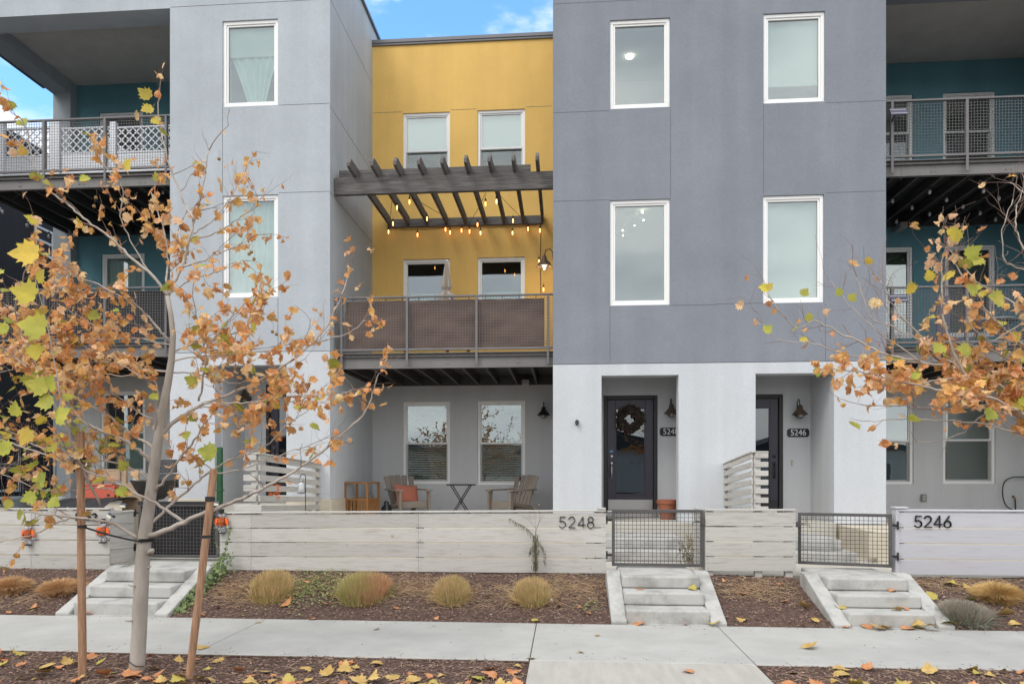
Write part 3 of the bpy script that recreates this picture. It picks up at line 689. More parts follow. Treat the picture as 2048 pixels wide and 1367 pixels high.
# ------------------------------------------------------------ entry alcoves with doors
def alcove(h, key, zb, zl, door_u, yd=YD, left_hinge=True, glass=True, handle_u=None):
    x0, x1, _, z1 = AL[key]; off = 0.0
    du0, du1 = door_u; dx0, dx1 = X_(du0, yd), X_(du1, yd)
    ex0, ex1 = (x0 - 0.35, x1 - 0.04) if key != 'A' else (x0 + 0.02, x1 + 0.45)
    if key == 'B': ex0, ex1 = x0 - 0.3, x1 + 0.25
    if key == 'C': ex0, ex1 = x0 - 0.35, x1 + 0.0
    dz1 = zl + 2.32
    m = MB(); m.wall(ex0, ex1, zb, z1 + 0.25, yd, yd + 0.15, [(dx0, dx1, zb, dz1)])
    m.box(ex0 - 0.1, ex0, YF + T, yd + 0.15, zb, z1 + 0.25); m.box(ex1, ex1 + 0.1, YF + T, yd + 0.15, zb, z1 + 0.25)
    m.build('alcove_wall', S_GREY, h)
    m = MB(); m.box(ex0, ex1, YF + T, yd, z1 + 0.1, z1 + 0.25); m.build('alcove_ceiling', S_WHITE, h)
    m = MB(); m.box(min(x0, ex0), max(x1, ex1), YF - 0.12, yd + 0.15, 0.3, zl); m.build('porch_landing', CPALE, h, bevel=0.01)
    m = MB(); f = 0.075
    m.box(dx0, dx0 + f, yd - 0.012, yd + 0.12, zl + .02, dz1); m.box(dx1 - f, dx1, yd - 0.012, yd + 0.12, zl + .02, dz1); m.box(dx0 + f, dx1 - f, yd - 0.012, yd + 0.12, dz1 - f, dz1)
    m.build('door_frame', DFRAME, h, bevel=0.006)
    m = MB(); m.box(dx0 + .01, dx1 - .01, yd - 0.06, yd + 0.12, zl, zl + 0.10); m.build('threshold', KICK, h, bevel=0.01)
    a0, a1, b0, b1 = dx0 + f + .004, dx1 - f - .004, zl + 0.13, dz1 - f - .004
    sx = 0.145; gz0, gz1 = b0 + 0.30, b1 - 0.16
    m = MB(); m.box(a0, a0 + sx, yd + .03, yd + .075, b0, b1); m.box(a1 - sx, a1, yd + .03, yd + .075, b0, b1)
    m.box(a0 + sx, a1 - sx, yd + .03, yd + .075, gz1, b1); m.box(a0 + sx, a1 - sx, yd + .03, yd + .075, b0, gz0)
    d = m.build('door', DOORP, h, bevel=0.004)
    m = MB(); w = 0.02
    m.box(a0 + sx, a1 - sx, yd + .026, yd + .05, gz0, gz0 + w); m.box(a0 + sx, a1 - sx, yd + .026, yd + .05, gz1 - w, gz1)
    m.box(a0 + sx, a0 + sx + w, yd + .026, yd + .05, gz0 + w, gz1 - w); m.box(a1 - sx - w, a1 - sx, yd + .026, yd + .05, gz0 + w, gz1 - w)
    m.build('glazing_bead', DOORP, d)
    m = MB(); m.box(a0 + sx, a1 - sx, yd + .05, yd + .056, gz0, gz1); m.build('glass_panel', GLASSD, d)
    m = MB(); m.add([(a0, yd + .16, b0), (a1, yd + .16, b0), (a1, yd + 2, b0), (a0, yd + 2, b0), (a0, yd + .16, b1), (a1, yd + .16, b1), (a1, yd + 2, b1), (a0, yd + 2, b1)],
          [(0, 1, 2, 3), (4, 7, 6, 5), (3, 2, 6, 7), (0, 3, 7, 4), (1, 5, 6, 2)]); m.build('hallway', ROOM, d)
    m = MB(); m.box(a0 + .01, a1 - .01, yd + .022, yd + .032, b0 + .01, b0 + 0.21); m.build('kick_plate', KICK if key == 'B' else BLACK, d, bevel=0.002)
    hx = a0 + 0.075 if left_hinge is False else a1 - 0.075
    hm = NICKEL if key == 'B' else BLACK
    m = MB()
    RX = Matrix.Rotation(R(90), 4, 'X')
    m.lathe([(0.03, 0), (0.032, 0.012), (0.018, 0.02)], (hx, yd + .03, b0 + 1.03), 16, M=RX)
    m.build('deadbolt', hm, d, smooth=True)
    m = MB(); m.lathe([(0.026, 0), (0.03, 0.01), (0.02, 0.02)], (hx, yd + .03, b0 + 0.90), 14, M=RX)
    m.tube([(hx, yd + .02, b0 + .88), (hx, yd - .03, b0 + .84), (hx, yd - .035, b0 + .72), (hx, yd - .02, b0 + .64), (hx, yd + .02, b0 + .63)], [0.012, 0.012, 0.014, 0.01, 0.012], 8)
    m.lathe([(0.02, 0), (0.022, 0.01), (0.012, 0.016)], (hx, yd + .03, b0 + 0.63), 14, M=RX)
    m.build('door_handle', hm, d, smooth=True)
    return d, (a0, a1, b0, b1, gz0, gz1)
dB, gB = alcove(hB, 'B', 0.3, 0.82, (1207, 1315), left_hinge=False)
dC, gC = alcove(hC, 'C', 0.3, 0.82, (1458, 1566), left_hinge=True)
dA, gA = alcove(hA, 'A', 0.6, 1.10, (532, 640), left_hinge=False)
m = MB(); m.box(gB[0] + .045, gB[0] + .105, YD + .0275, YD + .0295, gB[2] + 1.11, gB[2] + 1.15); m.build('sticker', mat('blue sticker', (.12, .3, .5)), dB)
m = MB(); m.lathe([(0.032, 0), (0.032, 0.003)], (gA[0] + .24 - .02, YD + .029, gA[2] + 1.10), 16, M=Matrix.Rotation(R(90), 4, 'X')); m.build('sticker', mat('red sticker', (.5, .03, .03)), dA)
# recessed ceiling can in the 5246 alcove
m = MB(); m.lathe([(0.07, 0), (0.075, -0.012), (0.05, -0.02)], (X_(1611, 13.0), 13.0, AL['C'][3] + 0.10), 20); m.build('ceiling_light', VINYL, hC, smooth=True)

# porch floors
m = MB(); m.box(XL1, AL['B'][0] - 0.31, 10.75, YB, 0.3, 0.75); m.build('porch_slab', FOUND, hB, bevel=0.01)
m = MB(); m.box(AL['B'][1] + 0.3, AL['C'][0] - .4, 10.75, YF + T, 0.32, 0.62); m.build('planter_kerb', FOUND, hB)
m = MB(); m.box(AL['C'][1] + 0.05, XE1, 10.75, YB, 0.3, 0.78); m.box(X_(1739, 10.7), X_(1757, 10.7), 10.742, 10.75, .4, .765); m.build('porch_slab', FOUND, hC, bevel=0.01)
m = MB(); m.box(XE0, XL0, 10.3, YB, 0.3, 1.03); m.build('porch_slab', FOUND, hA, bevel=0.01)
# upper steps up to each landing
def upper(h, x0, x1, zl, n=3, y0=10.62):
    zb = 0.33; t = MB()
    rs = (zl - 0.01 - zb) / n
    for k in range(n - 1):
        mm = MB(); mm.box(x0 - 0.0, x1 + (0.12 if k == 0 else 0.03), y0 + 0.34 * k, 12.18, zb + (rs * k if k else 0), zb + rs * (k + 1)); mm.build('porch_step', CSTEP, h, bevel=0.02, seg=3)
upper(hB, AL['B'][0] - 0.3, X_(1364, 10.9), 0.82)
upper(hC, AL['C'][0] - 0.3, X_(1683, 10.9), 0.82)
upper(hA, AL['A'][0] - 0.1, AL['A'][1] + .1, 1.10, 4, 10.3)

# ------------------------------------------------------------ balconies
def balcony(h, x0, x1, posts, dz, mesh_h=True, right_gap=None):
    yf = 12.56; zr, zbm, zbt, zl = 4.865 + dz, 3.56 + dz, 3.84 + dz, 3.90 + dz
    m = MB(); m.box(x0, x1, yf, yf + 0.012, zbm, zbt); m.box(x0, x1, yf - .055, yf + .0, zbt - 0.014, zbt - .001); m.box(x0, x1, yf - .055, yf, zbm, zbm + 0.014)
    for px in posts[:]:
        for q in (-0.55, 0.75):
            if x0 < px + q < x1:
                for zz in (0.09, 0.17): m.box(px + q - .012, px + q + .012, yf - .008, yf, zbm + zz - .012, zbm + zz + .012)
    b = m.build('balcony', CHAN, h, bevel=0.003)
    m = MB(); x = x0 + 0.22
    while x < x1:
        m.box(x, x + 0.045, yf + .014, YB, zbm + .01, zbm + 0.20); x += 0.42
    m.box(x0 + 0.002, x0 + .05, yf + .014, YB, zbm + .01, zbm + .2); m.box(x0, x1, YB - .06, YB - .004, zbm + .004, zbm + .2)
    m.build('joists', STEELD, b)
    m = MB(); y = yf - .04
    while y < YB - .05: m.box(x0, x1, y, min(y + 0.135, YB - .002), zbm + 0.202, zbm + 0.235); y += 0.142
    m.build('deck_boards', STEELD, b)
    m = MB(); m.box(x0, x1, yf - .075, yf - .025, zr - 0.03, zr); m.box(x0, x1, yf - .07, yf - .03, zl - .02, zl + .02)
    for px in posts:
        m.box(px - .022, px + .022, yf - .078, yf - .057, zbm + .05, zr - .031)
        m.box(px - .022, px + .022, yf - .057, yf - .012, zl + .021, zr - .031)
    m.build('railing', STEEL, b, bevel=0.003)
    m = MB(); s = 0.0508; y = yf - .05
    z = zl + 0.02 + s
    while z < zr - .03: m.box(x0, x1, y - .0025, y + .0025, z - .0025, z + .0025); z += s
    x = x0 + s / 2
    while x < x1: m.box(x - .0025, x + .0025, y + .0026, y + .0075, zl + .02, zr - .03); x += s
    m.build('wire_mesh', STEEL, b)
    return b, yf, zr, zl
YP = 12.5
bB, yfb, zrB, zlB = balcony(hB, XL1 + 0.01, XR0, [X_(683, YP), X_(814, YP), X_(953, YP), X_(1096, YP)], 0.0)
bC1 = balcony(hC, XR1, XE1, [X_(1784, YP), X_(1934, YP), X_(2085, YP)], 3.20)
bC0 = balcony(hC, XR1, XE1, [X_(1784, YP), X_(1934, YP), X_(2085, YP)], 0.0)
bA1 = balcony(hA, XE0 + .3, XL0, [X_(-38, YP), X_(88, YP), X_(210, YP), X_(332, YP)], 3.46)
bA0 = balcony(hA, XE0 + .3, XL0, [X_(-38, YP), X_(88, YP), X_(210, YP), X_(332, YP)], 0.27)

# ------------------------------------------------------------ neighbouring charcoal house
hN = thing('neighbour_house', 'charcoal house with white framed window seen past the left end of the row', 'house', (-14, 18, 0))
XN = -14.0
def ynx(u): return XN / rat(u)
y0, y1 = ynx(68), ynx(100)
zt = Z_(448, XN, y0); zb = Z_(507, XN, y0 + (y1 - y0) * .5)
m = MB(); m.box(XN - 7, XN, 9, 30, -0.3, 10.1)
m.build('wall', S_CHAR, hN)
m = MB(); m.prism([(XN - 7.3, 10.11), (XN + 0.25, 10.11), (XN + .25, 10.2), (XN - 3.5, 12.3), (XN - 7.3, 10.2)], 1, 8.6, 30.4); m.build('roof', mat('dark shingle', (.06, .06, .065), .9, var=.3, vs_=8), hN)
def side_window(y0, y1, z0, z1):
    f = .06; m = MB(); xx = XN + .002
    m.box(xx, xx + .04, y0, y1, z0, z0 + f); m.box(xx, xx + .04, y0, y1, z1 - f, z1); m.box(xx, xx + .04, y0, y0 + f, z0 + f, z1 - f); m.box(xx, xx + .04, y1 - f, y1, z0 + f, z1 - f)
    m.box(xx, xx + .038, y0 + f, y1 - f, (z0 + z1) / 2 - .03, (z0 + z1) / 2 + .03)
    w = m.build('window', VINYL, hN)
    m = MB(); m.box(xx, xx + .012, y0 + f, y1 - f, z0 + f, z1 - f); m.build('pane', mat('dark glazing', (.02, .022, .035), 0.05), w)
side_window(y0, y1 + .1, zb - .05, zt)
side_window(16.0, 17.0, 1.2, 2.6)
# climbing dry vine on it
mb = MB()
for k in range(260):
    y = rnd.uniform(15.2, 17.6); z = 1.6 + abs(rnd.gauss(0, .7)); p = Vector((XN + .03, y, z)); pts = [p]
    for j in range(5): p = p + Vector((rnd.uniform(-.03, .05), rnd.uniform(-.12, .12), rnd.uniform(-.1, .12))); pts.append(p)
    mb.tube(pts, 0.006, 3, cap=False)
tag(mb.build('dry_vine', TWIGR), 'bare brown vine climbing on the charcoal neighbour wall', 'vine')
# ============================================================ LEAVES AND TREES
HALF = [(0, 0), (0.10, -0.07), (0.30, -0.05), (0.30, 0.06), (0.52, 0.13), (0.46, 0.26), (0.62, 0.45), (0.42, 0.43), (0.37, 0.51), (0.42, 0.69), (0.26, 0.62), (0.17, 0.80), (0.0, 1.0)]
OUT = HALF + [(-x, y) for x, y in HALF[-2:0:-1]]
def leaf(mb, p, d, up, size, curl, roll, mi=0, stem=0.0, jag=0.12, fold=0.0):
    # d: direction of the midrib, up: blade normal hint
    d = Vector(d).normalized(); up = Vector(up); x = d.cross(up)
    if x.length < 1e-3: x = d.orthogonal()
    x.normalize(); nrm = x.cross(d).normalized(); p = Vector(p)
    o = []
    c = (0, 0.36)
    def warp(a, b):
        z = fold * abs(a)
        if abs(roll) > 1e-3: a2 = math.sin(roll * a) / roll; z += (1 - math.cos(roll * a)) / roll
        else: a2 = a
        if abs(curl) > 1e-3: b2 = math.sin(curl * b) / curl; z2 = (1 - math.cos(curl * b)) / curl
        else: b2, z2 = b, 0
        return p + (x * a2 + d * b2 + nrm * (z + z2)) * size
    ring = [(a * rnd.uniform(1 - jag, 1 + jag), b * rnd.uniform(1 - jag, 1 + jag)) for a, b in OUT]
    n = len(ring)
    vs = [warp(*c)] + [warp(c[0] + (a - c[0]) * .5, c[1] + (b - c[1]) * .5 ) for a, b in ring] + [warp(a, b) for a, b in ring]
    if jag > .1: vs = [v + Vector((rnd.uniform(-1, 1), rnd.uniform(-1, 1), rnd.uniform(-1, 1))) * size * 0.035 for v in vs]
    fs = [(0, 1 + i, 1 + (i + 1) % n) for i in range(n)] + [(1 + i, 1 + n + i, 1 + n + (i + 1) % n, 1 + (i + 1) % n) for i in range(n)]
    mb.add(vs, fs, mi)
    if stem:
        mb.tube([p - d * stem * .5 + Vector((0, 0, stem * .4)), p - d * stem * .15, p + d * size * .02], [0.0012, 0.001, 0.001], 3, cap=False, mi=mi)

def interp(pts, k=4):
    out = []
    for i in range(len(pts) - 1):
        p0 = pts[max(i - 1, 0)]; p1, p2 = pts[i], pts[i + 1]; p3 = pts[min(i + 2, len(pts) - 1)]
        for j in range(k):
            t = j / k
            out.append(0.5 * ((2 * p1) + (p2 - p0) * t + (2 * p0 - 5 * p1 + 4 * p2 - p3) * t * t + (3 * p1 - p0 - 3 * p2 + p3) * t ** 3))
    out.append(pts[-1]); return out

class Tree:
    def __init__(s, YT): s.Y = YT; s.trunk = MB(); s.br = MB(); s.tw = MB(); s.lv = MB(); s.balls = []; s.nl = 0
    def put(s, p, big=0.0, green=0.0, sc=1.0):
        k = rnd.random()
        if k < green * .7:
            mi = 2 if rnd.random() < .75 else 3
            sz = rnd.uniform(.06, .11) * sc
            d = Vector((rnd.uniform(-1, 1), rnd.uniform(-.8, .5), rnd.uniform(-.7, .55)))
            up = Vector((rnd.uniform(-.5, .5), rnd.uniform(-1, .2), rnd.uniform(.2, 1)))
            leaf(s.lv, p, d, up, sz, rnd.uniform(-.5, .8), rnd.uniform(-.9, .9), mi, .03, .06, rnd.uniform(-.1, .25))
        else:
            mi = 0 if rnd.random() < .62 else 1
            sz = rnd.uniform(.038, .088) * sc
            d = Vector((rnd.uniform(-.8, .8), rnd.uniform(-.8, .6), rnd.uniform(-1.2, .1)))
            up = Vector((rnd.uniform(-1, 1), rnd.uniform(-1.2, .3), rnd.uniform(-.4, .7)))
            leaf(s.lv, p, d, up, sz, rnd.uniform(-1.5, 1.9), rnd.choice((-1, 1)) * rnd.uniform(.4, 3.0), mi, .03, .18, rnd.uniform(-.5, .5))
        s.nl += 1
    def twig(s, p, d, L, r, depth, lp, green, sc=1.0):
        n = max(2, int(L / 0.055)); pts = [p]; q = p
        for i in range(n):
            d = (d + Vector((rnd.uniform(-.38, .38), rnd.uniform(-.38, .38), rnd.uniform(-.2, .34)))).normalized()
            q = q + d * (L / n); pts.append(q)
            if depth > 0 and rnd.random() < 0.5:
                dd = (d + Vector((rnd.uniform(-1, 1), rnd.uniform(-1, 1), rnd.uniform(-.5, .8)))).normalized()
                s.twig(q, dd, L * rnd.uniform(.3, .65), r * .6, depth - 1, lp, green, sc)
            if rnd.random() < lp * 1.6: s.put(q + Vector((rnd.uniform(-.02, .02), rnd.uniform(-.02, .02), -.02)), green=green, sc=sc)
        k = len(pts)
        s.br.tube(pts, [max(.0009, r * (1 - .72 * i / k)) for i in range(k)], 4, cap=False, mi=1)
        if rnd.random() < lp * 1.4: s.put(q, green=green, sc=sc)
    def branch(s, px, r0, r1, dy=0.0, Y0=None, tw=6.0, lp=.45, green=0.05, L=(.12, .42), t0=.12, sc=1.0, wig=.012):
        Y0 = s.Y if Y0 is None else Y0; n = len(px)
        pts = [P(u, v, Y0 + dy * (i / (n - 1)) ** .8) for i, (u, v) in enumerate(px)]
        pts = interp(pts, 5)
        pts = [p + Vector((rnd.uniform(-wig, wig), rnd.uniform(-wig, wig), rnd.uniform(-wig, wig))) * (0 if i == 0 else .6) for i, p in enumerate(pts)]
        m = len(pts); rs = [r0 + (r1 - r0) * (i / (m - 1)) ** .8 for i in range(m)]
        rs = [r * rnd.uniform(.93, 1.1) for r in rs]
        s.br.tube(pts, rs, 8)
        acc = 0
        for i in range(1, m):
            seg = (pts[i] - pts[i - 1]).length
            if i / m < t0: continue
            acc += seg * tw * 1.55
            while acc > 1:
                acc -= 1
                dirn = (pts[i] - pts[i - 1]).normalized()
                dd = (dirn * .8 + Vector((rnd.uniform(-1, 1), rnd.uniform(-1, 1), rnd.uniform(-.6, 1)))).normalized()
                s.twig(pts[i], dd, rnd.uniform(*L), max(.0022, min(.0042, rs[i] * .5)), 1, lp, green, sc)
        e = (pts[-1] - pts[-2]).normalized()
        s.twig(pts[-1], e, rnd.uniform(.1, .3), r1, 1, lp, green, sc)
        return pts
    def ball(s, p, L=.06):
        s.br.tube([p, p + Vector((.01, 0, -L * .5)), p + Vector((.0, 0, -L))], .0011, 3, cap=False, mi=1)
        s.balls.append(p + Vector((0, 0, -L - .013)))
    def finish(s, label, base, leaf_mats):
        t = thing('sycamore_tree', label, 'tree', base, group='young sycamore trees')
        s.trunk.build('trunk', BARK, t, smooth=True)
        s.br.build('branches', [TWIG, TWIGR], t, smooth=True)
        s.lv.build('crown', leaf_mats, t)
        for b in s.balls:
            m = MB(); n = 10
            m.lathe([(.014 * math.sin(math.pi * i / 8) + .0002, -.014 * math.cos(math.pi * i / 8)) for i in range(9)], b, n); m.build('seed_ball', mat('seed ball', (.32, .20, .08), .9, bump=.004, bs=300), t, smooth=True)
        return t
LM = [LEAFO, LEAFT, LEAFG, LEAFY]
# ------------------------------------------------------------ left tree
T1 = Tree(5.62)
TP = [(273, 1352, .066), (275, 1320, .060), (279, 1250, .0585), (283, 1150, .058), (287, 1100, .056), (291, 1060, .051), (297, 1020, .048), (303, 975, .044), (309, 930, .042), (316, 880, .038), (325, 820, .034), (336, 765, .030), (343, 720, .027), (346, 670, .023), (342, 630, .020), (335, 592, .018)]
T1.trunk.tube([P(u, v, 5.62) for u, v, r in TP], [r for u, v, r in TP], 18)
for (u, v, r, dx, dz) in [(300, 1105, .022, .05, .02), (276, 1170, .008, -.06, .0), (268, 1240, .007, -.055, 0), (296, 1135, .007, .05, .01)]:
    c = P(u, v, 5.58); T1.trunk.tube([c, c + Vector((dx * .6, -.03, dz)), c + Vector((dx, -.04, dz + .01))], [r * 1.3, r, r * .7], 8)
B = T1.branch
B([(335, 592), (339, 583), (361, 538), (372, 503), (386, 450), (390, 432), (404, 386), (411, 333), (419, 300)], .016, .005, .15, tw=4.5, lp=.22, t0=.15)
B([(388, 440), (368, 404), (346, 351), (330, 298), (316, 228), (319, 182)], .009, .004, .1, tw=4, lp=.14, green=.25, L=(.1, .28))
B([(335, 592), (305, 552), (253, 506), (225, 479), (175, 442), (137, 411), (95, 376), (67, 326), (53, 260), (40, 235)], .014, .0035, -.35, tw=4.5, lp=.25, green=.12, t0=.1)
B([(333, 590), (334, 560), (336, 513), (332, 478), (318, 430), (300, 380)], .010, .004, .3, tw=6, lp=.45)
B([(300, 548), (262, 480), (240, 430), (245, 380), (200, 320)], .006, .003, -.2, tw=5, lp=.3, green=.1)
B([(386, 467), (420, 444), (449, 414), (470, 379), (488, 351)], .007, .003, .25, tw=4, lp=.2)
B([(398, 475), (440, 462), (467, 442), (502, 421), (516, 408)], .006, .003, -.2, tw=4, lp=.25)
B([(363, 532), (410, 520), (440, 505), (480, 490), (506, 470)], .006, .003, .2, tw=5, lp=.32)
B([(337, 588), (380, 560), (420, 548), (455, 536), (490, 520)], .006, .003, -.2, tw=5, lp=.35)
B([(321, 871), (350, 842), (386, 818), (404, 808), (449, 792), (509, 766), (569, 731), (618, 692), (649, 660), (677, 604), (697, 545)], .019, .004, .35, tw=4.8, lp=.17, t0=.3)
B([(618, 692), (660, 677), (700, 664), (730, 640)], .006, .003, -.1, tw=4, lp=.3)
B([(397, 801), (409, 748), (411, 713), (400, 661), (390, 615), (385, 590)], .010, .0035, -.25, tw=7, lp=.42)
B([(411, 703), (435, 668), (453, 646), (472, 625), (491, 604), (526, 573)], .008, .003, .2, tw=6.5, lp=.42)
B([(404, 805), (460, 806), (520, 802), (590, 792), (667, 789), (706, 780)], .007, .003, -.3, tw=7, lp=.42)
B([(400, 815), (455, 810), (480, 830), (540, 812), (600, 800)], .006, .003, .25, tw=7, lp=.5)
B([(345, 705), (386, 688), (439, 677), (491, 654), (526, 622)], .008, .003, .3, tw=7, lp=.5)
B([(343, 722), (400, 712), (450, 710), (500, 700), (560, 690)], .007, .003, -.2, tw=7, lp=.5)
B([(340, 745), (390, 745), (430, 760), (480, 765), (520, 745)], .006, .003, .3, tw=7, lp=.5)
B([(296, 1072), (338, 1058), (374, 1040), (420, 1022), (463, 1005), (517, 980), (570, 951), (623, 919), (675, 878), (724, 829), (745, 787), (757, 748)], .024, .0035, -.25, tw=3.6, lp=.015, green=.3, t0=.35)
B([(290, 1058), (320, 1030), (345, 1005), (380, 975), (410, 950), (450, 925), (500, 905), (545, 880), (571, 850), (600, 832)], .015, .003, .1, tw=4.5, lp=.26, green=.15)
B([(410, 948), (470, 940), (520, 925), (590, 900), (640, 880), (668, 872)], .006, .003, -.2, tw=4, lp=.25, green=.2)
B([(304, 985), (330, 960), (360, 915), (390, 880), (405, 850), (420, 835)], .013, .004, -.2, tw=6, lp=.4)
B([(370, 1042), (321, 1012), (267, 983), (214, 955), (178, 944), (125, 919), (71, 901), (-10, 876)], .014, .005, -.35, tw=4.5, lp=.22, green=.35)
B([(276, 1076), (228, 1047), (200, 1040), (165, 1035), (110, 1030), (40, 1020), (-15, 1012)], .016, .004, -.35, tw=5, lp=.2, green=.4)
B([(200, 1040), (140, 1036), (90, 1058), (50, 1072), (-10, 1085)], .007, .003, -.2, tw=4, lp=.2, green=.4)
B([(306, 925), (284, 905), (246, 878), (205, 862), (168, 843), (133, 801), (100, 772), (70, 748), (0, 692), (-20, 675)], .018, .006, -.35, tw=6.5, lp=.36)
B([(309, 895), (284, 880), (260, 864), (211, 829), (147, 794), (105, 773), (53, 741), (-5, 706)], .014, .005, .3, tw=6.5, lp=.42)
B([(340, 684), (328, 670), (316, 657), (281, 618), (246, 594), (197, 569), (140, 545), (98, 513)], .012, .003, -.3, tw=6.5, lp=.45, L=(.12, .36))
B([(338, 742), (290, 738), (246, 724), (175, 696), (120, 660), (60, 640), (10, 610)], .010, .003, .3, tw=7, lp=.48)
B([(312, 872), (311, 822), (312, 766), (281, 752), (246, 731), (200, 722)], .010, .003, -.3, tw=7, lp=.46)
B([(281, 752), (230, 750), (180, 742), (120, 745), (60, 735), (0, 745)], .007, .003, .1, tw=7.5, lp=.5)
B([(300, 960), (250, 930), (180, 918), (110, 905), (40, 880), (-10, 868)], .010, .003, .35, tw=5.5, lp=.32, green=.3)
B([(205, 862), (150, 870), (90, 880), (30, 868), (-10, 850)], .007, .003, -.3, tw=6, lp=.3, green=.45)
B([(250, 985), (190, 975), (120, 985), (60, 970), (0, 945)], .007, .003, -.1, tw=5.5, lp=.28, green=.45)
B([(345, 690), (290, 680), (230, 668), (170, 640), (120, 610)], .008, .003, .2, tw=6.5, lp=.45)
B([(320, 845), (270, 820), (230, 790), (180, 770), (130, 720)], .008, .003, .1, tw=7, lp=.5)
# nearer limb on the far left with big yellow green leaves
B([(200, 1010), (150, 900), (105, 800), (60, 700), (30, 620), (45, 560), (66, 500)], .010, .003, -1.2, tw=3.5, lp=.18, green=.6, L=(.08, .25), sc=1.1)
B([(150, 900), (130, 840), (115, 760), (92, 640), (70, 560)], .006, .003, -.3, Y0=5.1, tw=3, lp=.3, green=.6, sc=1.15)
for (u, v, Y, dx, dz, s_, mi) in [(75, 505, 4.3, -1, -.15, .22, 3), (70, 590, 4.3, -1, .25, .20, 3), (75, 560, 4.3, .6, .5, .12, 3), (90, 655, 4.35, -1, .1, .22, 2), (15, 660, 4.3, -1, .3, .10, 2), (70, 690, 4.4, .2, -.9, .14, 3), (98, 778, 4.5, .5, .8, .15, 2), (95, 775, 4.5, -.9, .2, .17, 2), (112, 838, 4.5, .8, .5, .17, 2), (105, 800, 4.5, -.8, -.3, .15, 2), (60, 860, 4.6, -.5, -.9, .16, 3), (300, 195, 5.7, -.6, .4, .14, 3), (304, 215, 5.7, -.4, -.3, .13, 3), (308, 235, 5.7, .6, -.8, .11, 3), (462, 705, 5.5, -.1, .5, .15, 3), (395, 765, 5.5, -.5, .2, .14, 2), (430, 905, 5.4, -.7, .1, .18, 2), (40, 240, 5.4, .5, -.5, .12, 2), (48, 310, 5.4, -.2, .8, .1, 3), (250, 335, 5.4, .6, .4, .12, 3), (160, 455, 5.4, 0, .3, .1, 3), (20, 900, 5.0, -.6, .3, .15, 2), (30, 830, 5.0, .2, .9, .14, 2), (80, 965, 5.0, .5, .4, .16, 2), (70, 990, 5.0, -.4, -.2, .13, 2), (100, 1000, 5, .7, -.3, .12, 2), (20, 1000, 5, -.3, -.9, .1, 2), (35, 1030, 5, .6, .2, .1, 2)]:
    leaf(T1.lv, P(u, v, Y), (dx, -.15, dz), (rnd.uniform(-.3, .3), -1, .25), s_ * .82, rnd.uniform(-.2, .5), rnd.uniform(-.5, .5), mi, .05, .05, .08)
for u, v in [(498, 490), (503, 486), (100, 535), (192, 378), (188, 395), (508, 500), (70, 610), (78, 604), (438, 300), (545, 645), (553, 650)]: T1.ball(P(u, v, 5.55), .06)
t1 = T1.finish('young sycamore with orange leaves tied between two wooden stakes', P(274, 1345, 5.62), LM)

# ------------------------------------------------------------ right tree (its trunk stands outside the frame)
T2 = Tree(5.5)
TQ = [(2235, 1360, .062), (2235, 1200, .058), (2232, 1050, .052), (2225, 960, .048), (2222, 900, .045), (2215, 800, .038), (2205, 650, .028), (2195, 520, .02), (2180, 400, .013), (2170, 300, .008)]
T2.trunk.tube([P(u, v, 5.5) for u, v, r in TQ], [r for u, v, r in TQ], 16)
B = T2.branch
B([(2222, 905), (2150, 880), (2090, 860), (2048, 840), (1997, 808), (1959, 780), (1927, 759), (1895, 731)], .026, .012, .1, tw=7, lp=.42, t0=.1, green=.03, L=(.1, .26))
B([(1895, 731), (1840, 722), (1769, 706), (1717, 682), (1681, 668), (1629, 640), (1594, 657), (1559, 622), (1532, 578)], .011, .0025, .05, tw=7, lp=.07, t0=.02, green=.3, L=(.08, .28))
B([(1895, 731), (1804, 720), (1699, 710), (1622, 685), (1566, 682), (1532, 661), (1526, 640)], .007, .002, .1, tw=5, lp=.05, green=.5, L=(.08, .2))
B([(1959, 780), (1924, 741), (1903, 692), (1889, 643), (1884, 580), (1885, 520), (1890, 500)], .012, .003, -.2, tw=5, lp=.05, green=.2)
B([(1924, 741), (1870, 700), (1840, 680), (1790, 655), (1740, 630), (1715, 555)], .007, .003, .2, tw=7, lp=.04, green=.2)
B([(1870, 700), (1810, 640), (1780, 600), (1760, 560)], .006, .0025, -.1, tw=7, lp=.02, green=.3)
B([(1840, 722), (1780, 680), (1730, 640), (1690, 600), (1660, 560)], .006, .002, .1, tw=6, lp=.02, green=.5, L=(.08, .22))
B([(2215, 790), (2120, 730), (2048, 690), (1990, 640), (1960, 600), (1920, 545), (1900, 500)], .014, .003, -.1, tw=6, lp=.13, green=.12)
B([(2205, 760), (2120, 640), (2048, 615), (2000, 590), (1950, 560), (1920, 520)], .010, .003, .3, tw=5.5, lp=.09, green=.25)
B([(2200, 640), (2100, 560), (2040, 480), (2030, 430), (2045, 380)], .010, .003, .1, tw=6, lp=.012, green=.1)
B([(2100, 560), (2050, 540), (2010, 520), (2005, 460), (2025, 400)], .007, .003, -.3, tw=6, lp=.01)
B([(2180, 500), (2120, 430), (2060, 390), (2020, 365)], .008, .0025, .1, tw=5, lp=.01)
B([(2222, 900), (2120, 850), (2048, 826), (1980, 795), (1920, 790), (1860, 775), (1804, 765), (1734, 745), (1660, 738)], .016, .003, -.3, tw=9, lp=.62, green=.03, L=(.08, .22))
B([(2215, 870), (2120, 800), (2040, 770), (1980, 740), (1930, 715), (1880, 705), (1830, 740)], .012, .003, .3, tw=9, lp=.5, green=.03, L=(.1, .26))
B([(2222, 905), (2100, 850), (1997, 812), (1910, 818), (1850, 816), (1804, 811), (1716, 808)], .012, .0025, .1, tw=5, lp=.2, green=.03, L=(.08, .18))
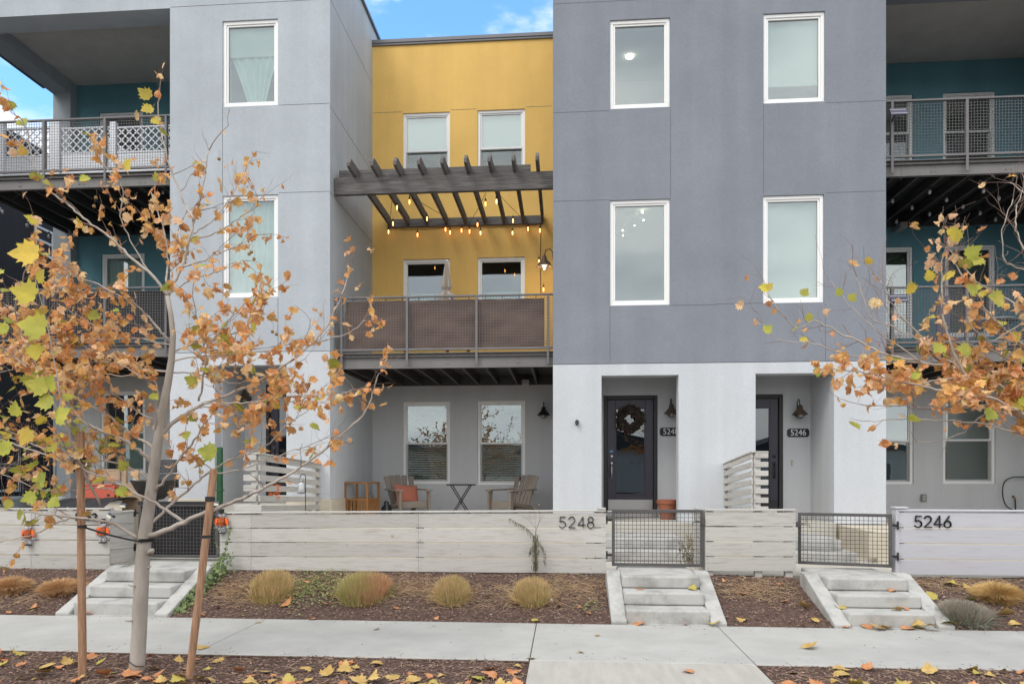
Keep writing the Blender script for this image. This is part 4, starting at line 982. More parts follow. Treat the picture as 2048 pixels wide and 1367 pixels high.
B([(2222, 930), (2100, 880), (2020, 860), (1950, 845), (1880, 840), (1820, 838), (1740, 842)], .011, .0025, -.2, tw=4, lp=.16, L=(.06, .16))
B([(2220, 935), (2120, 890), (2040, 830), (1980, 822), (1927, 864), (1874, 882), (1812, 886)], .011, .002, .1, tw=3, lp=.2, L=(.05, .12))
B([(2220, 900), (2120, 830), (2048, 800), (1990, 765), (1920, 755), (1850, 765), (1790, 775), (1740, 760)], .012, .003, 0, tw=10, lp=.7, green=.03, L=(.08, .24))
B([(2210, 820), (2110, 760), (2048, 735), (1980, 700), (1940, 690), (1880, 680)], .012, .003, .2, tw=7, lp=.36, green=.08)
B([(2210, 700), (2120, 690), (2050, 650), (2020, 660), (1980, 680), (1930, 640)], .009, .003, -.1, tw=6, lp=.22, green=.15)
for (u, v, Y, dx, dz, s_, mi) in [(1912, 482, 5.3, -.1, .5, .15, 3), (1900, 470, 5.3, .6, .9, .10, 3), (1934, 512, 5.3, .4, .3, .15, 2), (1960, 515, 5.3, -.5, -.6, .13, 2), (1823, 585, 5.4, -.2, .5, .13, 3), (1860, 560, 5.4, -.2, .7, .12, 3), (1532, 578, 5.4, .8, .6, .09, 3), (1535, 576, 5.4, -.9, .1, .10, 3), (1605, 590, 5.4, .7, .9, .09, 2), (1620, 640, 5.4, -.2, .5, .09, 2), (1530, 663, 5.4, .7, .6, .10, 2), (2005, 600, 5.2, -.7, .1, .18, 2), (1950, 585, 5.3, -.5, .3, .13, 2), (1885, 690, 5.3, -.6, -.5, .13, 2), (1940, 700, 5.3, -.7, .1, .15, 2), (1985, 820, 5.3, -.4, -.5, .14, 2), (2045, 810, 5.2, .3, .9, .12, 2), (1640, 745, 5.4, -.4, .1, .10, 2), (1680, 590, 5.4, -.3, .7, .09, 2), (1700, 600, 5.4, .5, .6, .09, 2)]:
    leaf(T2.lv, P(u, v, Y), (dx, -.15, dz), (rnd.uniform(-.3, .3), -1, .25), s_ * .74, rnd.uniform(-.2, .5), rnd.uniform(-.5, .5), mi, .05, .05, .08)
t2 = T2.finish('sycamore limb full of tan leaves reaching in from the right edge', P(2235, 1365, 5.5), LM)


# ------------------------------------------------------------ stakes and ties
def stake(u0, v0, u1, v1, w, Y, label):
    a, b = P(u0, v0, Y), P(u1, v1, Y); b.z = min(b.z, 0.0) - 0.05
    m = MB(); n = 8; pts = [b + (a - b) * (i / n) + Vector((rnd.uniform(-.002, .002), 0, 0)) for i in range(n + 1)]
    m.tube(pts, [w / 2] * n + [w / 2 * .96], 12)
    return single(m, 'wooden_stake', STAKE, label, 'stake', loc=(b.x, b.y, 0), group='wooden tree stakes', bevel=0.003)
stake(161, 862, 165, 1338, .062, 5.5, 'upright round wooden stake left of the young sycamore')
stake(428, 938, 378, 1338, .062, 5.5, 'leaning round wooden stake right of the young sycamore')
def strap(u0, v0, Y0, u1, v1, Y1, label, w=.03):
    m = MB(); a, b = P(u0, v0, Y0), P(u1, v1, Y1)
    pts = [a + (b - a) * (i / 8) + Vector((0, 0, -.012 * math.sin(math.pi * i / 8))) for i in range(9)]
    for i in range(8): m.bar(pts[i], pts[i + 1], .004, w * .5, up=(0, 0, 1))
    c = P(293, 1079, 5.62); m.lathe([(.062, -.012), (.064, -.011), (.064, .012), (.062, .013)], c + Vector((0, 0, 0)), 20)
    m.lathe([(.0345, -.012), (.0345, .012)], a, 14)
    return single(m, 'tree_tie', BLACK, label, 'tie', loc=a, group='black rubber tree ties')
strap(164, 1052, 5.5, 284, 1083, 5.56, 'black rubber tie from left stake sloping down to the sycamore trunk')
strap(412, 1072, 5.5, 303, 1076, 5.56, 'thin black tie from right stake running level to the sycamore trunk', .016)
for u, v, lb in ((162, 919, 'black rubber band round the top of the left tree stake'), (420, 997, 'black rubber band round the top of the right tree stake')):
    m = MB(); c = P(u, v, 5.5); m.lathe([(.034, -.02), (.038, -.018), (.038, .018), (.034, .02)], c, 14)
    if u < 200: m.tube([c + Vector((-.03, 0, .0)), c + Vector((-.06, 0, -.01)), c + Vector((-.066, 0, -.10))], .010, 6)
    single(m, 'rubber_band', BLACK, lb, 'band', loc=c, group='rubber bands on the stakes')
m = MB(); c = P(276, 1318, 5.62); m.tube([c + Vector((-.075, -.0, .05)), c + Vector((-.045, -.06, .0)), c + Vector((.02, -.07, -.035)), c + Vector((.07, -.03, -.05))], .004, 6); single(m, 'drip_line', BLACK, 'thin black irrigation line wrapped round the foot of the trunk', 'hose', loc=c)
# ============================================================ FENCES AND GATES
def zline(u0, v0, u1, v1, Y):
    a, b = P(u0, v0, Y), P(u1, v1, Y)
    return lambda x: a.z + (b.z - a.z) * (x - a.x) / (b.x - a.x)
def board(m, x0, x1, za0, za1, zb0, zb1, y0, y1):       # left bottom/top, right bottom/top
    vs = [(x0, y0, za0), (x1, y0, zb0), (x1, y0, zb1), (x0, y0, za1), (x0, y1, za0), (x1, y1, zb0), (x1, y1, zb1), (x0, y1, za1)]
    m.add(vs, [(0, 1, 2, 3), (5, 4, 7, 6), (4, 0, 3, 7), (1, 5, 6, 2), (3, 2, 6, 7), (4, 5, 1, 0)])
def fence(name, label, us, tv, bv, Y, posts=(), wood=FWOOD, cap=(1.0,), joints_=(), group='whitewashed board fences'):
    u0, u1 = us
    top = zline(u0, tv[0], u1, tv[1], Y); bot = zline(u0, bv[0], u1, bv[1], Y)
    x0, x1 = X_(u0, Y), X_(u1, Y)
    t = thing('board_fence', label, 'fence', ((x0 + x1) / 2, Y, bot((x0 + x1) / 2)), group=group)
    cuts = [x0] + [X_(u, Y) for u in joints_] + [x1]
    for a, b in zip(cuts[:-1], cuts[1:]):
        for k in range(4):
            m = MB(); f = lambda x, q: bot(x) + (top(x) - 0.012 - bot(x)) * q
            g0 = 0.023
            bw = rnd.uniform(-.0018, .0018)
            board(m, a + .001, b - .001, f(a, k / 4) + bw + .0, f(a, (k + 1) / 4) - g0 * .62, f(b, k / 4) - bw, f(b, (k + 1) / 4) - g0 * .62, Y + rnd.uniform(0, .003), Y + 0.028)
            m.build('board', wood, t, bevel=0.003)
        m = MB()
        for e in ((a + .03), (b - .03)):
            for k in range(4):
                for q in (.2, .8):
                    z = f(e, (k + q) / 4); m.box(e - .003, e + .003, Y - .0015, Y + .004, z - .003, z + .003)
        m.build('nail_heads', mat('rusty nail', (.10, .06, .045), .8), t)
    m = MB(); board(m, x0 - .002, x1 + .002, top(x0) - .011, top(x0) + .012, top(x1) - .011, top(x1) + .012, Y - .012, Y + .10); m.build('cap_rail', wood, t, bevel=0.004)
    for u in posts:
        x = X_(u, Y); m = MB(); m.box(x - .045, x + .045, Y + .029, Y + .12, 0.2, top(x) - .013); m.build('post', wood, t, bevel=0.004)
    return t, top, bot
YG = YFE
# centre fence, 5248
tF, top, bot = fence('f', 'long whitewashed board fence carrying number 5248 under the porch chairs', (440, 1212), (1025, 1021), (1139, 1146), YG, posts=(450, 503, 838, 1196), joints_=(502, 837))
m = MB(); x = X_(1203, YG); m.box(x - .055, x + .055, YG - .016, YG + .09, top(x) + .0122, top(x) + .040); m.build('post_cap', FWOOD, tF, bevel=0.004)
def numerals(t, txt, u0, v, Y, h, step, th, mt=BLACK, M=None):
    p = P(u0, v, Y)
    for i, ch in enumerate(txt): digit(ch, p.x + i * step, Y - 0.012, p.z, h, th).build('numeral', mt, t)
numerals(tF, '5248', 1118, 1055, YG, .150, .122, .0095)
# little end cap over the left part
m = MB(); a, b = P(460, 1022, YG), P(515, 1010, YG); m.box(a.x, b.x, YG + .12, YG + .15, a.z - .2, b.z); m.build('rear_board', FWOOD, tF, bevel=.003)
# box fence between the gates
YQ = 9.12
tQ, topQ, botQ = fence('q', 'short whitewashed board fence standing between the two open mesh gates', (1411, 1592), (1019.5, 1019.5), (1141, 1142), YQ, posts=(1421, 1519, 1580), group='whitewashed board fences')
m = MB(); x = X_(1411, YQ)
for k in range(4):
    z0 = botQ(x) + (topQ(x) - botQ(x)) * k / 4; m.box(x + .0, x + .024, YQ + .03, YQ + .8, z0, z0 + .19)
m.build('return_boards', FWOODS, tQ, bevel=.003)
m = MB()
for u in (1421, 1519, 1580): x = X_(u, YQ); m.box(x - .03, x + .03, YQ + .03, YQ + .09, .12, .38)
m.build('post_foot', FWOOD, tQ)
# right fence, 5246
tR, topR, botR = fence('r', 'lavender white board fence carrying number 5246 at the right edge', (1797, 2330), (1020, 1023), (1148, 1154), YG - .05, posts=(1803, 2110), wood=FWOODB, joints_=(2180,))
m = MB(); x = X_(1806, YG - .05); m.box(x - .09, x - .045, YG - .055, YG + .06, .28, topR(x) + .02); m.box(x - .1, x + .06, YG - .07, YG + .07, topR(x) + .021, topR(x) + .045); m.build('end_post', FWOODB, tR, bevel=.004)
numerals(tR, '5246', 1828, 1054, YG - .05, .148, .117, .015)
# left fence with its return
tL, topL, botL = fence('l', 'whitewashed board fence with orange ornaments behind the upright stake', (-260, 219), (1018, 1017), (1137, 1138), YG + .02, posts=(-100, 60, 208), joints_=(62,))
xr = X_(219, YG + .02); m = MB()
zt0, zt1 = Z_(1017, xr, YG), Z_(1022, xr, 9.75); zb0, zb1 = Z_(1127, xr, YG), Z_(1119, xr, 9.75)
for k in range(4):
    q0, q1 = k / 4, (k + 1) / 4
    y0, y1 = YG + .05, 9.75; a0 = zb0 + (zt0 - zb0) * q0; a1 = zb0 + (zt0 - zb0) * q1 - .008; c0 = zb1 + (zt1 - zb1) * q0; c1 = zb1 + (zt1 - zb1) * q1 - .008
    m = MB(); vs = [(xr - .026, y0, a0), (xr, y0, a0), (xr, y0, a1), (xr - .026, y0, a1), (xr - .026, y1, c0), (xr, y1, c0), (xr, y1, c1), (xr - .026, y1, c1)]
    m.add(vs, [(0, 1, 2, 3), (5, 4, 7, 6), (0, 4, 5, 1), (1, 5, 6, 2), (2, 6, 7, 3), (3, 7, 4, 0)]); m.build('return_board', FWOODS, tL, bevel=.003)
m = MB(); m.box(xr - .07, xr + .012, YG + .10, 9.76, zt1 - .006, zt1 + .02); m.build('cap_rail', FWOOD, tL, bevel=.004)
numerals(tL, '5252', 152, 1040, YG + .02, .10, .082, .014)

def gate(label, xa, ya, xb, yb, z0, z1, backing=False, latch_left=False, hinge=True):
    # frame between two hinge line points in plan
    L = math.hypot(xb - xa, yb - ya); a = math.atan2(yb - ya, xb - xa)
    t = thing('mesh_gate', label, 'gate', (xa, ya, z0), a, group='grey steel mesh gates', local=True)
    H = z1 - z0; w = .038; m = MB()
    m.box(0, L, -.02, .02, 0, w); m.box(0, L, -.02, .02, H - w, H); m.box(0, w, -.02, .02, w, H - w); m.box(L - w, L, -.02, .02, w, H - w)
    m.build('frame', GSTEEL, t, bevel=.003)
    m = MB(); s = .0508; x = w + s / 2
    while x < L - w: m.box(x - .003, x + .003, -.003, .003, w, H - w); x += s
    z = w + s * .7
    while z < H - w: m.box(w, L - w, .0031, .009, z - .003, z + .003); z += s
    m.build('wire_mesh', GSTEEL, t)
    m = MB(); lx = .0 if latch_left else L
    sg = 1 if latch_left else -1
    m.box(lx - .03, lx + .03, -.045, .045, H - .19, H - .12)
    m.tube([(lx, -.04, H - .155), (lx + sg * .14, -.05, H - .155), (lx + sg * .14, -.05, H - .20)], .006, 6)
    m.tube([(lx, .04, H - .155), (lx + sg * .10, .07, H - .145), (lx + sg * .10, .07, H - .03)], .005, 6)
    m.build('latch', GSTEEL, t)
    hx = L if latch_left else 0; sg = 1 if latch_left else -1
    for zz in (.14, H - .14):
        m = MB(); m.box(hx, hx + sg * .07, -.012, .012, zz - .014, zz + .014); m.box(hx + sg * .055, hx + sg * .075, -.02, .02, zz - .05, zz + .05); m.build('hinge', BLACK, t)
    if backing:
        m = MB(); m.box(w * .5, L - w * .5, .025, .029, 0.02, H + .02); m.box(0, L, -.03, .03, H - .01, H + .03); m.build('black_backing', mat('black landscape cloth', (.02, .02, .022), .8, bump=.01, bs=6), t)
    return t
xa, xb = X_(1224, YG), X_(1407, YG)
gate('grey mesh gate in front of the terracotta pot and the 5248 door', xa, YG + .03, xb, YG + .0, Z_(1131, xa, YG), Z_(1018, xa, YG))
ya, yb = 9.42, 9.12
xa, xb = X_(1596, ya), X_(1784, yb)
gate('grey mesh gate slightly ajar beside the 5246 fence', xa, ya, xb, yb, Z_(1131, xb, (ya + yb) / 2), Z_(1026, xb, (ya + yb) / 2) + .0, latch_left=True)
xa, xb = X_(278, 9.75), X_(438, 9.75)
gate('mesh gate backed with black cloth behind the sycamore trunk', xa, 9.75, xb, 9.75, Z_(1113, xa, 9.75), Z_(1006, xa, 9.75), backing=True)
m = MB(); m.box(xa - .02, xb + .02, 9.68, 9.74, .435, Z_(1113, xa, 9.75) - .01); single(m, 'gate_kerb', CSTEP, 'low concrete kerb under the black backed gate', 'kerb', loc=(xa, 9.7, .43))

# ------------------------------------------------------------ slatted privacy screens
def screen(label, uf, un, uw, vt0, vt1, vb0, yn, side):
    # side +1: slats run back to the left wall (seen right of post) etc.
    xn = X_(un, yn); xw = xn; yw = YF - .006
    zt_n = Z_(vt0, xn, yn); zt_w = Z_(vt1, X_(uw, yw), yw); zb = Z_(vb0, xn, yn)
    t = thing('slat_screen', label, 'privacy screen', (xn, yn, 0.8), group='whitewashed slat screens')
    n = 7; H = zt_n - zb; pitch = H / (n - .55)
    for k in range(n):
        q = k * pitch; z = zt_n - q
        zw = zt_w - q * (12.3 - 9.8) * 0 - q * .98
        hh = pitch * .60
        m = MB(); xo = -.012 if side > 0 else .012
        x0, x1 = sorted((xn + xo, xn + xo * 3))
        bend = rnd.uniform(-.012, .012); ym = (yn + yw) / 2; zm = (z + zw) / 2 + bend
        for (ya, za, yb_, zb_) in ((yn, z, ym, zm), (ym, zm, yw, zw)):
            vs = [(x0, ya, za - hh), (x1, ya, za - hh), (x1, ya, za), (x0, ya, za), (x0, yb_, zb_ - hh), (x1, yb_, zb_ - hh), (x1, yb_, zb_), (x0, yb_, zb_)]
            m.add(vs, [(0, 1, 2, 3), (5, 4, 7, 6), (0, 4, 5, 1), (1, 5, 6, 2), (2, 6, 7, 3), (3, 7, 4, 0)])
        m.build('slat', FWOODS, t)
        m = MB(); xe = X_(uf, yn); x0, x1 = sorted((xn - xo, xe)); m.box(x0, x1, yn - .024, yn - .001, z - hh, z); m.build('front_slat', FWOOD, t, bevel=.003)
    m = MB(); xe = X_(uf, yn); xo = .05 if xe > xn else -.05
    m.box(xn + xo * .0, xn + xo * 1.9, yn, yn + .09, .4, zt_n - .01); m.build('post', FWOOD, t, bevel=.004)
    m = MB(); m.box(xn + xo * .3, xn + xo * 1.6, yw - .1, yw - .01, .8, zt_w - .01); m.build('rear_post', FWOOD, t, bevel=.004)
    m = MB(); x0, x1 = sorted((xn - .05, xn + .05))
    vs = [(x0, yn - .03, zt_n + .001), (x1, yn - .03, zt_n + .001), (x1, yn - .03, zt_n + .024), (x0, yn - .03, zt_n + .024), (x0, yw, zt_w + .001), (x1, yw, zt_w + .001), (x1, yw, zt_w + .024), (x0, yw, zt_w + .024)]
    m.add(vs, [(0, 1, 2, 3), (5, 4, 7, 6), (0, 4, 5, 1), (1, 5, 6, 2), (2, 6, 7, 3), (3, 7, 4, 0)]); x0, x1 = sorted((xn + .051 * (1 if xe > xn else -1), xe)); m.box(x0, x1, yn - .03, yn + .1, zt_n + .001, zt_n + .024); m.build('cap', FWOOD, t, bevel=.003)
    return t
screen('whitewashed slat screen beside the 5246 door, above the short fence', 1536, 1508, 1440, 905, 928, 1020, 10.49, 1)
screen('whitewashed slat screen beside the 5252 door, left of the acacia cabinet', 488, 515, 640, 908, 928, 1040, 9.79, -1)

# ============================================================ PERGOLA, BALCONY DRESSING
t = thing('pergola', 'weathered dark timber pergola over the yellow balcony', 'pergola', (-2.2, 12.5, 6.9))
yb_ = 12.5
a, b = P(668, 356, yb_), P(668, 392, yb_)
m = MB(); m.box(a.x, XR0, yb_, yb_ + .09, 6.74, 7.05); m.build('main_beam', PWOOD, t, bevel=.006)
m = MB(); m.box(-4.16, -.62, 12.64, 12.68, 7.06, 7.24); m.build('rim_board', PWOOD, t, bevel=.004)
lx0, lx1 = X_(775, 15.02), X_(1086, 15.02)
m = MB(); m.box(lx0, lx1, 15.03, YB - .001, 7.02, 7.20); m.build('ledger', PWOOD, t, bevel=.004)
for k in range(9):
    x = lx0 + .02 + (lx1 - lx0 - .06) * k / 8
    m = MB(); m.prism([(12.10, 7.07), (12.10, 7.14), (12.2, 7.245), (15.03, 7.235), (15.03, 7.06), (12.2, 7.051)], 0, x, x + .055)
    m.build('rafter', PWOOD, t, bevel=.003)
# privacy cloth
t = thing('privacy_screen', 'brown mesh privacy cloth tied behind the yellow balcony railing', 'privacy cloth', (-2.2, 12.6, 3.95))
cl = mat('brown shade cloth', (0.18, 0.12, 0.095), 0.9, c2=(0.12, 0.08, 0.062), vs_=2.2, stretch=(1, 1, 2.6), bump=.004, bs=60, detail=8, ramp=(.3, .7))
xs = [X_(688, YP), X_(809, YP), X_(818, YP), X_(948, YP), X_(957, YP), X_(1088, YP)]
x0, x1 = xs[0] - .0, xs[-1]
m = MB(); nx, nz = 90, 16; vs = []
for j in range(nz + 1):
    for i in range(nx + 1):
        q = i / nx; x = x0 + (x1 - x0) * q; zt = zrB - .055 - .012 * abs(math.sin(q * math.pi * 11)); z = zlB + .025 + (zt - zlB - .025) * j / nz
        wv = .010 * math.sin(q * 17 + j * .45) + .008 * math.sin(q * 41 - j * .8) + .006 * math.sin(q * 9 + j * 1.1)
        vs.append((x, 12.56 + .03 + wv, z))
m.add(vs, [(j * (nx + 1) + i, j * (nx + 1) + i + 1, (j + 1) * (nx + 1) + i + 1, (j + 1) * (nx + 1) + i) for j in range(nz) for i in range(nx)])
m.build('cloth', cl, t, smooth=True)
for i in range(12):
    q = (i + .5) / 12; m = MB(); x = x0 + (x1 - x0) * q; m.tube([(x, 12.56, zrB - .07), (x + .01, 12.49, zrB + .006), (x + .015, 12.53, zrB + .012), (x + .012, 12.58, zrB - .05)], .004, 5); m.build('tie', BLACK, t)
# dark cloth on the left mid balcony
m = MB(); m.box(XE0 + .35, XL0 - .03, 12.565, 12.571, 3.91 + .27, 4.865 + .27 - .06)
single(m, 'privacy_screen', mat('black shade cloth', (.02, .02, .024), .85), 'black privacy cloth behind the railing of the lower teal balcony on the left', 'privacy cloth', loc=(-9, 12.57, 4.2))
# umbrella
p = P(892, 590, 13.9); t = thing('patio_umbrella', 'closed beige patio umbrella standing behind the brown balcony cloth', 'umbrella', (p.x, 13.9, 3.8))
zt = Z_(523, p.x, 13.9)
m = MB(); m.tube([(p.x, 13.9, 3.8), (p.x + .02, 13.9, zt)], .018, 10); m.lathe([(.03, 0), (.03, .02), (.008, .04)], (p.x + .02, 13.9, zt), 12); m.build('pole', VINYL, t, smooth=True)
m = MB(); n = 28; prof = [(0.02, zt - .005), (.04, zt - .12), (.068, zt - .35), (.088, zt - .47), (.092, zt - .52), (.05, zt - .58), (.10, zt - .64), (.14, zt - .72), (.12, zt - .9)]
vs = []
for r_, z in prof:
    for k in range(n):
        aa = 2 * math.pi * k / n; rr = r_ * (1 + .22 * math.cos(k * math.pi) + .12 * math.sin(k * 1.3 + z * 4)); vs.append((p.x + .01 + rr * math.cos(aa), 13.9 + rr * math.sin(aa), z))
m.add(vs, [(i * n + k, i * n + (k + 1) % n, (i + 1) * n + (k + 1) % n, (i + 1) * n + k) for i in range(len(prof) - 1) for k in range(n)])
m.build('canopy', mat('beige canvas', (.50, .44, .38), .9), t, smooth=False)
# furniture hidden behind the cloth, only its feet show in the gap
for u, lb in ((800, 'brown bench foot showing under the left end of the balcony cloth'), (925, 'brown table foot showing under the middle of the balcony cloth')):
    q = P(u, 704, 13.2); m = MB(); m.box(q.x - .3, q.x - .25, 13.1, 13.15, 3.80, 4.25); m.box(q.x + .1, q.x + .15, 13.1, 13.15, 3.80, 4.25); m.box(q.x - .35, q.x + .2, 13.05, 13.5, 4.25, 4.29); m.box(q.x - .25, q.x + .1, 13.1, 13.14, 3.9, 3.94)
    single(m, 'garden_bench' if u < 850 else 'garden_table', TEAK, lb, 'bench' if u < 850 else 'table', loc=(q.x, 13.2, 3.8))
# string lights, centre
BULB = mat('amber bulb', (1, .6, .25), emit=(1, .42, .12), es=4)
t = thing('string_lights', 'string of small amber bulbs hanging below the pergola', 'string lights', (-2, 14.9, 6.9))
def cable(m, a, b, sag, n=10):
    pts = [a + (b - a) * (i / n) + Vector((0, 0, -sag * 4 * (i / n) * (1 - i / n))) for i in range(n + 1)]; m.tube(pts, .005, 4, cap=False); return pts
def bulb(t, p, r=.013, mt=BULB, drop=.05):
    m = MB(); m.tube([p, p + Vector((0, 0, -drop))], .004, 4); m.lathe([(.012, 0), (.017, -.01), (.017, -.05), (.012, -.055)], p + Vector((0, 0, -drop + .01)), 8); s = m.build('socket', BLACK, t)
    m = MB(); m.lathe([(.008, 0), (r * .8, -.02), (r, -.045), (r * .8, -.075), (r * .3, -.09)], p + Vector((0, 0, -drop - .04)), 10); m.build('bulb', mt, t, smooth=True)
m = MB(); Yw = 14.95
cp = [(777, 454, Yw), (835, 459, Yw), (920, 449, Yw), (1000, 454, Yw), (1062, 449, Yw), (1082, 444, Yw)]
for a, b in zip(cp[:-1], cp[1:]): cable(m, P(*a), P(*b), .03)
runs = [((785, 392, 12.7), (778, 453, 14.9)), ((818, 390, 12.75), (920, 448, 14.9)), ((972, 385, 12.7), (938, 449, 14.9)), ((994, 384, 12.75), (1056, 446, 14.9))]
for a, b in runs: cable(m, P(*a), P(*b), .02)
m.tube([P(1082, 444, 14.9), P(1081, 520, 14.95), P(1082, 590, 14.95)], .008, 5)
m.build('cable', BLACK, t)
for u, v, Y in [(777, 455, Yw), (786, 438, 14.3), (794, 405, 13.2), (819, 393, 12.8), (854, 428, 14), (835, 461, Yw), (891, 450, Yw), (900, 456, Yw), (923, 452, Yw), (939, 454, Yw), (961, 457, Yw), (955, 440, 14.5), (971, 397, 13), (993, 392, 12.8), (1025, 457, Yw), (1026, 432, 14.2), (1056, 449, Yw), (1080, 452, Yw), (1078, 514, Yw), (1087, 570, Yw)]:
    bulb(t, P(u, v - 4, Y))
# unlit bulbs under the other balconies
CLB = mat('clear glass bulb', (.45, .45, .47), .1, spec=1)
t = thing('string_lights', 'unlit clear bulbs strung under the upper left balcony', 'string lights', (-9, 12.7, 6.9))
m = MB(); L = [(0, 408), (52, 381), (118, 378), (252, 376), (326, 372)]
for a, b in zip(L[:-1], L[1:]): cable(m, P(*a, 12.9), P(*b, 12.9), .03)
m.build('cable', BLACK, t)
for u, v in L + [(54, 440), (98, 462), (5, 413)]: bulb(t, P(u, v - 2, 13.0 if v < 400 else 14.3), .03, CLB)
t = thing('string_lights', 'unlit clear bulbs strung zigzag under the upper right balcony', 'string lights', (8, 13.5, 6.9))
m = MB(); L = [(1859, 372), (1785, 390), (1824, 404), (1893, 388), (1926, 402), (1859, 417), (1793, 432), (1827, 443), (1891, 430), (1960, 415), (1967, 370), (1998, 385), (2032, 398), (1991, 428), (1925, 442), (1954, 453)]
pp = [P(u, v, 12.9 + (v - 365) / 90 * 2.0) for u, v in L]
for a, b in zip(pp[:-1], pp[1:]): cable(m, a, b, .02, 5)
m.build('cable', BLACK, t)
for p in pp: bulb(t, p, .03, CLB, .02)

# ------------------------------------------------------------ wall lamps
def lamp(label, p, face, shade_m=BLACK, lit=False, s=1.0):
    # face: unit vector out of the wall; p: shade centre
    f = Vector(face); t = thing('wall_lamp', label, 'wall lamp', p, group='barn style wall lamps')
    p = Vector(p); w = p - f * .2 * s
    m = MB(); m.lathe([(.055 * s, 0), (.055 * s, .02), (.04 * s, .03)], w, 14, M=f.to_track_quat('Z', 'Y').to_matrix().to_4x4()); m.build('back_plate', BLACK, t)
    m = MB(); m.tube([w, w + f * .04 * s + Vector((0, 0, .06 * s)), w + f * .05 * s + Vector((0, 0, .2 * s)), w + f * .10 * s + Vector((0, 0, .26 * s)), w + f * .17 * s + Vector((0, 0, .24 * s)), p + Vector((0, 0, .12 * s))], .009 * s, 8); m.build('arm', BLACK, t, smooth=True)
    m = MB(); m.lathe([(.02 * s, .15 * s), (.04 * s, .12 * s), (.045 * s, .075 * s), (.06 * s, .06 * s), (.105 * s, .01 * s), (.135 * s, -.05 * s), (.145 * s, -.055 * s), (.135 * s, -.057 * s), (.10 * s, .0), (.05 * s, .05 * s), (.02 * s, .06 * s)] if lit else [(.02 * s, .15 * s), (.045 * s, .12 * s), (.05 * s, .07 * s), (.065 * s, .055 * s), (.14 * s, -.03 * s), (.145 * s, -.035 * s), (.135 * s, -.035 * s), (.06 * s, .035 * s), (.02 * s, .06 * s)], p, 24); m.build('lamp_shade', shade_m, t, smooth=True)
    m = MB()
    for k in range(4):
        a = math.pi * k / 4 + .3; c_, s_ = math.cos(a), math.sin(a)
        m.tube([p + Vector((c_ * .095 * s * q, s_ * .095 * s * q, -.03 * s - .075 * s * math.sqrt(max(0, 1 - q * q)))) for q in (-1, -.8, -.4, 0, .4, .8, 1)], .0035 * s, 4, cap=False)
    m.lathe([(.095 * s, -.034 * s), (.095 * s, -.028 * s)], p, 20); m.build('cage', BLACK, t)
    m = MB(); m.lathe([(.01, .02), (.03 * s, -.01), (.036 * s, -.035 * s), (.02 * s, -.065 * s), (.003, -.07 * s)], p, 12)
    m.build('bulb', mat('lit globe', (1, .9, .7), emit=(1, .78, .45), es=7) if lit else mat('frosted globe', (.5, .5, .48), .3), t, smooth=True)
    if lit:
        L_ = bpy.data.lights.new('lamp_light', 'POINT'); L_.energy = 9; L_.color = (1, .75, .45); L_.shadow_soft_size = .04
        o = bpy.data.objects.new('lamp_light', L_); col.objects.link(o); o.parent = t; o.location = (0, 0, -.12)
p = P(1092, 527, 14.2); lamp('lit bronze wall lamp glowing beside the yellow balcony', (XR0 - .21, 14.2, p.z), (-1, 0, 0), BRONZE, True, 1.15)
p = P(1087, 826, 14.8); lamp('black barn lamp on the grey porch wall right of the windows', (p.x, YB - .21, p.z), (0, -1, 0))
p = P(1343, 823, YD - .2); lamp('bronze barn lamp beside the 5248 door', (p.x, YD - .2, p.z), (0, -1, 0), BRONZE)
p = P(1600, 825, YD - .2); lamp('bronze barn lamp above the 5246 plaque', (p.x, YD - .2, p.z), (0, -1, 0), BRONZE)
p = P(489, 795, YD - .2); lamp('dark barn lamp above the 5252 plaque, half hidden by leaves', (p.x, YD - .2, p.z), (0, -1, 0), BRONZE)

# ------------------------------------------------------------ number plaques
def plaque(label, txt, u, v, w=.40, h=.155):
    c = P(u, v, YD); t = thing('number_plaque', label, 'number plaque', (c.x, YD - .012, c.z), group='black number plaques')
    def oct_(m, hw, hh, cc, y0, y1):
        m.prism([(c.x - hw + cc, c.z - hh), (c.x + hw - cc, c.z - hh), (c.x + hw, c.z - hh + cc), (c.x + hw, c.z + hh - cc), (c.x + hw - cc, c.z + hh), (c.x - hw + cc, c.z + hh), (c.x - hw, c.z + hh - cc), (c.x - hw, c.z - hh + cc)], 1, y0, y1)
    m = MB(); oct_(m, w / 2 + .008, h / 2 + .008, .035, YD - .008, YD - .001); m.build('rim', mat('plaque rim', (.4, .4, .42), .5), t)
    m = MB(); oct_(m, w / 2, h / 2, .032, YD - .014, YD - .0081); m.build('plate', mat('plaque navy black', (.012, .013, .02), .4), t)
    me = glyphs(txt, .158, .003); me.materials.append(mat('plaque white', (.75, .76, .78), .5))
    o = bpy.data.objects.new('lettering', me); col.objects.link(o); o.parent = t; o.rotation_euler = (R(90), 0, 0); o.location = (0, -.0055, 0); o.scale = (.92, 1, 1)
plaque('black plaque reading 5248, cut off by the white pillar', '5248', 1341, 863)
plaque('black plaque reading 5246 under the bronze lamp', '5246', 1596, 865)
plaque('black plaque reading 5252 behind orange leaves', '5252', 497, 837)

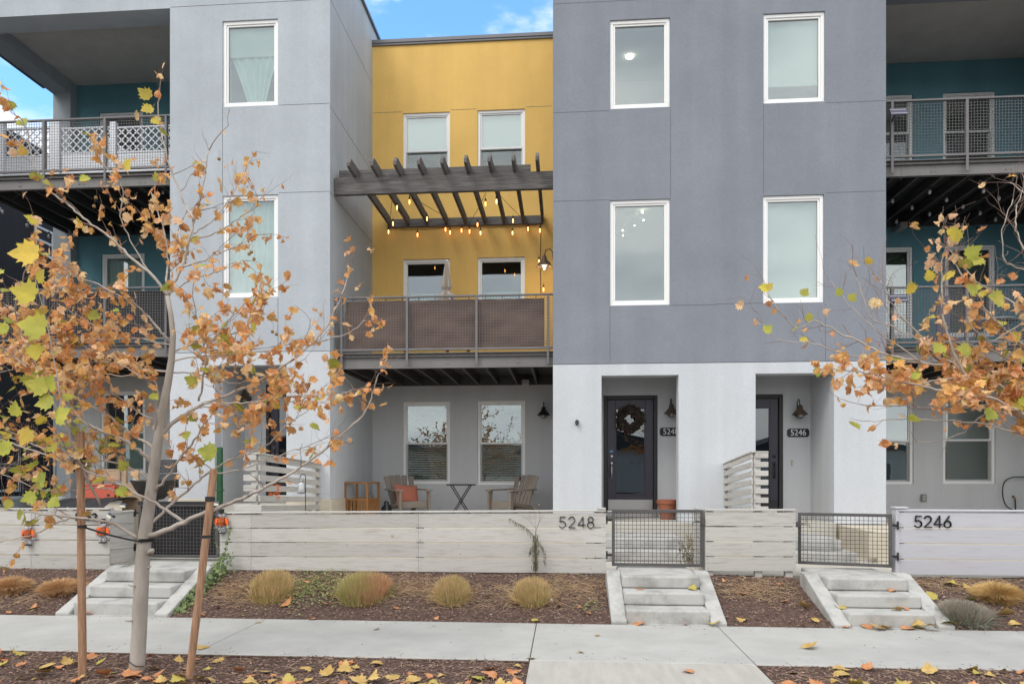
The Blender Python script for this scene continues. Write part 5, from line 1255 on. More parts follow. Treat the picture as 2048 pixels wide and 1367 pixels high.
# ------------------------------------------------------------ small wall fittings
def small(name, label, cat, u, v, Y, w, h, d, m_, bev=.006):
    c = P(u, v, Y); m = MB(); m.box(c.x - w / 2, c.x + w / 2, Y - d, Y - .001, c.z - h / 2, c.z + h / 2)
    return single(m, name, m_, label, cat, loc=c, bevel=bev, seg=2)
c = P(1154, 845, YF); m = MB(); t = thing('motion_sensor', 'small black security sensor on the white pillar left of the 5248 door', 'sensor', (c.x, YF - .004, c.z))
m.lathe([(.028, 0), (.03, .01), (.012, .03)], (c.x, YF - .006, c.z + .02), 14, M=Matrix.Rotation(R(90), 4, 'X')); m.box(c.x - .012, c.x + .012, YF - .05, YF - .006, c.z + .03, c.z + .05); m.build('bracket', BLACK, t)
m = MB(); m.prism([(c.x - .035, c.z + .03), (c.x + .035, c.z + .03), (c.x + .03, c.z - .03), (c.x, c.z - .06), (c.x - .03, c.z - .03)], 1, YF - .075, YF - .03); m.build('head', mat('dark teal plastic', (.03, .035, .045), .3), t, bevel=.006)
c = P(1846, 995, YB); t = thing('wall_outlet', 'grey covered outdoor outlet low on the wall under the right windows', 'outlet', (c.x, YB, c.z))
m = MB(); m.box(c.x - .055, c.x + .055, YB - .055, YB - .004, c.z - .075, c.z + .075); m.build('cover', mat('outlet grey', (.20, .20, .19), .5), t, bevel=.012, seg=2)
m = MB(); m.box(c.x - .03, c.x + .03, YB - .06, YB - .056, c.z - .055, c.z - .005); m.box(c.x - .03, c.x + .03, YB - .06, YB - .056, c.z + .005, c.z + .055); m.build('window_flap', mat('outlet flap', (.35, .35, .34), .4), t)
for (u, v, Y, lb) in ((1584, 925, YD, 'small beige doorbell beside the 5246 door'), (471, 895, YD, 'small dark doorbell on the wall left of the 5252 door')):
    c = P(u, v, Y); t = thing('doorbell', lb, 'doorbell', c); m = MB(); m.box(c.x - .018, c.x + .018, Y - .02, Y - .001, c.z - .05, c.z + .05); m.build('case', mat('bell beige', (.42, .38, .30), .5) if u > 1000 else BLACK, t, bevel=.005, seg=2); m = MB(); m.lathe([(.009, 0), (.009, .004)], (c.x, Y - .02, c.z - .015), 12, M=Matrix.Rotation(R(90), 4, 'X')); m.build('button', VINYL, t)
for (u, v, lb) in ((1051, 763, 'pale louvred vent under the yellow balcony'), (1810, 447, 'pale louvred vent under the upper right balcony')):
    c = P(u, v, YB); zc = Z_(v, c.x, 14.7); xc = X_(u, 14.7); t = thing('wall_vent', lb, 'vent', (xc, 14.72, zc)); m = MB(); m.box(xc - .075, xc + .075, 14.74, YB, zc - .055, zc + .055); m.build('housing', mat('vent beige', (.45, .43, .40), .6), t, bevel=.003)
    for k in range(5): m = MB(); m.box(xc - .068, xc + .068, 14.722, 14.739, zc - .045 + k * .021, zc - .034 + k * .021); m.build('louvre', mat('vent beige', (.45, .43, .40)), t)
# solar panels on the right balconies
for dz, lb in ((3.2, 'dark blue solar panel clamped to the upper right balcony post'), (0.0, 'dark blue solar panel clamped to the lower right balcony post')):
    c = P(1797, 224 if dz else 597, 12.35); t = thing('solar_charger', lb, 'solar panel', (c.x, 12.35, c.z))
    M_ = Matrix.Translation(c) @ Matrix.Rotation(R(-28), 4, 'X')
    m = MB(); m.box(-.14, .14, -.012, 0, -.08, .08, M_); m.build('panel', mat('solar cell', (.025, .028, .07), .15), t, bevel=.003)
    m = MB()
    for z in (-.045, .045): m.box(-.135, .135, -.0145, -.0125, z - .004, z + .004, M_)
    m.build('cell_lines', VDIRT, t); m = MB(); m.bar(c + Vector((-.05, .01, -.02)), (c.x - .05, 12.5, c.z - .1), .02); m.build('bracket', BLACK, t)
    m = MB(); m.tube([c + Vector((-.02, .02, -.06)), c + Vector((0, .02, -.5)), c + Vector((.05, .03, -.8)), c + Vector((.06, .03, -1.15))], .003, 4); m.build('lead', BLACK, t)
# hose at the right edge
t = thing('garden_hose', 'dark green garden hose looped over a white hook by the right edge', 'hose', P(2030, 1000, YB - .1))
m = MB(); pts = [P(u, v, YB - y) for u, v, y in [(2031, 1022, .12), (2012, 1010, .14), (2005, 985, .14), (2010, 962, .12), (2030, 953, .10), (2060, 958, .12), (2080, 985, .13), (2070, 1020, .13)]]
m.tube(interp(pts, 5), .012, 8); m.build('hose', mat('hose dark', (.02, .03, .04), .4), t, smooth=True)
m = MB(); m.tube([P(2023, 960, YB - .02), P(2036, 951, YB - .1), P(2050, 958, YB - .02)], .008, 6); m.build('hook', VINYL, t)
t = thing('hose_tap', 'brass hose tap with black hose end by the right edge', 'tap', P(2029, 997, YB - .05))
m = MB(); c = P(2029, 994, YB - .06); m.tube([c + Vector((0, .06, .02)), c, c + Vector((0, -.02, -.04))], .016, 8); m.lathe([(.03, 0), (.03, .01), (.01, .012)], c + Vector((-.02, 0, .03)), 8); m.build('valve', mat('brass', (.30, .18, .09), .5, metal=.5), t)
m = MB(); m.tube([c + Vector((0, -.02, -.04)), c + Vector((.01, -.02, -.3))], .014, 8); m.build('hose_end', BLACK, t)

# ============================================================ PORCH OF 5248
def chair_build(label, loc, rz):
    t = thing('adirondack_chair', label, 'chair', loc, rz, group='taupe adirondack chairs', local=True)
    PL = mat('taupe resin', (.215, .18, .15), .55, var=.05, vs_=5)
    # local frame: chair faces -Y
    m = MB(); m.prism([(-.30, .36), (-.31, .33), (-.26, .31), (.22, .20), (.22, .235), (-.22, .36)], 0, -.27, .27); m.build('seat', PL, t, bevel=.01, seg=2)
    m = MB(); m.box(-.27, .27, -.315, -.285, .23, .355); m.build('front_apron', PL, t, bevel=.012, seg=2)
    M_ = Matrix.Translation((0, .20, .22)) @ Matrix.Rotation(R(-24), 4, 'X')
    n = 5
    for k in range(n):
        q = (k - 2) / 2; w0, w1 = .088, .122; x0 = q * .195; x1 = q * .275; H = .72 - .055 * abs(q) ** 2
        m = MB(); vs = []
        for (xc, w, z, yy) in ((x0, w0, 0, .02 * q * q), (x0 + (x1 - x0) * .5, w0 * 1.12, H * .5, -.03 * q * q), (x1, w1, H - .02, -.05 * q * q), (x1, w1 * .75, H, -.05 * q * q)):
            for y in (yy - .011, yy + .011): vs += [M_ @ Vector((xc - w / 2, y, z)), M_ @ Vector((xc + w / 2, y, z))]
        fs = []
        for j in range(3):
            a = j * 4; b = a + 4; fs += [(a, a + 1, b + 1, b), (a + 3, a + 2, b + 2, b + 3), (a + 2, a, b, b + 2), (a + 1, a + 3, b + 3, b + 1)]
        fs += [(0, 2, 3, 1), (12, 13, 15, 14)]
        m.add(vs, fs); m.build('back_slat', PL, t, bevel=.004)
    m = MB(); vs = [M_ @ Vector((x, .02, z)) for x in (-.26, .26) for z in (.26, .34)]
    m.bar(M_ @ Vector((-.24, .03, .33)), M_ @ Vector((.24, .03, .33)), .03, .06); m.build('back_rail', PL, t, bevel=.006)
    for sx in (-1, 1):
        m = MB(); pts = [(sx * .34, -.36, .575), (sx * .345, -.1, .58), (sx * .33, .15, .585), (sx * .29, .36, .59)]
        for a, b in zip(pts[:-1], pts[1:]): m.bar(a, b, .105, .03)
        m.box(sx * .29 - .045, sx * .29 + .045, -.375, -.32, .545, .59); m.build('arm', PL, t, bevel=.01, seg=2)
        m = MB(); m.prism([(-.37, 0), (-.30, 0), (-.27, .30), (-.24, .56), (-.36, .575)], 0, sx * .315 - .022, sx * .315 + .022); m.build('leg', PL, t, bevel=.008, seg=2)
        m = MB(); m.prism([(.46, 0), (.38, 0), (.18, .20), (-.24, .31), (-.24, .35), (.26, .27), (.34, .20)], 0, sx * .27 - .02, sx * .27 + .02); m.build('leg', PL, t, bevel=.008, seg=2)
    return t
Zp = .75
c1 = P(815, 1000, 13.85); ch1 = chair_build('taupe adirondack chair holding an orange cushion', (c1.x, 13.85, Zp), R(38))
c2 = P(1024, 1000, 13.9); dup(ch1, (c2.x, 13.9, Zp), R(-42), 'empty taupe adirondack chair right of the folding table')
# cushion
M_ = Matrix.Translation((c1.x, 13.85, Zp)) @ Matrix.Rotation(R(38), 4, 'Z') @ Matrix.Translation((0.02, .07, .48)) @ Matrix.Rotation(R(-30), 4, 'X') @ Matrix.Rotation(R(6), 4, 'Y')
m = MB(); n = 14; vs = []
for s_ in (1, -1):
    for j in range(n + 1):
        for i in range(n + 1):
            a, b = i / n * 2 - 1, j / n * 2 - 1; th = .075 * ((1 - a * a) ** .4) * ((1 - b * b) ** .4) * s_
            pin = 1 - .07 * (1 - abs(a)) * 1; vs.append(M_ @ Vector((a * .25 * (1 - .06 * (1 - b * b)), th, b * .23 * (1 - .06 * (1 - a * a)))))
K = (n + 1) ** 2
fs = [(j * (n + 1) + i, j * (n + 1) + i + 1, (j + 1) * (n + 1) + i + 1, (j + 1) * (n + 1) + i) for j in range(n) for i in range(n)]
m.add(vs, fs + [tuple(K + q for q in f[::-1]) for f in fs])
single(m, 'cushion', mat('burnt orange cloth', (.38, .125, .08), .95, var=.1, vs_=40, bump=.002, bs=300), 'burnt orange square cushion lying on the left adirondack chair', 'cushion', loc=M_.translation, smooth=True)
# folding table
c = P(922, 968, 14.0); zt = c.z; t = thing('folding_table', 'small round black folding table between the two chairs', 'table', (c.x, 14.0, Zp))
DM = mat('charcoal metal', (.03, .032, .038), .5)
m = MB(); m.lathe([(.02, zt - .02), (.29, zt - .02), (.30, zt - .012), (.30, zt), (.285, zt + .006), (.01, zt + .006)], (c.x, 14.0, 0), 40); m.build('table_top', DM, t, smooth=False)
for sx, yy in ((1, -.16), (1, .16), (-1, -.13), (-1, .13)):
    m = MB(); m.bar((c.x - sx * .22, 14 + yy, Zp), (c.x + sx * .19, 14 + yy, zt - .02), .026, .02); m.build('leg', DM, t, bevel=.003)
m = MB(); m.bar((c.x - .22, 13.85, Zp + .04), (c.x - .22, 14.15, Zp + .04), .02); m.bar((c.x + .22, 13.85, Zp + .04), (c.x + .22, 14.15, Zp + .04), .02); m.bar((c.x, 13.84, (Zp + zt) / 2 - .01), (c.x, 14.16, (Zp + zt) / 2 - .01), .02); m.build('cross_bar', DM, t)
# acacia cabinet
c = P(724, 1010, 13.3); t = thing('serving_cabinet', 'open topped acacia wood cabinet in the corner of the porch', 'cabinet', (c.x, 13.3, Zp), R(-12), local=True)
W_, D_, H_ = .47, .46, Z_(963, c.x, 13.3) - Zp
for x in (-1, 1):
    for y in (-1, 1):
        m = MB(); m.box(x * W_ / 2 - .02, x * W_ / 2 + .02, y * D_ / 2 - .02, y * D_ / 2 + .02, 0, H_ - .001); m.build('leg', TEAK, t, bevel=.003)
m = MB(); m.box(-W_ / 2 - .02, W_ / 2 + .02, -D_ / 2 - .022, -D_ / 2 + .022, H_ - .035, H_); m.box(-W_ / 2 - .02, W_ / 2 + .02, D_ / 2 - .022, D_ / 2 + .022, H_ - .035, H_); m.box(-W_ / 2 - .022, -W_ / 2 + .022, -D_ / 2 + .022, D_ / 2 - .022, H_ - .035, H_ - .001); m.box(W_ / 2 - .022, W_ / 2 + .022, -D_ / 2 + .022, D_ / 2 - .022, H_ - .035, H_ - .001); m.build('top_frame', TEAK, t, bevel=.003)
m = MB(); m.box(-W_ / 2, W_ / 2, -D_ / 2, D_ / 2, .40, .425); m.build('shelf', TEAK, t, bevel=.003)
m = MB(); m.box(-W_ / 2 - .015, W_ / 2 + .015, -D_ / 2 - .018, -D_ / 2 + .012, .385, .43); m.box(W_ / 2 - .012, W_ / 2 + .018, -D_ / 2, D_ / 2, .385, .43); m.build('shelf_rail', TEAK, t, bevel=.003)
for k in range(6): x = -W_ / 2 + .045 + k * (W_ - .09) / 5; m = MB(); m.box(x - .026, x + .026, -D_ / 2 - .006, -D_ / 2 + .006, .05, .384); m.build('slat', TEAK, t, bevel=.002)
for k in range(5): y = -D_ / 2 + .055 + k * (D_ - .1) / 4; m = MB(); m.box(W_ / 2 - .006, W_ / 2 + .006, y - .04, y + .04, .05, .384); m.build('side_board', TEAK, t, bevel=.002)
m = MB(); m.box(-W_ / 2, W_ / 2, -D_ / 2, D_ / 2, .06, .08); m.build('bottom_shelf', TEAK, t)
# dark bag
c = P(769, 1005, 13.6); m = MB(); m.lathe([(.02, .36), (.05, .33), (.045, .3), (.09, .22), (.12, .1), (.11, .01), (.05, 0)], (c.x, 13.75, Zp), 14)
m.v = [(x + .012 * math.sin(z * 30 + y * 50), y + .012 * math.sin(z * 41 + x * 37), z) for x, y, z in m.v]
single(m, 'rubbish_bag', mat('black plastic bag', (.03, .033, .04), .3), 'small black plastic bag between the acacia cabinet and the chair', 'bag', loc=(c.x, 13.75, Zp), smooth=True)
# terracotta pot at the door
c = P(1335, 1036, 12.95); TC = mat('terracotta', (.32, .11, .06), .8, var=.12, vs_=6)
def pot(name, label, x, y, z, r0, r1, h, m_, cat='pot', rim=.03, soil=True):
    t = thing(name, label, cat, (x, y, z)); m = MB()
    m.lathe([(r0, 0), (r1 * .97, h - rim * 1.6), (r1 * .97, h - rim * 1.6), (r1 * 1.05, h - rim * 1.5), (r1 * 1.07, h), (r1 * .93, h), (r1 * .9, h - .05)], (x, y, z), 28); m.build('pot_body', m_, t, bevel=.003)
    if soil: m = MB(); m.lathe([(.01, h - .045), (r1 * .91, h - .05)], (x, y, z), 20); m.build('soil', SOIL, t)
    return t
pot('terracotta_pot', 'large empty terracotta pot beside the 5248 door', c.x, 12.95, .82, .13, .185, .36, TC, rim=.05)
# wreath
c = P(1260, 838, YD - .03); t = thing('door_wreath', 'dark heart centred leaf wreath hanging on the 5248 door', 'wreath', (c.x, YD - .05, c.z))
m = MB()
for k in range(620):
    a = rnd.uniform(0, 6.283); rr = .17 + rnd.gauss(0, .034)
    hx = .0; px, pz = rr * math.cos(a), rr * math.sin(a) * 1.0
    p = Vector((c.x + px, YD - .035 - rnd.uniform(0, .07), c.z + pz))
    leaf(m, p, (math.cos(a + rnd.uniform(-1.5, 1.5)), rnd.uniform(-.6, .2), math.sin(a + rnd.uniform(-1.5, 1.5))), (rnd.uniform(-.6, .6), -1, rnd.uniform(-.6, .6)), rnd.uniform(.04, .075), .6, .8, 0, 0, .1)
m.build('leaves', mat('wreath foliage', (.032, .028, .02), .7, c2=(.05, .025, .015), vs_=30, island=.5), t)
m = MB(); m.lathe([(.0001, 0)], c, 3) if False else None
ring = [(c.x + .17 * math.cos(a), YD - .04, c.z + .17 * math.sin(a)) for a in [i * 6.2832 / 24 for i in range(25)]]
m.tube(ring, .03, 8); m.build('wreath_ring', mat('wreath twig', (.03, .022, .015), .9), t)
m = MB(); m.box(c.x - .012, c.x + .012, YD + .015, YD + .02, c.z + .2, gB[3] - .002); m.build('hanger', BLACK, t)
# ============================================================ LEFT PORCH CLUTTER
ZL = 1.03
# black iron railing with scrolls
t = thing('iron_railing', 'black wrought iron railing on the far left porch behind the branches', 'railing', (-8, 10.9, ZL))
Yr = 10.9; x0, x1 = X_(-80, Yr), X_(112, Yr); zt = Z_(885, x0, Yr)
for z, nm in ((ZL + .08, 'bottom_rail'), (zt, 'top_rail')):
    m = MB(); m.box(x0, x1, Yr - .018, Yr + .018, z - .018, z + .018); m.build(nm, BLACK, t)
m = MB(); x = x0
while x < x1: m.tube([(x, Yr, ZL + .08), (x, Yr, zt)], .007, 5); x += .105
x = x0 + .2
while x < x1 - .1:
    for s_ in (-1, 1): m.tube([(x + .05 * math.cos(a) * s_, Yr - .012, (ZL + zt) / 2 + .1 * s_ + .05 * math.sin(a)) for a in [i * .5 for i in range(13)]], .005, 4)
    x += .42
m.build('bars', BLACK, t)
# barbecue cover bench
c = P(36, 938, 10.7); t = thing('porch_bench', 'black metal porch bench at the far left behind the fence', 'bench', (c.x, 10.7, ZL))
m = MB(); m.box(c.x - .28, c.x + .28, 10.5, 10.8, c.z - .04, c.z + .04); m.build('seat', BLACK, t, bevel=.02, seg=2)
for s_ in (-.24, .24):
    for y in (10.52, 10.78): m = MB(); m.tube([(c.x + s_, y, ZL), (c.x + s_ * .95, y, c.z - .03)], .014, 6); m.build('leg', BLACK, t)
m = MB()
for k in range(9): x = c.x - .24 + k * .06; m.tube([(x, 10.79, c.z + .03), (x, 10.82, c.z + .36)], .006, 4)
m.tube([(c.x - .27, 10.82, c.z + .37), (c.x + .27, 10.82, c.z + .37)], .014, 6); m.build('backrest', BLACK, t)
def plant(t, x, y, z, n=14, s=.12, mts=None, h=.18):
    m = MB()
    for k in range(n):
        a = rnd.uniform(0, 6.28); q = Vector((x + math.cos(a) * .05, y + math.sin(a) * .05, z + rnd.uniform(.0, h)))
        m.tube([(x, y, z), tuple(q)], .003, 4, cap=False); leaf(m, q, (math.cos(a), math.sin(a) - .3, rnd.uniform(-.2, .8)), (0, -.6, 1), s * rnd.uniform(.7, 1.2), .5, .3, 0, 0, .08)
    m.build('foliage', mts or mat('pot plant green', (.13, .20, .035), .6, island=.3), t)
def potx(label, u, v, Y, r0, r1, h, m_, rim=.03, pl=False, name='plant_pot'):
    c = P(u, v, Y); t = pot(name, label, c.x, Y, ZL + .0, r0, r1, h, m_, rim=rim)
    if pl: plant(t, c.x, Y, ZL + h - .03)
    return t
Yp = 10.45
potx('blue grey bowl planter at the far left of the porch', 32, 985, Yp, .10, .20, .26, mat('blue grey glaze', (.16, .19, .21), .6))
potx('dark grey pot with green leaves on the left porch', 84, 1000, Yp, .09, .115, .22, mat('dark grey pot', (.10, .105, .11), .6), pl=True)
c = P(105, 1003, Yp); t = thing('paint_can', 'blue and white tin beside the dark grey pot', 'tin', (c.x, Yp, ZL)); m = MB(); m.lathe([(.06, 0), (.06, .19), (.055, .195)], (c.x, Yp, ZL), 20); m.build('can', mat('tin blue', (.05, .12, .28), .4), t); m = MB(); m.lathe([(.061, .0), (.061, .06)], (c.x, Yp, ZL), 20); m.build('label_band', mat('tin white', (.6, .6, .6), .5), t)
c = P(122, 1003, Yp); t = thing('glass_jar', 'cloudy lidded jar standing between the tin and the maroon sign', 'jar', (c.x, Yp, ZL)); m = MB(); m.lathe([(.06, 0), (.075, .02), (.075, .17), (.055, .21)], (c.x, Yp, ZL), 20); m.build('body', mat('cloudy jar', (.42, .36, .34), .3), t, smooth=True); m = MB(); m.lathe([(.058, .21), (.06, .25), (.02, .26)], (c.x, Yp, ZL), 20); m.build('lid', mat('jar lid', (.4, .4, .4), .4), t)
# maroon vertical sign
c = P(150, 1010, Yp); t = thing('porch_sign', 'narrow maroon sign with white letters leaning behind the upright stake', 'sign', (c.x, Yp, ZL), 0, local=True)
t.rotation_euler = (R(-6), R(8), 0)
m = MB(); m.box(-.05, .05, 0, .015, 0, .92); m.build('board', mat('maroon paint', (.16, .03, .065), .6), t, bevel=.003)
for i, ch in enumerate('CHRISTMAS'):
    me = glyphs(ch, .105, .002); me.materials.append(mat('plaque white', (.75, .76, .78))); o = bpy.data.objects.new('lettering', me); col.objects.link(o); o.parent = t; o.rotation_euler = (R(90), 0, 0); o.location = (0, -.003, .86 - i * .097)
# wooden trestle with red tool box
c = P(212, 960, 10.6); t = thing('wooden_rack', 'pale timber rack above the orange red tool box', 'rack', (c.x, 10.6, ZL))
PW = mat('pale pine', (.45, .33, .22), .8, c2=(.34, .23, .15), vs_=5, stretch=(1, 4, 12))
za, zb_ = Z_(960, c.x, 10.6), Z_(941, c.x, 10.6)
m = MB(); m.box(c.x - .30, c.x + .26, 10.55, 10.59, za, zb_); m.build('board', PW, t, bevel=.004)
m = MB(); m.box(c.x - .32, c.x + .30, 10.55, 10.95, zb_ + .001, zb_ + .025); m.build('shelf', PW, t, bevel=.004)
for s_ in (-.28, .32): 
    for y in (10.6, 10.9): m = MB(); m.box(c.x + s_ - .03, c.x + s_ + .03, y - .03, y + .03, ZL, zb_); m.build('leg', PW, t, bevel=.004)
c = P(205, 985, 10.5); t = thing('tool_box', 'orange red plastic tool box on the black cloth at the left porch', 'tool box', (c.x, 10.5, ZL))
RD = mat('orange red plastic', (.52, .10, .055), .5)
z0, z1 = Z_(998, c.x, 10.5), Z_(968, c.x, 10.5)
m = MB(); m.prism([(c.x - .24, z0), (c.x + .235, z0), (c.x + .25, z0 + .06), (c.x + .25, z1 - .02), (c.x - .25, z1 - .02)], 1, 10.42, 10.62); m.build('body', RD, t, bevel=.008, seg=2)
m = MB(); m.box(c.x - .26, c.x + .22, 10.41, 10.63, z1 - .019, z1 + .005); m.build('lid', RD, t, bevel=.006, seg=2)
m = MB(); m.box(c.x + .13, c.x + .17, 10.414, 10.42, z0 + .055, z0 + .085); m.build('latch', BLACK, t)
# stand under it and black cloth draped on the fence back
m = MB(); n = 30; vs = []; x0, x1 = X_(95, 9.9), X_(235, 9.9)
for j in range(7):
    for i in range(n + 1):
        q = i / n; vs.append((x0 + (x1 - x0) * q, 9.45 + j * .17, Z_(1016, x0, 9.45) + .0 + .085 * math.sin(min(1, j / 3) * 1.57) + .02 * math.sin(q * 23 + j) + .012 * math.sin(q * 47) + (.03 * q if j > 1 else 0)))
m.add(vs, [(j * (n + 1) + i, j * (n + 1) + i + 1, (j + 1) * (n + 1) + i + 1, (j + 1) * (n + 1) + i) for j in range(6) for i in range(n)])
single(m, 'black_cloth', mat('black tarpaulin', (.025, .025, .028), .6), 'crumpled black cloth lying along the top of the left fence', 'cloth', loc=(x0, 9.8, 1.1), smooth=True)
# kettle grill / mesh chair behind trunk
c = P(308, 960, 10.6); t = thing('mesh_chair', 'round black mesh porch chair behind the sycamore trunk', 'chair', (c.x, 10.6, ZL))
m = MB(); m.lathe([(.02, .30), (.14, .32), (.25, .42), (.33, .60), (.34, .62), (.32, .60), (.23, .43)], (c.x, 10.6, ZL - .1), 24); m.build('seat', mat('black mesh weave', (.03, .028, .028), .7, c2=(.10, .09, .08), vs_=120, ramp=(.5, .6)), t, smooth=True)
m = MB()
for a in (0.5, 2.2, 3.8, 5.4): m.tube([(c.x + .2 * math.cos(a), 10.6 + .2 * math.sin(a), ZL), (c.x, 10.6, ZL + .25)], .014, 6)
m.build('legs', BLACK, t)
m = MB(); m.box(c.x - .30, c.x + .22, 10.85, 10.89, Z_(945, c.x, 10.85), Z_(918, c.x, 10.85)); m.box(c.x - .14, c.x + .26, 10.83, 10.87, Z_(975, c.x, 10.85), Z_(946, c.x, 10.85)); m.build('backrest', mat('dark slats', (.05, .05, .055), .7, c2=(.2, .2, .2), vs_=60, ramp=(.55, .6)), t, bevel=.01)
c = P(271, 958, 10.5); t = thing('succulent_pot', 'tiny white pot holding a succulent behind the trunk', 'pot', (c.x, 10.5, c.z - .05)); m = MB(); m.lathe([(.03, 0), (.04, .06), (.045, .062), (.045, .08), (.03, .08)], (c.x, 10.5, c.z - .05), 14); m.build('pot_body', VINYL, t); plant(t, c.x, 10.5, c.z + .02, 9, .05, mat('succulent', (.35, .38, .12), .6), .03)
m = MB(); c0 = P(271, 962, 10.5); m.box(c0.x - .16, c0.x + .16, 10.4, 10.62, ZL, c0.z - .031); single(m, 'side_stand', PW, 'pale timber stand carrying the white succulent pot', 'stand', loc=(c0.x, 10.5, ZL), bevel=.006)
# solar spot lights clipped on the fence
for u, v, lb in ((248, 1009, 'solar lamp clipped on the post beside the black backed gate'), (223, 1030, 'tilted solar lamp on the end of the left fence'), (434, 1005, 'solar lamp on top of the fence post right of the gate')):
    Y = 9.6 if u < 240 or u > 300 else 9.7; Y = 9.12 if u == 223 else Y; c = P(u, v, Y); t = thing('solar_lamp', lb, 'solar lamp', c, group='small solar fence lamps')
    M_ = Matrix.Translation(c) @ Matrix.Rotation(R(-20), 4, 'X') @ Matrix.Rotation(R(30 if u == 223 else 4), 4, 'Y')
    m = MB(); m.box(-.045, .045, -.03, .03, -.012, .02, M_); m.build('panel', mat('solar slate', (.05, .06, .08), .2), t, bevel=.005)
    m = MB(); m.box(-.04, .04, -.032, -.005, -.05, -.0125, M_); m.build('lens', mat('lamp lens', (.5, .5, .4), .3), t, bevel=.004)
# green post/downspout left of 5252 door
a, b = P(437, 1000, 12.2), P(447, 905, 12.2); m = MB(); m.box(a.x, b.x, 12.12, 12.19, 1.1, b.z + .1); m.box(a.x - .02, b.x + .03, 12.11, 12.2, 1.35, 1.37)
single(m, 'umbrella_sleeve', mat('dark green paint', (.015, .085, .03), .5), 'tall dark green folded sleeve leaning at the 5252 entrance', 'sleeve', loc=(a.x, 12.15, 1.1), bevel=.01)
# lantern on shepherd hook
c = P(611, 1020, 9.6); t = thing('hanging_lantern', 'glass lantern on a black shepherd hook by the slat screen', 'lantern', (c.x, 9.6, .4))
zt = Z_(947, c.x, 9.6)
m = MB(); m.tube([(c.x, 9.6, .35), (c.x, 9.6, zt - .03), (c.x - .02, 9.6, zt), (c.x - .06, 9.6, zt - .01), (c.x - .085, 9.6, zt - .06)], .006, 6); m.build('hook', BLACK, t)
lc = (c.x - .055, 9.6, Z_(985, c.x, 9.6)); m = MB(); m.lathe([(.045, 0), (.05, .02), (.04, .13), (.02, .16)], lc, 14); m.build('glass_body', mat('lantern glass', (.45, .47, .48), .1, spec=1), t, smooth=True)
m = MB(); m.lathe([(.055, -.012), (.06, 0), (.03, .01)], lc, 14); m.lathe([(.03, .155), (.035, .17), (.01, .19)], lc, 14); m.tube([(lc[0], 9.6, lc[2] + .18), (c.x - .085, 9.6, zt - .055)], .004, 4); m.build('cap', NICKEL, t)
# orange tinsel wreath-like ornament behind the left screen
TO = mat('orange tinsel', (.85, .21, .03), .3, island=.6); TS = mat('silver tinsel', (.70, .71, .74), .25, island=.4, metal=.4)
def tinsel(mb, c, rx, ry, rz, n, s=.012):
    for _ in range(n):
        a = rnd.uniform(0, 6.283); b = rnd.uniform(-1, 1); q = math.sqrt(1 - b * b); k = rnd.uniform(.75, 1.0)
        p = Vector((c[0] + rx * k * q * math.cos(a), c[1] + ry * k * q * math.sin(a), c[2] + rz * k * b))
        d = Vector((rnd.uniform(-1, 1), rnd.uniform(-1, 1), rnd.uniform(-1, 1))).normalized() * s; e = d.orthogonal().normalized() * s * .28
        mb.add([p - d, p + e, p + d, p - e + Vector((0, -s * .2, 0))], [(0, 1, 2), (0, 2, 3), (0, 3, 1), (1, 3, 2)])
m = MB()
c = P(548, 985, 10.4)
for k in range(5): tinsel(m, (c.x, 10.4, c.z - .07 + k * .045), .11 - .02 * (k % 2), .06, .03, 110)
single(m, 'tinsel_ornament', TO, 'orange tinsel ornament glowing through the slats of the left screen', 'ornament', loc=c)
# nutcracker-like tinsel soldiers on the fence
def soldier(u, v, Y, label, s=1.0):
    c = P(u, v, Y); x, y, z = c; t = thing('tinsel_soldier', label, 'ornament', (x, Y - .02, z), group='orange tinsel toy soldiers')
    y = Y - .035
    m = MB(); tinsel(m, (x, y, z + .01), .052, .03, .062, 240); m.lathe([(.045, -.05), (.05, 0), (.045, .055)], (x, y, z), 12); m.build('coat', TO, t)
    for sx in (-1, 1):
        m = MB(); tinsel(m, (x + sx * .075, y, z + .005), .022, .022, .055, 90); m.tube([(x + sx * .06, y, z + .05), (x + sx * .078, y, z - .03)], .014, 6); m.build('sleeve', TO, t)
        m = MB(); tinsel(m, (x + sx * .078, y, z - .062), .02, .02, .018, 40); m.build('glove', TS, t)
        m = MB(); tinsel(m, (x + sx * .022, y, z - .10), .024, .022, .045, 90); m.build('leg', TS, t)
        m = MB(); m.box(x + sx * .024 - .022, x + sx * .024 + .022, y - .03, y + .02, z - .158, z - .14); m.build('boot', BLACK, t, bevel=.005)
    m = MB(); tinsel(m, (x, y, z + .095), .04, .028, .03, 130); m.build('head', TS, t)
    m = MB(); m.lathe([(.03, .115), (.032, .15), (.034, .175), (.03, .178)], (x, y, z), 14); m.build('hat', BLACK, t)
    m = MB(); m.box(x - .05, x + .05, y - .036, y - .02, z - .022, z - .004); m.build('belt', BLACK, t)
    m = MB(); m.lathe([(.010, 0), (.014, .004), (.014, .008), (.008, .010)], (x, y - .036, z - .012), 14, M=Matrix.Rotation(R(90), 4, 'X')); m.lathe([(.006, 0), (.006, .008)], (x, y - .03, z + .025), 8, M=Matrix.Rotation(R(90), 4, 'X')); m.build('buckle', VINYL, t)
soldier(60, 1067, YG + .02, 'orange tinsel toy soldier with black hat, leftmost on the left fence')
soldier(209, 1062, YG + .02, 'orange tinsel toy soldier at the end of the left fence behind the tie')
soldier(446, 1043, YG, 'orange tinsel toy soldier hanging at the corner of the centre fence')

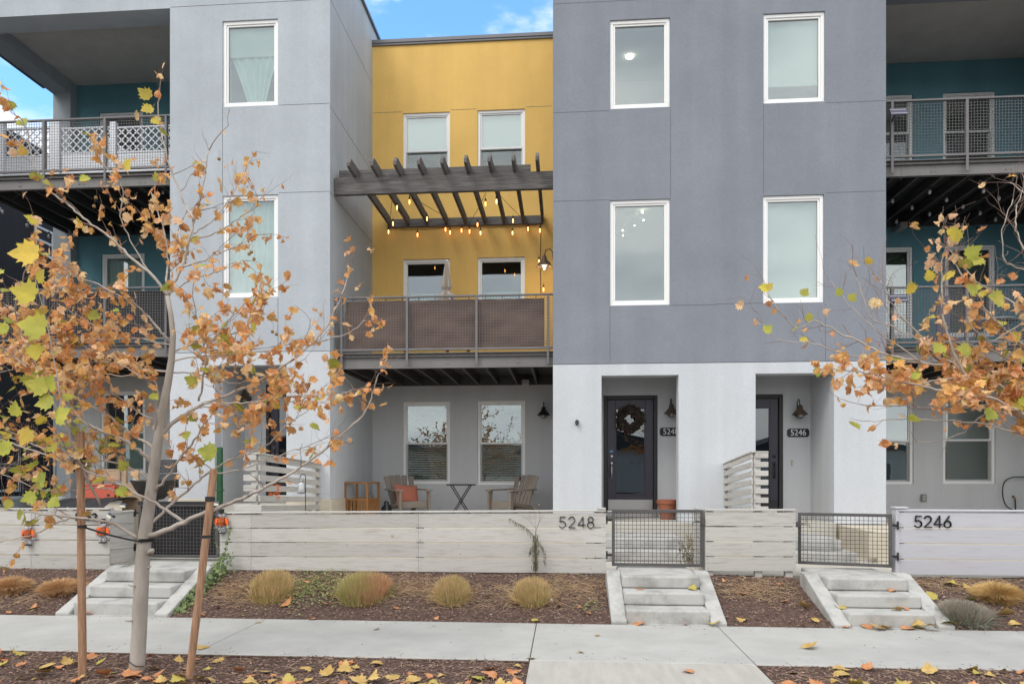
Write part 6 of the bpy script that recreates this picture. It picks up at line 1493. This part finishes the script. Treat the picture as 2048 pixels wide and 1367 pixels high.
# ------------------------------------------------------------ white lattice on the upper left balcony
WV = mat('white lattice vinyl', (.74, .76, .80), .5)
t = thing('lattice_fence', 'white vinyl lattice fence standing on the upper left teal balcony', 'lattice fence', (-10, 13.2, 7.3))
Yl = 13.2
def lat(u0, u1, v0, v1):
    x0, x1 = X_(u0, Yl), X_(u1, Yl); z1, z0 = Z_(v0, x0, Yl), Z_(v1, x0, Yl)
    f = MB(); f.box(x0, x1, Yl - .02, Yl + .02, z1 - .03, z1); f.box(x0, x1, Yl - .02, Yl + .02, z0, z0 + .03); f.build('rail', WV, t)
    m = MB(); s = .155; w = .022; y = Yl - .006
    for sg in (1, -1):
        k = -20
        while k < 40:
            # line x = x0 + k*s + sg*(z-z0)
            pts = []
            a = x0 + k * s; za, zb2 = z0 + .03, z1 - .03
            xa, xb = a + sg * 0, a + sg * (zb2 - za)
            q0, q1 = 0.0, 1.0
            for lo, hi in ((x0, x1),):
                d = xb - xa
                ts = sorted(((lo - xa) / d, (hi - xa) / d)); q0, q1 = max(q0, ts[0]), min(q1, ts[1])
            if q1 > q0 + .02: m.bar((xa + (xb - xa) * q0, y + .004 * sg, za + (zb2 - za) * q0), (xa + (xb - xa) * q1, y + .004 * sg, za + (zb2 - za) * q1), .006, w, up=(0, 0, 1)) if False else m.bar((xa + (xb - xa) * q0, y + .005 * sg, za + (zb2 - za) * q0), (xa + (xb - xa) * q1, y + .005 * sg, za + (zb2 - za) * q1), w, .008, up=(0, 1, 0))
            k += 1
    m.build('lattice_panel', WV, t)
    zb3 = 7.28; m = MB(); n = max(3, int((x1 - x0) / .11))
    m.box(x0, x1, Yl - .012, Yl + .012, zb3, z0 - .001)
    for k in range(4): zz = zb3 + (z0 - zb3) * (k + .5) / 4; m.box(x0, x1, Yl - .015, Yl - .0125, zz - .004, zz + .004)
    m.build('lower_boards', WV, t)
lat(-60, 2, 262, 322); lat(8, 100, 258, 317); lat(124, 220, 257, 309); lat(236, 345, 254, 307)
for u in (5, 112, 228): x = X_(u, Yl); w = .06 if u != 112 else .1; m = MB(); m.box(x - w, x + w, Yl - .05, Yl + .05, 7.28, Z_(245, x, Yl)); m.build('post', WV, t, bevel=.008)
# right mid balcony furniture
c = P(1985, 645, 13.6); t = thing('bistro_table', 'round glass topped table on the lower right balcony behind branches', 'table', (c.x, 13.6, 3.8))
m = MB(); m.lathe([(.40, c.z), (.41, c.z + .015), (.38, c.z + .03)], (c.x, 13.6, 0), 32); m.build('table_top', mat('pale rim', (.45, .47, .5), .3), t)
for a in (.6, 2.2, 3.7, 5.3): m = MB(); m.tube([(c.x + .3 * math.cos(a), 13.6 + .3 * math.sin(a), 3.8), (c.x + .25 * math.cos(a), 13.6 + .25 * math.sin(a), c.z)], .02, 8); m.build('leg', mat('tan metal', (.3, .25, .22), .5), t)
c = P(1905, 620, 13.4); t = thing('balcony_chair', 'high backed slate blue balcony chair left of the glass table', 'chair', (c.x, 13.4, 3.8))
m = MB(); m.box(c.x - .22, c.x + .02, 13.5, 13.56, 4.1, c.z + .3); m.build('backrest', mat('slate sling', (.10, .10, .15), .7), t, bevel=.02)
m = MB(); m.box(c.x - .22, c.x + .15, 13.1, 13.56, 4.02, 4.08); m.build('seat', mat('slate sling', (.1, .1, .15)), t, bevel=.01)
for sx in (-.2, .12):
    for y in (13.12, 13.5): m = MB(); m.tube([(c.x + sx, y, 3.8), (c.x + sx, y, 4.02)], .014, 6); m.build('leg', BLACK, t)

# ============================================================ PLANTING IN THE BED
def clump(label, u, v, wpx, hpx, mts, kinds, n=900, name='ornamental_grass', lean=.16, r=.0016, spread=.86, gb='clipped ornamental grass clumps'):
    g_ = GB(u, v + hpx * .47); dist = -g_.x * st + g_.y * ct; rad = wpx / 2 * dist / FPX; H = (hpx * .95 - wpx * .12) * dist / FPX
    cx, cy = g_.x, g_.y + rad * .8
    m = MB()
    for i in range(n):
        a = rnd.uniform(0, 6.283); q = math.sqrt(rnd.random()); base = Vector((cx + math.cos(a) * q * rad * spread, cy + math.sin(a) * q * rad * spread, 0)); base.z = bedz(base.x, base.y) - .01
        h = H * (1 - (.34 if lean < .9 else .6) * q ** 2.6) * rnd.uniform(.78, 1.12)
        tip = base + Vector((math.cos(a) * q * rad * lean + rnd.gauss(0, .018), math.sin(a) * q * rad * lean + rnd.gauss(0, .018), h))
        mid = (base + tip) / 2 + Vector((rnd.gauss(0, .006), rnd.gauss(0, .006), .01 + (H * .22 if lean > .9 else 0)))
        side = 0 if kinds == 0 else (1 if (tip.x - cx + rnd.gauss(0, rad * .45)) > rad * .15 else 0) if kinds == 'split' else rnd.choice((0, 0, 1))
        if kinds == 'mix' and name == 'ornamental_grass':
            m.tube([base, mid], [r, r * .9], 3, cap=False, mi=1 if rnd.random() < .75 else 0); m.tube([mid, tip], [r * .9, r * .45], 3, cap=False, mi=0 if rnd.random() < .8 else 1)
        else: m.tube([base, mid, tip], [r, r * .9, r * .45], 3, cap=False, mi=side)
    for i in range(n // 9):
        a = rnd.uniform(0, 6.283); base = Vector((cx + math.cos(a) * rad * rnd.uniform(.5, .95), cy + math.sin(a) * rad * rnd.uniform(.5, .9), 0)); base.z = bedz(base.x, base.y)
        L_ = rnd.uniform(.08, .2); e_ = rnd.uniform(.05, .9); tip = base + Vector((math.cos(a + rnd.gauss(0, .5)) * L_, math.sin(a + rnd.gauss(0, .5)) * L_, L_ * e_))
        m.tube([base, (base + tip) / 2 + Vector((0, 0, L_ * .18)), tip], [r, r, r * .4], 3, cap=False, mi=0)
    return tag(m_build_at(m, name, mts, (cx, cy, bedz(cx, cy))), label, 'grass clump', gb)
def m_build_at(m, name, mts, loc):
    m.v = [(x - loc[0], y - loc[1], z - loc[2]) for x, y, z in m.v]; o = m.build(name, mts); o.location = loc; return o
GT = mat('tan grass', (.66, .46, .24), .8, c2=(.50, .36, .17), vs_=9, island=.3, spec=.2)
GG = mat('olive grass', (.42, .37, .15), .8, island=.35, spec=.2)
GR = mat('rusty grass', (.55, .31, .17), .8, island=.3, spec=.2)
GBR = mat('ginger grass', (.56, .35, .18), .8, island=.35, spec=.2)
GGO = mat('golden grass', (.54, .36, .15), .8, island=.3, spec=.2)
clump('green and tan grass clump nearest the left steps', 530, 1178, 84, 66, [GT, GG], 'mix', 2600)
clump('widest grass clump, olive on the left and rusty red on the right', 716, 1184, 110, 62, [GG, GR], 'split', 3200)
clump('tan grass clump below the middle of the 5248 fence', 899, 1184, 72, 60, [GT, GG], 'mix', 2200)
clump('tan grass clump left of the withered shrub on the 5248 fence', 1063, 1187, 74, 58, [GT, GG], 'mix', 2200)
clump('ginger mop of dry grass beside the upright stake', 104, 1178, 66, 38, [GBR], 0, 1800, lean=.95, spread=.5, gb='dry grass mops')
clump('ginger mop of dry grass cut by the left edge', 4, 1172, 60, 44, [GBR], 0, 1500, lean=.95, spread=.5, gb='dry grass mops')
clump('golden mop of dry grass at the right edge', 2014, 1190, 74, 48, [GGO], 0, 2400, lean=.95, spread=.5, gb='dry grass mops')
clump('low grey green heather shrub right of the 5246 steps', 1950, 1232, 92, 54, [mat('heather grey', (.27, .28, .22), .8, island=.4), mat('heather brown', (.36, .24, .18), .8, island=.4)], 'mix', 2600, name='heather_shrub', lean=.4, spread=.7, r=.0020, gb=None)
# ground cover
def cover(label, n, zone, s, m_, cat, name):
    m = MB()
    for _ in range(n):
        x, y = zone()
        if in_flight(x, .0) or not (YS1 + .01 < y < YFE): continue
        z = bedz(x, y); a = rnd.uniform(0, 6.28); leaf(m, (x, y, z + rnd.uniform(.01, .05)), (math.cos(a), math.sin(a), rnd.uniform(-.2, .5)), (0, -.2, 1), s * rnd.uniform(.6, 1.2), .4, .3, 0, 0, .1)
    return tag(m.build(name, m_), label, cat, kind='stuff')
GC = mat('ground cover green', (.22, .26, .085), .7, island=.4)
ca = GB(625, 1182)
cover('patchy green ground cover between two grass clumps', 1300, lambda: (rnd.gauss(ca.x, .26), rnd.gauss(8.6, .28)), .022, GC, 'ground cover', 'ground_cover')
cover('few green weeds below the 5248 fence end', 60, lambda: (rnd.gauss(X_(1175, 8.2), .07), rnd.gauss(8.15, .06)), .02, GC, 'weeds', 'ground_cover')
# ivy on the left step cheek
IV = mat('ivy green', (.075, .13, .04), .5, island=.4, c2=(.16, .20, .06), vs_=12)
m = MB(); x0, x1 = FL[0][1] - .04, FL[0][1] + .22
for _ in range(520):
    q = rnd.random(); y = 7.85 + q * 1.3; x = x0 + abs(rnd.gauss(0, .07)) + .02; z = bedz(x, y) + rnd.random() ** 1.5 * (.06 + .22 * q)
    a = rnd.uniform(0, 6.28); leaf(m, (x, y, z), (math.cos(a), -.5, rnd.uniform(-.9, .3)), (.3, -1, .4), rnd.uniform(.022, .048), .3, .3, 0, 0, .08)
for _ in range(5):
    p = Vector((x0 + rnd.uniform(.02, .1), 9.0, .35)); pts = [p]
    for j in range(9): p = p + Vector((rnd.uniform(-.03, .03), .01, rnd.uniform(.03, .09))); p.y = min(p.y, YG - .01); pts.append(p); leaf(m, p, (rnd.uniform(-1, 1), -.4, rnd.uniform(-.6, .6)), (0, -1, .2), .028, .2, .2, 0, 0, .08)
    m.tube(pts, .002, 3, cap=False)
single(m, 'ivy', IV, 'ivy creeping over the right cheek of the leftmost steps', 'ivy', loc=(x0, 8.6, .2))
# withered shrub against the 5248 fence
base = P(1071, 1143, 9.08); t = thing('withered_shrub', 'thin withered shrub with drooping leaves against the 5248 fence', 'shrub', base)
m = MB(); lv = MB(); fl = MB()
def stem_(px, r0, r1):
    pts = interp([P(u, v, 9.08 - .02 * i) for i, (u, v) in enumerate(px)], 4); n = len(pts)
    m.tube(pts, [r0 + (r1 - r0) * i / n for i in range(n)], 5); return pts
main = stem_([(1071, 1143), (1071, 1110), (1071, 1075), (1072, 1058)], .009, .006)
S_ = [stem_([(1071, 1076), (1060, 1062), (1045, 1050), (1032, 1044), (1020, 1036)], .004, .0015), stem_([(1072, 1058), (1078, 1044), (1080, 1030), (1079, 1020), (1078, 1009)], .004, .0015), stem_([(1071, 1056), (1064, 1046), (1052, 1035), (1044, 1030)], .0025, .001), stem_([(1076, 1048), (1082, 1038), (1090, 1025)], .0025, .001), stem_([(1071, 1056), (1070, 1035), (1069, 1016)], .002, .001), stem_([(1073, 1075), (1080, 1088), (1088, 1100), (1090, 1125)], .003, .001), stem_([(1071, 1085), (1063, 1095), (1060, 1105)], .002, .001), stem_([(1064, 1046), (1060, 1035), (1058, 1023)], .002, .001)]
for _ in range(330):
    v = rnd.uniform(1068, 1138); u = 1071 + rnd.gauss(0, 3.2); p = P(u, v, 9.08 - rnd.uniform(0, .07)); lv.tube([p, p + Vector((rnd.uniform(-.012, .012), -.01, -rnd.uniform(.03, .07)))], [.003, .0008], 3, cap=False)
for s_ in S_[:1] + S_[5:7]:
    for p in s_[2:]:
        for _ in range(4): q = p + Vector((rnd.uniform(-.015, .015), 0, 0)); lv.tube([q, q + Vector((rnd.uniform(-.01, .01), -.005, -rnd.uniform(.03, .08)))], [.003, .0008], 3, cap=False)
for s_ in S_[:5] + S_[7:]: p = s_[-1]; fl.lathe([(.002, -.008), (.009, 0), (.004, .008)], p, 7)
m.build('stems', TWIGR, t, smooth=True); lv.build('drooping_leaves', mat('withered green', (.13, .125, .07), .8, island=.4), t); fl.build('flower_heads', mat('dry flower', (.5, .36, .2), .8, island=.3), t)
# weeds behind the first gate
base = P(1385, 1110, 10.2); m = MB()
for _ in range(60):
    p = Vector((base.x + rnd.gauss(0, .08), 10.2 + rnd.gauss(0, .12), .33)); h = rnd.uniform(.12, .5); pts = [p, p + Vector((rnd.gauss(0, .04), rnd.gauss(0, .03), h * .5)), p + Vector((rnd.gauss(0, .07), rnd.gauss(0, .05), h))]
    m.tube(pts, [.003, .0025, .001], 3)
    for _ in range(8): leaf(m, pts[1] + (pts[2] - pts[1]) * rnd.random(), (rnd.uniform(-1, 1), -.5, rnd.uniform(-.3, .8)), (0, -1, .3), .02, .3, .3, 0, 0, .1)
single(m, 'dry_weeds', mat('brown weeds', (.20, .15, .07), .85, island=.4), 'tall brown weeds seen through the right side of the 5248 gate', 'weeds', loc=base)
# tiny path lamp by clump
c = GB(1103, 1203); t = thing('path_light', 'tiny black garden spotlight beside the rightmost grass clump', 'garden light', c); m = MB(); m.lathe([(.006, -.06), (.006, .0), (.02, .01), (.024, .04)], c, 12, M=None); m.build('housing', BLACK, t); m = MB(); m.lathe([(.019, 0), (.019, .004)], Vector(c) + Vector((0, -.024, .025)), 14, M=Matrix.Rotation(R(90), 4, 'X')); m.build('lens', VINYL, t)

# ============================================================ FALLEN LEAVES (each one a thing)
protos = []
for k in range(12):
    m = MB(); leaf(m, (0, 0, .012), (0, 1, .08), (0, 0, 1), 1.0, rnd.uniform(-.5, .9), rnd.choice((-1, 1)) * rnd.uniform(.2, 1.3), 0, .0, .10, rnd.uniform(-.25, .2))
    m.tube([(0, 0.02, .01), (.05, -.25, .06), (.1, -.42, .03)], .010, 4)
    zmin = min(z for x, y, z in m.v); m.v = [(x, y, z - zmin) for x, y, z in m.v]
    me = []
    for M_ in (FLEAF, FLEAFB, FLEAFG):
        d = bpy.data.meshes.new('fallen_leaf'); d.from_pydata(m.v, [], m.f); d.materials.append(M_); d.update(); me.append(d)
    protos.append(me)
def fall(x, y, z, s, kind, label, grp, tilt=.25, rz=None):
    o = bpy.data.objects.new('fallen_leaf', protos[rnd.randrange(12)][kind]); col.objects.link(o)
    o.location = (x, y, z + .004); o.scale = (s, s, s); o.rotation_euler = (rnd.uniform(-tilt, tilt), rnd.uniform(-tilt, tilt), rnd.uniform(0, 6.28) if rz is None else rz)
    tag(o, label, 'fallen leaf', grp)
NM = ('yellow', 'orange brown', 'green yellow')
def strip_leaves(n, u0, u1, side):
    for _ in range(n):
        y = rnd.choice((rnd.uniform(5.25, 5.75), rnd.uniform(5.3, 6.16), rnd.uniform(5.0, 5.5))); u = rnd.uniform(u0, u1); x = X_(u, y)
        if x > XW0 - .03 and x < XW1 + .03: continue
        k = rnd.choices((0, 1, 2), (.5, .38, .12))[0]
        fall(x, y, stripz(x, y) + .01, rnd.uniform(.065, .145), k, f'fallen {NM[k]} leaf on the mulch strip {side} of the front walkway', f'{NM[k]} leaves on the strip {side} of the walkway', .3)
strip_leaves(125, -30, 1060, 'left'); strip_leaves(75, 1500, 2080, 'right')
# bed leaves
for (u, v, k, s) in [(400, 950 + 235, 1, .1), (565, 1214, 1, .16), (655, 1210, 1, .08), (790, 1218, 1, .07), (870, 1190, 1, .06), (1030, 1212, 1, .08), (950, 1183, 1, .07), (460, 1168, 1, .09), (440, 1216, 1, .09), (620, 1166, 1, .08), (655, 1192, 1, .08), (975, 1195, 1, .05), (1065, 1240, 2, .09), (1115, 1212, 1, .07), (1490, 1190, 1, .12), (1570, 1203, 1, .08), (1615, 1216, 0, .14), (1492, 1243, 0, .12), (1638, 1243, 0, .10), (1612, 1255, 1, .08), (1900, 1172, 2, .15), (1947, 1180, 0, .16), (1870, 1200, 2, .13), (1905, 1205, 2, .14), (1930, 1200, 2, .14), (1890, 1220, 0, .10), (1895, 1252, 2, .16), (2010, 1232, 0, .16), (2030, 1252, 0, .12), (365, 1212, 0, .1), (345, 1218, 1, .12), (410, 1232, 1, .1), (60, 1220, 1, .12), (140, 1200, 1, .09), (160, 1140, 0, .08), (20, 1228, 1, .07), (870, 1240, 1, .06), (620, 1242, 1, .08), (1160, 1215, 1, .06), (1180, 1228, 1, .07), (1555, 1170, 1, .08), (1450, 1165, 1, .05)]:
    g_ = GB(u, v); z = g_.z
    side = 'centre bed' if 440 <= u < 1230 else 'left bed' if u < 440 else 'narrow bed between the right steps' if u < 1680 else 'bed at the right edge'
    fall(g_.x, g_.y, z + .012, s, k, f'fallen {NM[k]} leaf lying on the {side}', f'{NM[k]} leaves on the {side}', .35)
# leaves on sidewalk and steps
for (u, v, k, s, lb) in [(1608, 1296, 0, .15, 'lone yellow leaf on the sidewalk in front of the narrow bed'), (1371, 1345, 1, .10, 'small brown leaf on the front walkway slab'), (1195, 1270, 0, .055, 'small yellow leaf on the sidewalk near the long joint'), (1165, 1304, 0, .065, 'small yellow leaf on the sidewalk above the walkway joint'), (750, 1258, 0, .065, 'small tan leaf on the sidewalk below the tan grass clump'), (410, 1296, 0, .14, 'yellow leaf on the sidewalk edge beside the leaning stake'), (1062, 1315, 2, .08, 'small green yellow leaf at the walkway corner'), (522, 1244, 0, .07, 'pale leaf on the left sidewalk joint'), (185, 1226, 1, .14, 'brown leaf at the foot of the leftmost steps')]:
    g_ = G(u, v, 0); fall(g_.x, g_.y, .0, s, k, lb, None, .08)
def onstep(u, Y, z, k, s, lb): x = X_(u, Y); fall(x, Y, z, s, k, lb, None, .3)
zt = .435
onstep(1275, 8.32, zt * 2 / 3, 1, .085, 'curled brown leaf on the middle tread below the 5248 gate'); onstep(1382, 8.30, zt * 2 / 3, 2, .11, 'green yellow leaf on the middle tread below the 5248 gate')
onstep(1268, 7.76, .0, 1, .16, 'curled brown leaf at the foot of the 5248 steps'); onstep(1372, 7.76, 0, 1, .06, 'small orange leaf at the foot of the 5248 steps')
x = FL[1][1] - .19; fall(x, 7.74, .02, .14, 2, 'green yellow leaf leaning on the right cheek of the 5248 steps', None, .1); bpy.context.scene.objects[-1] if False else None
for i, (u, Y, z, k, s) in enumerate([(1682, 8.02, zt / 3, 2, .13), (1790, 8.02, zt / 3, 0, .11), (1816, 8.0, zt / 3, 1, .09), (1790, 8.33, zt * 2 / 3, 1, .10)]):
    onstep(u, Y, z, k, s, ['green leaf at the left end of the lowest 5246 tread', 'yellow leaf near the right end of the lowest 5246 tread', 'brown leaf at the right end of the lowest 5246 tread', 'brown leaf on the second 5246 tread'][i])
for i, (u, k, s) in enumerate([(1697, 1, .12), (1727, 1, .13), (1755, 0, .15), (1775, 0, .15), (1818, 1, .13), (1832, 0, .13), (1826, 0, .11), (1845, 2, .13), (1858, 0, .16), (1690, 1, .08)]):
    fall(X_(u, 7.75), 7.75 - .02 * (i % 3), .01 * (i % 3), s, k, f'{NM[k]} leaf heaped at the foot of the 5246 steps', f'{NM[k]} leaves heaped at the foot of the 5246 steps', .3)
x = FL[0][0] + .6; onstep(220, 8.25, zt / 3 + .0, 1, .08, 'small orange leaf on the lowest tread of the leftmost steps')
m = MB()
for _ in range(420):
    x = rnd.uniform(-5.5, 5.2); y = YS0 + abs(rnd.gauss(0, .12)) + .01 if rnd.random() < .4 else YS1 - abs(rnd.gauss(0, .14)) - .01 if rnd.random() < .7 else rnd.uniform(YS0, YS1)
    if not YS0 < y < YS1: continue
    a = rnd.uniform(0, 3.14); L_ = rnd.uniform(.006, .03); d = Vector((math.cos(a), math.sin(a), 0)) * L_ / 2; w_ = Vector((-math.sin(a), math.cos(a), 0)) * L_ * .14; c = Vector((x, y, .002))
    m.add([c - d, c + w_, c + d, c - w_, c + Vector((0, 0, L_ * .16))], [(0, 3, 2, 1), (0, 1, 4), (1, 2, 4), (2, 3, 4), (3, 0, 4)])
tag(m.build('bark_crumbs', CHIP), 'bark crumbs and twigs strewn along the sidewalk edges', 'debris', kind='stuff')
# stray stones in the bed
SM = mat('pale stone', (.36, .30, .27), .9, var=.2, vs_=20)
m = MB()
for _ in range(330):
    x, y = zbed()
    if x is None: continue
    if y < 8.6 and rnd.random() < .6: continue
    r_ = rnd.uniform(.006, .02); c = Vector((x, y, bedz(x, y) + r_ * .5)); vs = [c + Vector((a * r_ * rnd.uniform(.7, 1.3), b * r_ * rnd.uniform(.7, 1.3), c_ * r_ * rnd.uniform(.4, .9))) for a, b, c_ in ((1, 0, 0), (-1, 0, 0), (0, 1, 0), (0, -1, 0), (0, 0, 1), (0, 0, -1))]
    m.add(vs, [(0, 2, 4), (2, 1, 4), (1, 3, 4), (3, 0, 4), (2, 0, 5), (1, 2, 5), (3, 1, 5), (0, 3, 5)])
tag(m.build('gravel', SM), 'small pale stones scattered in the mulch bed', 'gravel', kind='stuff')

# ============================================================ ACROSS THE STREET (seen only as reflections)
t = thing('opposite_house', 'pale grey house across the street', 'house', (0, -20, 0))
def far_house(x, y, w, d, h, c, t):
    m = MB(); m.box(x - w / 2, x + w / 2, y - d, y, -.3, h); m.build('wall', mat('far wall %d' % (x), (c[0] * 1.5, c[1] * 1.3, c[2] * 1.1), .9), t)
    m = MB(); m.prism([(x - w / 2 - .4, h + .01), (x + w / 2 + .4, h + .01), (x, h + 1.8)], 1, y - d - .3, y + .3); m.build('roof', mat('far roof', (.07, .07, .075), .9), t)
    for k in range(3):
        m = MB(); xx = x - w / 3 + k * w / 3; m.box(xx - .5, xx + .5, y, y + .04, 1.0, 2.5); m.build('window', VINYL, t); m = MB(); m.box(xx - .4, xx + .4, y + .041, y + .05, 1.1, 2.4); m.build('pane', mat('far glass', (.03, .035, .04), .1), t)
far_house(2, -20, 11, 9, 3.2, (.42, .43, .45), t)
t = thing('opposite_house', 'tan house across the street', 'house', (-16, -20, 0)); far_house(-16, -21, 12, 9, 3.4, (.38, .34, .29), t)
t = thing('opposite_house', 'white house across the street', 'house', (18, -20, 0)); far_house(18, -20, 12, 9, 3.3, (.5, .5, .5), t)
m = MB(); n = 90
vs = []
for j in range(2):
    for i in range(n + 1):
        a = math.pi + math.pi * i / n; r_ = 420 if j == 0 else 560
        hh = 0 if j == 0 else 22 + 10 * math.sin(i * .21) + 5 * math.sin(i * .57 + 1) + 2 * math.sin(i * 1.7)
        vs.append((r_ * math.cos(a), r_ * math.sin(a), hh - .3))
m.add(vs, [(i, i + 1, n + 2 + i, n + 1 + i) for i in range(n)])
struct(m, 'hills', mat('hill scrub', (.17, .13, .09), .95, var=.3, vs_=.03))
